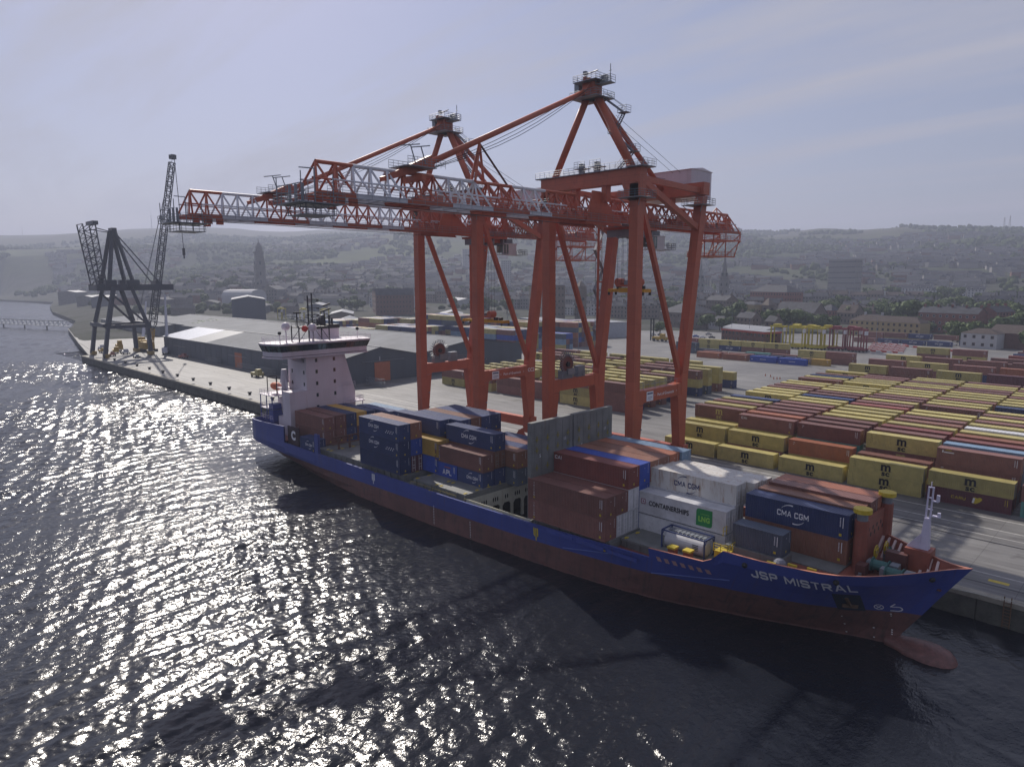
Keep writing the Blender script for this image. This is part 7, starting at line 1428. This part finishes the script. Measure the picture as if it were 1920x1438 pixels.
def plant(nm, x, y, w_, d_, h, mt, lb, cat, a=0.0):
    T = thing(nm, (x, y, QZ), lb, cat, 'plant and pallets parked around the dark quay crane'); m = MB(); m.rbox((x, y), w_, d_, QZ + .7, QZ + h * .6, a, 0); m.rbox((x + w_ * .2, y), w_ * .4, d_ * .8, QZ + h * .6, QZ + h, a, 0, top=.85); m.build('body', mt, T)
    for u in (-.35, .35):
        for v in (-.5, .5): MB().tube((x + u * w_, y + v * d_ - .2, QZ + .5), (x + u * w_, y + v * d_ + .2, QZ + .5), .5, 8).build('wheel', DARK, T)
PL = [(-405, 112, 6, 3, 3.4, YL, 'yellow loader between the dark crane legs', 'loader'), (-412, 108, 5, 2.6, 2.6, YL, 'yellow dumper behind the left crane leg', 'dumper'), (-396, 114, 5, 3, 2.8, CC['white'], 'white truck under the dark crane', 'truck'), (-390, 106, 4, 2.2, 2.2, CC['orange'], 'orange plant at the quay edge', 'plant'), (-420, 118, 7, 3, 5.5, YL, 'tall yellow excavator behind the dark crane', 'excavator'), (-352, 127, 4.5, 2.2, 2.6, CC['redbrown'], 'small red tractor by the warehouse door', 'tractor'), (-430, 112, 5, 2.5, 3, CC['white'], 'pale van at the far end of quay', 'van'), (-372, 112, 4, 2, 1.8, STEEL, 'grey generator on the quay in shade', 'generator'), (-416, 128, 6, 5, 7, YL, 'yellow winch house behind the truck crane', 'winch house'), (-262, 122, 5.5, 2.6, 3.2, CC['yellow'], 'yellow forklift parked near the ship stern', 'forklift')]
for x, y, w_, d_, h, mt, lb, cat in PL: plant(cat.replace(' ', '_'), x, y, w_, d_, h, mt, lb, cat, rnd.uniform(-.4, .4))
def racks(x, y, n, lb):
    T = thing('stacked_gangway', (x, y, QZ), lb, 'gangway', 'gangways stored along the blue warehouse'); m = MB()
    for k in range(2):
        for yy in (0, 1.4):
            m.beam((x, y + yy, QZ + .4 + k * 1.4), (x + n, y + yy, QZ + .4 + k * 1.4), .15, .15); m.beam((x, y + yy, QZ + 1.4 + k * 1.4), (x + n, y + yy, QZ + 1.4 + k * 1.4), .12, .12)
            for i in range(int(n)): m.beam((x + i, y + yy, QZ + .4 + k * 1.4), (x + i + 1, y + yy, QZ + 1.4 + k * 1.4), .08, .08)
    m.build('frame', STEEL, T)
racks(-324, 126.4, 14, 'steel gangway stored left along the blue warehouse wall'); racks(-290, 126.4, 16, 'steel gangway stored right of the orange warehouse door'); racks(-272, 126.4, 14, 'third steel gangway stored along the warehouse wall'); racks(-213, 140, 10, 'steel frame stored at the gable end of the warehouse')
# bollards, ladder, quay clutter
bol = MB(); bol.tube((0, 0, QZ), (0, 0, QZ + .75), .34, 10); bol.tube((0, 0, QZ + .6), (0, 0, QZ + .9), .55, 10, r2=.45); b0_ = bol.build('bollard', mat('bollard_black_iron', (.03, .03, .03), var=0)); XB = [-372 + 15.6 * i for i in range(12)] + [8.0, -9.0]
for i, x in enumerate(XB):
    o = b0_ if i == 0 else b0_.copy()
    if i: COL.objects.link(o)
    o.location = (x, 97.7, 0); o.scale = (1.3, 1.3, 1.3); tag(o, f'black mooring bollard, {ORD[i + 1]} from the left along the quay edge' if i < 12 else ('black mooring bollard beside the rope ahead of the bow' if i == 13 else 'black mooring bollard at the right end of quay'), 'bollard', 'mooring bollards on the quay edge')
T_ = thing('quay_ladder', (-12.4, 95.6, 0), 'rusty ladder recessed in the quay wall at right', 'ladder'); m = MB()
for y in (-.35, .35): m.beam((-12.4 + y, 95.5, .2), (-12.4 + y, 95.5, 4.0), .1, .1)
for z in np.arange(.4, 3.4, .4): m.beam((-12.75, 95.5, z), (-12.05, 95.5, z), .07, .07)
m.build('rungs', mat('rusty_ladder', (.16, .09, .05)), T_)
# reach stacker
T_ = thing('reach_stacker', (-233, 366, QZ), 'yellow lift truck with tall dark mast at the yard road', 'lift truck'); m = MB(); m.box(-238, -229, 364, 368, 4.3, 6.0, 0); m.box(-233, -230.5, 364.6, 367.4, 6.0, 8.0, 0); m.build('body', YL, T_); m = MB()
for y in (364.5, 367.5): m.box(-239.6, -238.9, y - .25, y + .25, 3.6, 17, 0)
for z in (6, 10, 14, 16.8): m.box(-239.5, -239, 364.5, 367.5, z, z + .4)
m.build('mast', BLK, T_)
for x in (-236.5, -230.5):
    for y in (363.9, 368.1): MB().tube((x, y - .4, 4.2), (x, y + .4, 4.2), .9, 12).build('wheel', DARK, T_)
# straddle carriers
def straddle(x, y, mt, lb, h=11.5, gp='straddle carriers parked in the yard'):
    T = thing('straddle_carrier', (x, y, QZ), lb, 'straddle carrier', gp)
    for u in (-3.4, 3.4):
        for v in (-2.2, 2.2): MB().beam((x + u, y + v, QZ + 1), (x + u, y + v, QZ + h), .55, .55).build('leg', mt, T)
    m = MB()
    for v in (-2.2, 2.2): m.box(x - 4, x + 4, y + v - .35, y + v + .35, QZ + h - .4, QZ + h + .4); m.box(x - 4.4, x + 4.4, y + v - .4, y + v + .4, QZ + .9, QZ + 1.7)
    for u in (-3.4, 3.4): m.box(x + u - .3, x + u + .3, y - 2.2, y + 2.2, QZ + h - .4, QZ + h + .3)
    m.box(x - 2.5, x + 1, y - 1.8, y + 1.8, QZ + h + .4, QZ + h + 1.3); m.build('frame', mt, T)
    MB().box(x + 3.6, x + 5, y - 2.8, y - 1.4, QZ + h - 2.6, QZ + h - .6).build('cab', CWHT, T); m = MB()
    for u in (-3.6, -1.6, 1.6, 3.6):
        for v in (-2.2, 2.2): m = MB(); m.tube((x + u, y + v - .25, QZ + .6), (x + u, y + v + .25, QZ + .6), .6, 8); m.build('wheel', DARK, T)
SY = mat('straddle_yellow', (.45, .38, .03), var=.1); SR = mat('straddle_red', (.22, .04, .05), var=.1)
for i, (x, y) in enumerate([(-166, 381), (-158, 388), (-154, 378), (-149, 386), (-144, 379), (-141, 388)]): straddle(x, y, SY, f'yellow straddle carrier, {ORD[i + 1]} from left in the parked group')
for i, (x, y) in enumerate([(-135, 384), (-129, 389), (-124, 382)]): straddle(x, y, SR, f'dark red straddle carrier, {ORD[i + 1]} from left in the parked group')
for i, (x, y) in enumerate([(-640, 282), (-598, 305), (-570, 312), (-545, 318)]): straddle(x, y, SY, f'distant yellow gantry frame, {ORD[i + 1]} from left before the dark portal shed', 12, 'distant yellow gantry frames')
# striped barriers
rb = mat('barrier_red', (.42, .05, .04), var=.1); wb_ = mat('barrier_white', (.6, .6, .6), var=.1); bar = MB(); bar.box(-1.1, 1.1, -.45, .45, 0, .9)
bR = bpy.data.meshes.new('barrier'); bR.from_pydata(bar.v, [], bar.f); bR.materials.append(None); nb = 0; BC = []
for i in range(10):
    for j in range(7): BC.append((-121 + j * 2.6 - i * 1.2, 388 + i * 5.2 + (j % 2) * .6, (i + j) % 2, i, j))
for i, (x, y, c, r_, cl) in enumerate(BC):
    o = bpy.data.objects.new('road_barrier', bR); COL.objects.link(o); o.location = (x, y, QZ); o.material_slots[0].link = 'OBJECT'; o.material_slots[0].material = rb if c else wb_
    tag(o, f'{"red" if c else "white"} plastic barrier, {ORD[r_ + 1]} row back, {ORD[cl + 1]} from left in the stored blocks', 'barrier', 'red and white barriers stored in the yard')
for i in range(24):
    o = bpy.data.objects.new('road_barrier', bR); COL.objects.link(o); o.location = (-130 + i * 2.4, 436 - i * 1.15, QZ); o.rotation_euler = (0, 0, -.42); o.material_slots[0].link = 'OBJECT'; o.material_slots[0].material = rb if i % 2 else wb_
    tag(o, f'{"red" if i % 2 else "white"} barrier, {ORD[i + 1]} from left in the long line', 'barrier', 'line of red and white barriers')
# cones, cars, lamp posts
cn = mat('cone_orange', (.4, .1, .03), var=0)
for i, (x, y) in enumerate([(-118.5, 262), (-116, 261), (-112.5, 256), (-111.5, 256.6), (-110.6, 257.2)]): m = MB(); m.tube((x, y, QZ), (x, y, QZ + .9), .3, 6, r2=.05); o = m.build('traffic_cone', cn); tag(o, f'small traffic cone, {ORD[i + 1]} from left on the open yard', 'cone', 'traffic cones on the open yard')
def car(x, y, a, mt, lb):
    T = thing('parked_car', (x, y, QZ), lb, 'car', 'cars parked behind the crane foot'); m = MB(); m.rbox((x, y), 4.3, 1.8, QZ + .3, QZ + .95, a); m.rbox((x - .2 * math.cos(a), y), 2.5, 1.7, QZ + .95, QZ + 1.5, a, top=.75); m.build('body', mt, T)
    for u in (-1.35, 1.35):
        for v in (-.85, .85): cx, cy_ = x + u * math.cos(a) - v * math.sin(a), y + u * math.sin(a) + v * math.cos(a); MB().tube((cx + .1 * math.sin(a), cy_ - .1 * math.cos(a), QZ + .33), (cx - .1 * math.sin(a), cy_ + .1 * math.cos(a), QZ + .33), .33, 8).build('wheel', DARK, T)
CP = [mat('car_white', (.6, .6, .62), rough=.25, var=0), mat('car_dark', (.04, .04, .05), rough=.2, var=0), mat('car_grey', (.25, .26, .28), rough=.25, var=0), mat('car_blue', (.04, .08, .3), rough=.25, var=0)]
for i, (x, y) in enumerate([(-262, 402), (-258, 405), (-239, 404), (-233, 408), (-226, 404), (-221, 407), (-236, 430), (-215, 428), (-97, 455), (-205, 412)]): car(x, y, .6, CP[i % 4], f'{["white", "dark", "grey", "blue"][i % 4]} parked car, {ORD[i + 1]} counted from the lone tree towards the right')
for i, (x, y, h) in enumerate([(-205, 402, 17), (-192, 399, 17), (-178, 300, 18), (-300, 300, 18), (-236, 290, 16), (-127, 420, 16)]):
    T_ = thing('lamp_post', (x, y, QZ), ['tall lamp post left of the port office', 'tall lamp post right of the port office', 'slim lamp post in the open yard', 'slim lamp post among distant stacks', 'slim lamp post behind the crane', 'lamp post near the barrier blocks'][i], 'lamp post', 'lamp posts of the yard'); m = MB(); m.tube((x, y, QZ), (x, y, QZ + h), .16, 6, r2=.09); m.build('post', STEEL, T_); m = MB(); m.beam((x, y, QZ + h), (x - 2, y - .5, QZ + h - .3), .15, .15); m.box(x - 2.6, x - 1.8, y - .8, y - .2, QZ + h - .5, QZ + h - .3); m.build('lamp_arm', STEEL, T_)
# turbines and masts on the skyline
for i, (az, dist, h) in enumerate([(71.6, 4150, 60), (67.9, 4100, 62)]):
    a = R(az); x, y = -math.sin(a) * dist, math.cos(a) * dist; z = H(x, y); T_ = thing('wind_turbine', (x, y, z), ['left wind turbine on the hazy skyline', 'right wind turbine on the hazy skyline'][i], 'wind turbine'); m = MB(); m.tube((x, y, z - 3), (x, y, z + h), 2.2, 6, r2=1.2); m.build('mast', CON, T_); m = MB()
    for k in range(3): b2 = R(90 + k * 120 + i * 20); m.beam((x, y, z + h), (x + 30 * math.cos(b2) * math.cos(a), y + 30 * math.cos(b2) * math.sin(a), z + h + 30 * math.sin(b2)), 1.6, .8, w2=.4)
    m.build('blades', CON, T_)
for i, (pxx, dist, h) in enumerate([(1478, 2650, 26), (1634, 2650, 12), (1853, 2550, 42), (1863, 2550, 48), (72, 4200, 40)]):
    d = FW + RT * ((pxx - 960) / 1296.74); s = dist / math.hypot(d.x, d.y); x, y = d.x * s, d.y * s; z = H(x, y); T_ = thing('radio_mast', (x, y, z), ['thin mast on the ridge right of the cranes', 'short mast on the middle of the right ridge', 'left of the paired masts on right ridge', 'right of the paired masts on right ridge', 'faint mast on the far left ridge'][i], 'mast'); m = MB()
    for q in (-1, 1): m.tube((x + q * 3, y, z - 2), (x + q * .6, y, z + h), .5, 4)
    for k in range(6): m.tube((x - 3 + .4 * k, y, z + h * k / 6), (x + 3 - .4 * k, y, z + h * (k + 1) / 6), .35, 4)
    m.build('lattice', CON, T_)
